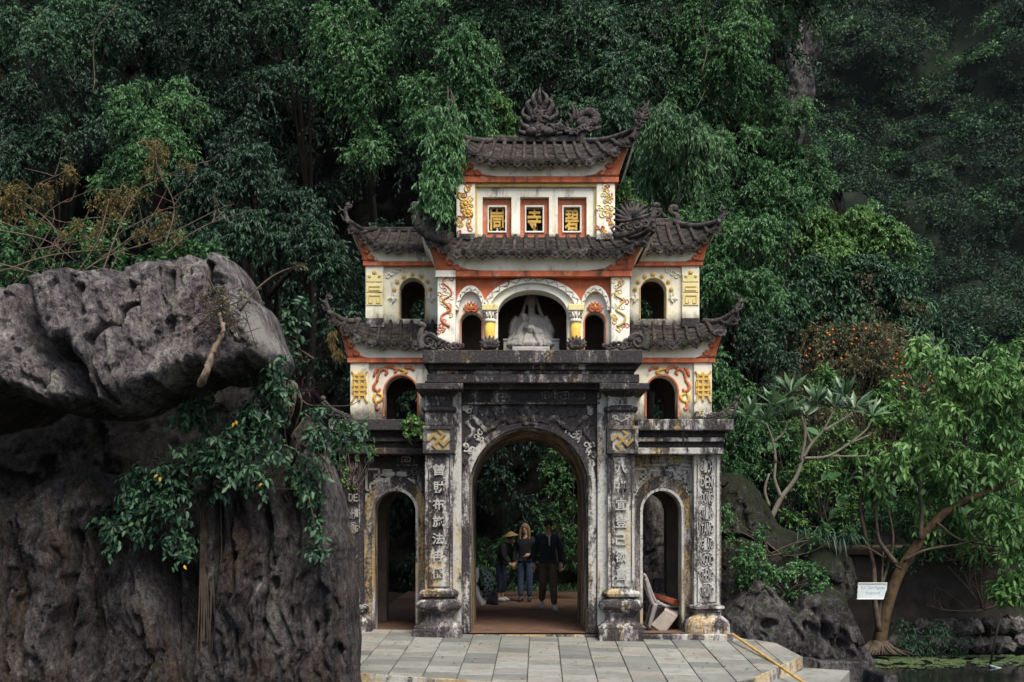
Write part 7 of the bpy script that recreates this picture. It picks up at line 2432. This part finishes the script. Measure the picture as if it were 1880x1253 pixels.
M['skin_tone'] = mat_plain('skin_tone', (.42, .25, .17), .55, .12, 10)
M['navy'] = mat_plain('navy_cloth', (.016, .020, .032), .9, .3, 12, .2, .3)
M['black_cloth'] = mat_plain('black_cloth', (.018, .018, .020), .9, .3, 12, .2, .3)
M['khaki'] = mat_plain('brown_trousers', (.085, .062, .045), .9, .3, 12, .2, .4)
M['denim'] = mat_plain('denim', (.05, .075, .13), .9, .35, 14, .2, .4)
M['denim_dark'] = mat_plain('dark_denim', (.022, .030, .050), .9, .3, 14, .2, .3)
M['hair_dark'] = mat_plain('dark_hair', (.014, .011, .010), .6, .3, 20)
M['hair_blonde'] = mat_plain('fair_hair', (.17, .11, .06), .6, .3, 20)
M['shoe'] = mat_plain('pale_shoe', (.42, .42, .42), .6, .2, 12)
M['shoe_dark'] = mat_plain('dark_shoe', (.03, .03, .03), .6, .2, 12)
M['shirt'] = mat_plain('white_shirt', (.6, .6, .58), .8, .15, 12)
M['straw'] = mat_plain('straw', (.26, .17, .085), .8, .25, 26, .2, .5)


def person(label, foot, H, face, pose, top, legs, hair, shoe, hair_kind, cloth=None, belly=1.0):
    """Standing or walking figure; pose gives joint offsets in body heights (x to the figure's left, y forward, z up)."""
    t_ = empty('person', foot, label, 'person', 'people walking behind the gate')
    cf, sf = math.cos(face), math.sin(face)
    def W(p):
        x, y, z = p[0] * H, p[1] * H, p[2] * H
        return (foot[0] + x * cf - y * sf, foot[1] + x * sf + y * cf, foot[2] + z)
    J = dict(pelvis=(0, 0, .53), waist=(0, .005, .60), chest=(0, .01, .72), neck0=(0, .0, .815), neck=(0, .01, .86), head=(0, .02, .925), crown=(0, .015, .975),
             hipL=(.055, 0, .50), hipR=(-.055, 0, .50), kneeL=(.058, .015, .285), kneeR=(-.058, .015, .285), ankL=(.058, -.01, .045), ankR=(-.058, -.01, .045), toeL=(.065, .09, .016), toeR=(-.065, .09, .016),
             shL=(.10, 0, .785), shR=(-.10, 0, .785), elL=(.135, -.01, .63), elR=(-.135, -.01, .63), wrL=(.14, .04, .49), wrR=(-.14, .04, .49))
    J.update(pose)
    ks = ['pelvis', 'waist', 'chest', 'neck0', 'neck', 'head', 'crown', 'hipL', 'kneeL', 'ankL', 'toeL', 'hipR', 'kneeR', 'ankR', 'toeR', 'shL', 'elL', 'wrL', 'shR', 'elR', 'wrR']
    E = [('pelvis', 'waist'), ('waist', 'chest'), ('chest', 'neck0'), ('neck0', 'neck'), ('neck', 'head'), ('head', 'crown'), ('pelvis', 'hipL'), ('hipL', 'kneeL'), ('kneeL', 'ankL'), ('ankL', 'toeL'), ('pelvis', 'hipR'), ('hipR', 'kneeR'), ('kneeR', 'ankR'), ('ankR', 'toeR'), ('chest', 'shL'), ('shL', 'elL'), ('elL', 'wrL'), ('chest', 'shR'), ('shR', 'elR'), ('elR', 'wrR')]
    rr = dict(pelvis=(.072, .055), waist=(.066, .05), chest=(.078, .055), neck0=.045, neck=.032, head=(.044, .052), crown=(.035, .045), hipL=.05, hipR=.05, kneeL=.034, kneeR=.034, ankL=.022, ankR=.022, toeL=.018, toeR=.018, shL=.036, shR=.036, elL=.026, elR=.026, wrL=.018, wrR=.018)
    ix = {k: i for i, k in enumerate(ks)}
    sc = lambda r, f: tuple(x * H * f for x in (r if isinstance(r, tuple) else (r, r)))
    bd = skin('body', [W(J[k]) for k in ks], [(ix[a], ix[b]) for a, b in E], [sc(rr[k], .92) for k in ks], M['skin_tone'], t_, 2)
    # face and hands
    fm = MB()
    hd = np.array(J['head'])
    fm.tube([W(hd + (0, .048, .008)), W(hd + (0, .064, -.014)), W(hd + (0, .05, -.018))], [.006 * H, .010 * H, .006 * H], 6)
    for s in (-1, 1):
        fm.ball(W(hd + (s * .046, .0, -.008)), (.008 * H, .010 * H, .016 * H), 6, 5)
    fm.ball(W(hd + (0, .036, -.042)), (.024 * H, .018 * H, .016 * H), 8, 6)
    fm.build('face', M['skin_tone'], t_, smooth=True)
    ey = MB()
    for s in (-1, 1):
        ey.ball(W(hd + (s * .018, .047, .004)), .0055 * H, 6, 5)
    ey.build('eyes', M['hair_dark'], t_)
    mo = MB().ball(W(hd + (0, .05, -.031)), (.014 * H, .006 * H, .004 * H), 6, 5)
    mo.build('mouth', mat_plain('lips', (.25, .09, .07), .5, .1, 5) if 'lips' not in bpy.data.materials else bpy.data.materials['lips'], t_)
    for s, wk, ek in ((1, 'wrL', 'elL'), (-1, 'wrR', 'elR')):
        w = np.array(J[wk])
        d = w - np.array(J[ek])
        d = d / np.linalg.norm(d)
        hm = MB()
        pe = w + d * .05
        hm.tube([W(w), W(w + d * .025), W(pe)], [.017 * H, .024 * H, .022 * H], 8, flat=.8)
        for j, ln in enumerate((.036, .043, .040, .032)):
            b0 = pe + np.array((0, (j - 1.5) * .011, 0))
            b1 = b0 + d * ln * .55
            b2 = b1 + d * ln * .4 + np.array((-s * .012, .004, 0))
            hm.tube([W(b0 - d * .01), W(b1), W(b2)], [.0065 * H, .006 * H, .0045 * H], 6)
        th = w + d * .02
        hm.tube([W(th), W(th + np.array((-s * .008, .026, -.012))), W(th + d * .035 + np.array((-s * .010, .032, 0)))], [.008 * H, .007 * H, .005 * H], 6)
        hm.build('hand', M['skin_tone'], t_, smooth=True)
    # trousers
    kp = ['pelvis', 'waist', 'hipL', 'kneeL', 'ankL', 'hipR', 'kneeR', 'ankR']
    ip = {k: i for i, k in enumerate(kp)}
    rp = dict(pelvis=(.082, .064), waist=(.074, .058), hipL=.060, hipR=.060, kneeL=.046, kneeR=.046, ankL=.038, ankR=.038)
    Jp = dict(J)
    for k_ in ('ankL', 'ankR'):
        Jp[k_] = tuple(np.array(J[k_]) + np.array((0, .004, pose.get('hem', .012))))
    Jp['waist'] = (0, .005, .585)
    skin('trousers', [W(Jp[k]) for k in kp], [(ip[a], ip[b]) for a, b in E if a in ip and b in ip], [sc(rp[k], 1) for k in kp], legs, t_, 2)
    # jacket
    kj = ['waist', 'chest', 'neck0', 'shL', 'elL', 'wrL', 'shR', 'elR', 'wrR', 'hem_']
    Jj = dict(J)
    Jj['hem_'] = (0, .0, .525)
    Jj['neck0'] = tuple(np.array(J['neck0']) * .55 + np.array(J['neck']) * .45)
    ij = {k: i for i, k in enumerate(kj)}
    rj = dict(waist=(.092, .068), chest=(.098, .070), neck0=.046, shL=.047, shR=.047, elL=.038, elR=.038, wrL=.029, wrR=.029, hem_=(.092, .070))
    for a, b in (('wrL', 'elL'), ('wrR', 'elR')):
        Jj[a] = tuple(np.array(J[a]) * .94 + np.array(J[b]) * .06)
    skin('jacket', [W(Jj[k]) for k in kj], [(ij[a], ij[b]) for a, b in E if a in ij and b in ij] + [(ij['waist'], ij['hem_'])], [sc(rj[k], 1) for k in kj], top, t_, 2)
    # shoes
    for s in 'LR':
        a, b = np.array(J['ank' + s]), np.array(J['toe' + s])
        d = (b - a)
        d[2] = 0
        d = d / np.linalg.norm(d)
        heel = np.array((a[0], a[1], b[2])) - d * .028
        MB().tube([W(heel + (0, 0, .006)), W(a * .6 + b * .4 - (0, 0, .002)), W(b + (0, 0, .0))], [.026 * H, .029 * H, .019 * H], 8).build('shoe', shoe, t_, smooth=True)
    # hair
    hm = MB()
    hm.ball(W(hd + (0, -.014, .022)), (.052 * H, .056 * H, .052 * H), 14, 10)
    if hair_kind == 'long':
        for s in (-1, 1):
            hm.tube(curve_pts([W(hd + (s * .03, -.01, .035)), W(hd + (s * .052, .0, -.02)), W(hd + (s * .060, .012, -.09)), W(hd + (s * .055, .03, -.14))], 4), taper(13, .022 * H, .012 * H), 7)
        hm.tube(curve_pts([W(hd + (0, -.04, .02)), W(hd + (0, -.055, -.05)), W(hd + (0, -.05, -.13))], 4), .034 * H, 8)
    elif hair_kind == 'short':
        hm.ball(W(hd + (0, .012, .050)), (.042 * H, .042 * H, .024 * H), 12, 8)
    hm.build('hair', hair, t_, smooth=True)
    return t_, W, J


walk = dict(kneeL=(.055, .02, .285), ankL=(.06, -.09, .085), toeL=(.07, -.01, .03), kneeR=(-.05, .07, .30), ankR=(-.058, .09, .05), toeR=(-.07, .18, .022), elL=(.15, -.03, .635), wrL=(.155, .0, .50), elR=(-.14, .01, .635), wrR=(-.135, .05, .505), head=(0, .032, .92), hem=.012)
FY = math.pi
man, Wm, Jm = person('man with short dark hair in a dark jacket and brown trousers, walking towards the camera', (X(1006, 4.0), 4.0, .012), 1.72, FY + .08, walk, M['navy'], M['khaki'], M['hair_dark'], M['shoe'], 'short')
sh = MB().prism([(-.018, 0), (.018, 0), (.010, -.19), (-.004, -.19)], -.005, .005)
c = Wm((0, .072, .815))
sh.v = [(v[0] + c[0] + .01, v[1] + c[1] - .012 + .14 * 0, v[2] + c[2]) for v in sh.v]
sh.build('shirt_front', M['shirt'], man)
bd_ = MB().ball(Wm(np.array(Jm['head']) + (0, .030, -.036)), (.026 * 1.72, .018 * 1.72, .018 * 1.72), 10, 7)
bd_.build('beard', M['hair_dark'], man, smooth=True)
person('woman with long fair hair in a dark jacket and blue jeans', (X(964, 6.2), 6.2, .012), 1.64, FY - .15, dict(elR=(-.12, .03, .63), wrR=(-.06, .10, .60), ankL=(.05, .03, .045), toeL=(.06, .12, .016), hem=.012), M['black_cloth'], M['denim'], M['hair_blonde'], M['shoe_dark'], 'long')
wo, Ww, Jw = person('person in dark clothes bending forward under a wide straw hat', (X(920, 6.2), 6.2, .012), 1.52, FY + 1.15, dict(chest=(0, .05, .71), neck0=(0, .09, .79), neck=(0, .115, .82), head=(0, .15, .865), crown=(0, .16, .91), shL=(.10, .07, .775), shR=(-.10, .07, .775), elL=(.125, .10, .61), elR=(-.125, .10, .61), wrL=(.10, .17, .53), wrR=(-.10, .17, .53), hem=.07), M['black_cloth'], M['denim_dark'], M['hair_dark'], M['shoe'], 'short')
hc = Ww((0, .155, .895))
hm = MB()
rim = [(hc[0] + .19 * math.cos(a) - .03, hc[1] + .19 * math.sin(a), hc[2] + .0 + .03 * math.cos(a)) for a in np.linspace(0, 2 * math.pi, 24, endpoint=False)]
top_ = (hc[0] - .01, hc[1], hc[2] + .11)
hm.add(rim + [top_], [(i, (i + 1) % 24, 24) for i in range(24)])
ho = hm.build('hat', M['straw'], wo, smooth=True)
ho.modifiers.new('solid', 'SOLIDIFY').thickness = .008

# plastic chair leaning in the right side arch, with rolled mat, box and board
M['plastic'] = mat_plain('grey_plastic', (.27, .245, .24), .5, .3, 9, .4, .2)
M['card'] = mat_plain('pale_board', (.36, .31, .27), .8, .25, 7, .2, .3)
M['mat_red'] = mat_plain('red_brown_mat', (.22, .065, .035), .85, .35, 22, .2, .5)
yq = .62
q = lambda a, b, d=0.0: np.array((X(a, yq), yq + d, Z(b, yq)))
ch = empty('plastic_chair', q(1200, 1162, .2), 'grey plastic chair seen side-on inside the right side arch', 'chair')
for dd in (0.0, .42):
    m = MB()
    a_ = [q(1181, 1054, dd), q(1186, 1060, dd), q(1193, 1080, dd), q(1200, 1098, dd), q(1207, 1108, dd), q(1216, 1110, dd)]
    m.tube(curve_pts(a_, 5), taper(26, .022, .030), 8)
    m.tube(curve_pts([q(1186, 1062, dd), q(1191, 1085, dd), q(1197, 1104, dd), q(1203, 1114, dd)], 5), taper(16, .026, .034), 8)
    m.build('back_post', M['plastic'], ch, smooth=True)
    m = MB().tube(curve_pts([q(1204, 1108, dd), q(1198, 1130, dd), q(1193, 1148, dd), q(1190, 1163, dd)], 5), taper(16, .042, .026), 8)
    m.build('leg', M['plastic'], ch, smooth=True)
    m = MB().tube(curve_pts([q(1250, 1114, dd), q(1252, 1140, dd), q(1254, 1164, dd)], 5), taper(11, .036, .024), 8)
    m.build('leg', M['plastic'], ch, smooth=True)
m = MB()
for k in range(5):
    d0 = .03 + .072 * k
    m.add([tuple(q(1183, 1058, d0)), tuple(q(1183, 1058, d0 + .05)), tuple(q(1201, 1108, d0 + .05)), tuple(q(1201, 1108, d0))], [(0, 1, 2, 3)])
    m_ = MB().bar(q(1184, 1060, d0 + .02), q(1201, 1108, d0 + .02), .02, .05)
    m_.build('back_slat', M['plastic'], ch)
MB().box(q(1202, 0)[0], q(1253, 0)[0], yq, yq + .42, q(0, 1116)[2], q(0, 1111)[2]).build('seat', M['plastic'], ch, bevel=.012)
m = MB()
m.tube(curve_pts([q(1206, 1104, .0), q(1214, 1110, .0), q(1224, 1114, .0)], 4), .028, 8)
m.build('brace', M['plastic'], ch, smooth=True)
rm_ = empty('rolled_mat', q(1235, 1105, .2), 'red-brown mat rolled up on the seat of the plastic chair', 'mat')
m = MB()
sp_ = [(.03 + .0115 * k) for k in range(9)]
pts = []
for k in range(40):
    a = k * .42
    r_ = .012 + .0014 * k
    pts.append((r_ * math.cos(a), r_ * math.sin(a) * .8))
A_, B_ = q(1208, 1103, .42), q(1240, 1111, -.06)
ax_ = Vector(B_ - A_)
vs = []
for P0 in (A_, B_):
    for (u_, v_) in pts:
        vs.append((P0[0] + u_, P0[1] + u_ * .3, P0[2] + v_ + .035))
m.add(vs, [(k, k + 1, k + 41, k + 40) for k in range(39)])
o = m.build('roll', M['mat_red'], rm_, smooth=True)
o.modifiers.new('solid', 'SOLIDIFY').thickness = .006
MB().tube([A_ + np.array((0, 0, .035)), B_ * .97 + A_ * .03 + np.array((0, 0, .035))], .058, 10).build('cover', M['mat_red'], rm_, smooth=True)
bx = empty('cardboard_box', q(1225, 1165, -.05), 'pale open cardboard box tipped on its corner under the chair', 'box')
yb_ = yq - .16
w = lambda a, b, d=0.0: np.array((X(a, yb_), yb_ + d, Z(b, yb_)))
def panel(pts, name, mt, parent, th=.012):
    m = MB()
    P_ = [np.array(p) for p in pts]
    n_ = np.cross(P_[1] - P_[0], P_[3] - P_[0])
    n_ = n_ / np.linalg.norm(n_) * th
    m.add([tuple(p) for p in P_] + [tuple(p + n_) for p in P_], [(0, 1, 2, 3), (7, 6, 5, 4), (0, 4, 5, 1), (1, 5, 6, 2), (2, 6, 7, 3), (3, 7, 4, 0)])
    return m.build(name, M[mt], parent)
panel([w(1195, 1147), w(1219, 1163.5), w(1241, 1133), w(1219, 1122)], 'front_panel', 'card', bx)
panel([w(1219, 1163.5), w(1228, 1158, .2), w(1251, 1130, .2), w(1241, 1133)], 'side_panel', 'card', bx)
panel([w(1241, 1133), w(1251, 1130, .2), w(1249, 1122, .24), w(1240, 1127, .06)], 'flap', 'card', bx)
panel([w(1219, 1122), w(1241, 1133), w(1252, 1127, .22), w(1226, 1117, .24)], 'back_panel', 'card', bx)
o = panel([w(1174, 1141, -.02), w(1196, 1163, -.02), w(1197.5, 1160, .14), w(1176, 1137, .14)], 'board', 'black', None, .02)
tag(o, 'dark board leaning against the plinth beside the plastic chair', 'board')
o = MB().pbox(1200, 1219, 1063, 1092, 1.45, 1.6).build('stone_block', M['stone'], None, bevel=.02)
tag(o, 'grey block standing behind the chair inside the right side bay', 'block')
for a, b in ((o, 0),):
    pass
MB_ = MB().pbox(1196, 1222, 1090, 1180, 1.42, 1.7).build('stand', M['room'], o)

# leaf-print cloth over a white plastic chair behind the left jamb
yq = 2.9
q = lambda a, b, d=0.0: np.array((X(a, yq), yq + d, Z(b, yq)))
wc = empty('plastic_chair', q(868, 1112, .2), 'white plastic chair partly hidden behind the left side of the tall arch', 'chair')
for dd in (0, .4):
    MB().tube(curve_pts([q(866, 1072, dd), q(874, 1082, dd), q(879, 1096, dd), q(888, 1111, dd)], 5), taper(16, .03, .05), 8).build('leg', M['white'], wc, smooth=True)
    MB().tube(curve_pts([q(874, 1045, dd), q(875, 1060, dd), q(870, 1074, dd), q(864, 1078, dd)], 5), .035, 8).build('arm', M['white'], wc, smooth=True)
    MB().tube([q(842, 1078, dd), q(838, 1112, dd)], [.03, .025], 8).build('leg', M['white'], wc, smooth=True)
MB().box(q(840, 0)[0], q(870, 0)[0], yq, yq + .4, q(0, 1080)[2], q(0, 1076)[2]).build('seat', M['white'], wc, bevel=.01)
t = NT('leaf_print')
p = t.pos()
vor = t.n('ShaderNodeTexVoronoi', {'Vector': p, 'Scale': 14.0}, feature='DISTANCE_TO_EDGE').outputs['Distance']
M['print'] = t.done(t.ramp(vor, [(.06, (.30, .42, .36)), (.10, (.015, .045, .035)), (.5, (.03, .09, .06))]), .85)
m = MB()
def drape(u, v):
    a = -1.2 + 2.4 * u
    r_ = .10 + .20 * math.sin(math.pi * min(1, v * .85 + .08)) + .02 * math.sin(a * 7 + v * 5)
    return q(878 + 0, 1046 + 52 * v, .25) + np.array((r_ * math.cos(a) * .95, r_ * math.sin(a), 0))
m.surf(drape, 20, 12)
o = m.build('cloth', M['print'], None, smooth=True)
o.modifiers.new('solid', 'SOLIDIFY').thickness = .01
tag(o, 'green leaf-print cloth draped over the white plastic chair', 'cloth')
rock('boulder', [(893, 1108), (896, 1088), (904, 1080), (912, 1086), (916, 1100), (916, 1112)], 3.6, .15, .3, .15, .02, M['rock'], 15, .05, 2.5, .03, (), (), (0, 0), 'small rock on the ground behind the leaf-print cloth')

# sign board on the tree
yq = 2.5
sg = empty('sign_board', PX(1600, 1086, yq), 'small white hand-lettered sign board hung on the leaning tree', 'sign')
pts = [(X(1575.5, yq), Z(1070, yq)), (X(1629, yq), Z(1070, yq)), (X(1628, yq), Z(1084, yq)), (X(1626, yq), Z(1087, yq)), (X(1622.5, yq), Z(1100.5, yq)), (X(1573, yq), Z(1101, yq)), (X(1574.2, yq), Z(1096, yq)), (X(1573.6, yq), Z(1092, yq)), (X(1575, yq), Z(1088, yq)), (X(1574.2, yq), Z(1084, yq)), (X(1575.6, yq), Z(1079, yq)), (X(1574.6, yq), Z(1075, yq))]
MB().prism(pts, yq, yq + .02).build('board', mat_plain('sign_white', (.56, .62, .63), .6, .12, 5), sg)
for (a, b, c, d) in ((1576, 1070.8, 1628.5, 1070.8), (1574, 1100, 1622, 1100)):
    MB().bar((X(a, yq), yq - .006, Z(b, yq)), (X(c, yq), yq - .006, Z(d, yq)), .012, .016).build('rim', M['white'], sg)
M['ink'] = mat_plain('faded_ink', (.24, .29, .33), .8, .2, 5)
glyph('B.V: Cam Nguyen', .075, .40, X(1603, yq), Z(1080, yq), yq, M['ink'], sg, 'lettering', .004, .004)
glyph('Suspend', .06, .24, X(1602, yq), Z(1089.5, yq), yq, M['ink'], sg, 'lettering', .004, .004)
flush_glyphs()
MB().tube([PX(1602, 1070, yq + .01), PX(1604, 1060, yq + .06)], .006, 5).build('hanger', M['bark_dark'], sg)

# bamboo pole
A_, B_ = PX(1345, 1165, -.06), np.array((X(1477, -2.55), -2.55, Z(1255, -2.55)))
bp = empty('bamboo_pole', tuple(A_), 'yellow bamboo pole leaning from the gate step over the terrace edge', 'pole')
M['bamboo'] = mat_plain('bamboo', (.55, .33, .09), .5, .3, 6, .4, .2)
n_ = 9
for k in range(n_):
    a, b = A_ + (B_ - A_) * k / n_, A_ + (B_ - A_) * (k + 1) / n_
    e_ = (b - a) * .04
    MB().tube([a, a + e_, (a + b) / 2 + np.array((0, 0, .003)), b - e_, b], [.024, .020, .019, .020, .024], 8).build('internode', M['bamboo'], bp, smooth=True)
# thin stake and rope in the pond, duckweed, floating leaf
yq = 1.7
o = MB().tube([PX(1816, 1232, yq), PX(1826, 1180, yq), PX(1838, 1124, yq)], [.022, .02, .016], 6).build('stake', M['bark_dark'], None, smooth=True)
tag(o, 'thin dark stake slanting out of the pond', 'stake')
o = MB().tube(curve_pts([PX(1817, 1222, yq - .05), PX(1840, 1228, yq - .1), PX(1870, 1233, yq - .1), PX(1900, 1236, yq - .1)], 5), .012, 6).build('rope', mat_plain('blue_rope', (.28, .42, .42), .7, .2, 8), None, smooth=True)
tag(o, 'pale blue rope tied to the stake in the pond', 'rope')
n = 5200
rng = np.random.default_rng(8)
pxx = rng.uniform(1600, 1900, n)
pyy = 1206 + rng.beta(1.3, 2.2, n) * 24 - np.clip((pxx - 1700) / 200, 0, 1) * 5
keep = fbm(np.c_[pxx / 26, pyy / 6, np.zeros(n)], 3) > -.25
pxx, pyy = pxx[keep], pyy[keep]
dd = (CZ + .71) * F / (pyy - HY)
P = np.c_[(pxx - HX) / F * dd, dd - D0, np.full(len(dd), -.708) + rng.uniform(0, .006, len(dd))]
ang = rng.uniform(0, 6.28, len(dd))
r_ = rng.uniform(.012, .035, len(dd))
V = np.stack([P + np.c_[np.cos(ang + k * math.pi / 2) * r_, np.sin(ang + k * math.pi / 2) * r_, rng.uniform(0, .004, len(dd))] for k in range(4)], 1).reshape(-1, 3)
o = link('duckweed', np_mesh('duckweed', V, np.arange(len(V)).reshape(-1, 4), mat_leaf('duckweed_green', (.05, .085, .03), (.11, .15, .07), None, .6, 0, .3), np.repeat(rng.random(len(dd)), 4)))
tag(o, 'green duckweed floating along the edge of the pond', kind='stuff')
# ------------------------------------------------------------------ damp air
hz = MB().box(-70, 90, -24, 190, -2.6, 112).build('haze', None)
t = NT('damp_air')
pv = t.n('ShaderNodeVolumePrincipled', {'Color': (.78, .86, .95, 1), 'Density': .00007, 'Anisotropy': .0})
t.t.links.new(pv.outputs[0], t.out.inputs['Volume'])
hz.data.materials.append(t.m)
tag(hz, 'thin damp haze between the gate and the far cliff', kind='stuff')
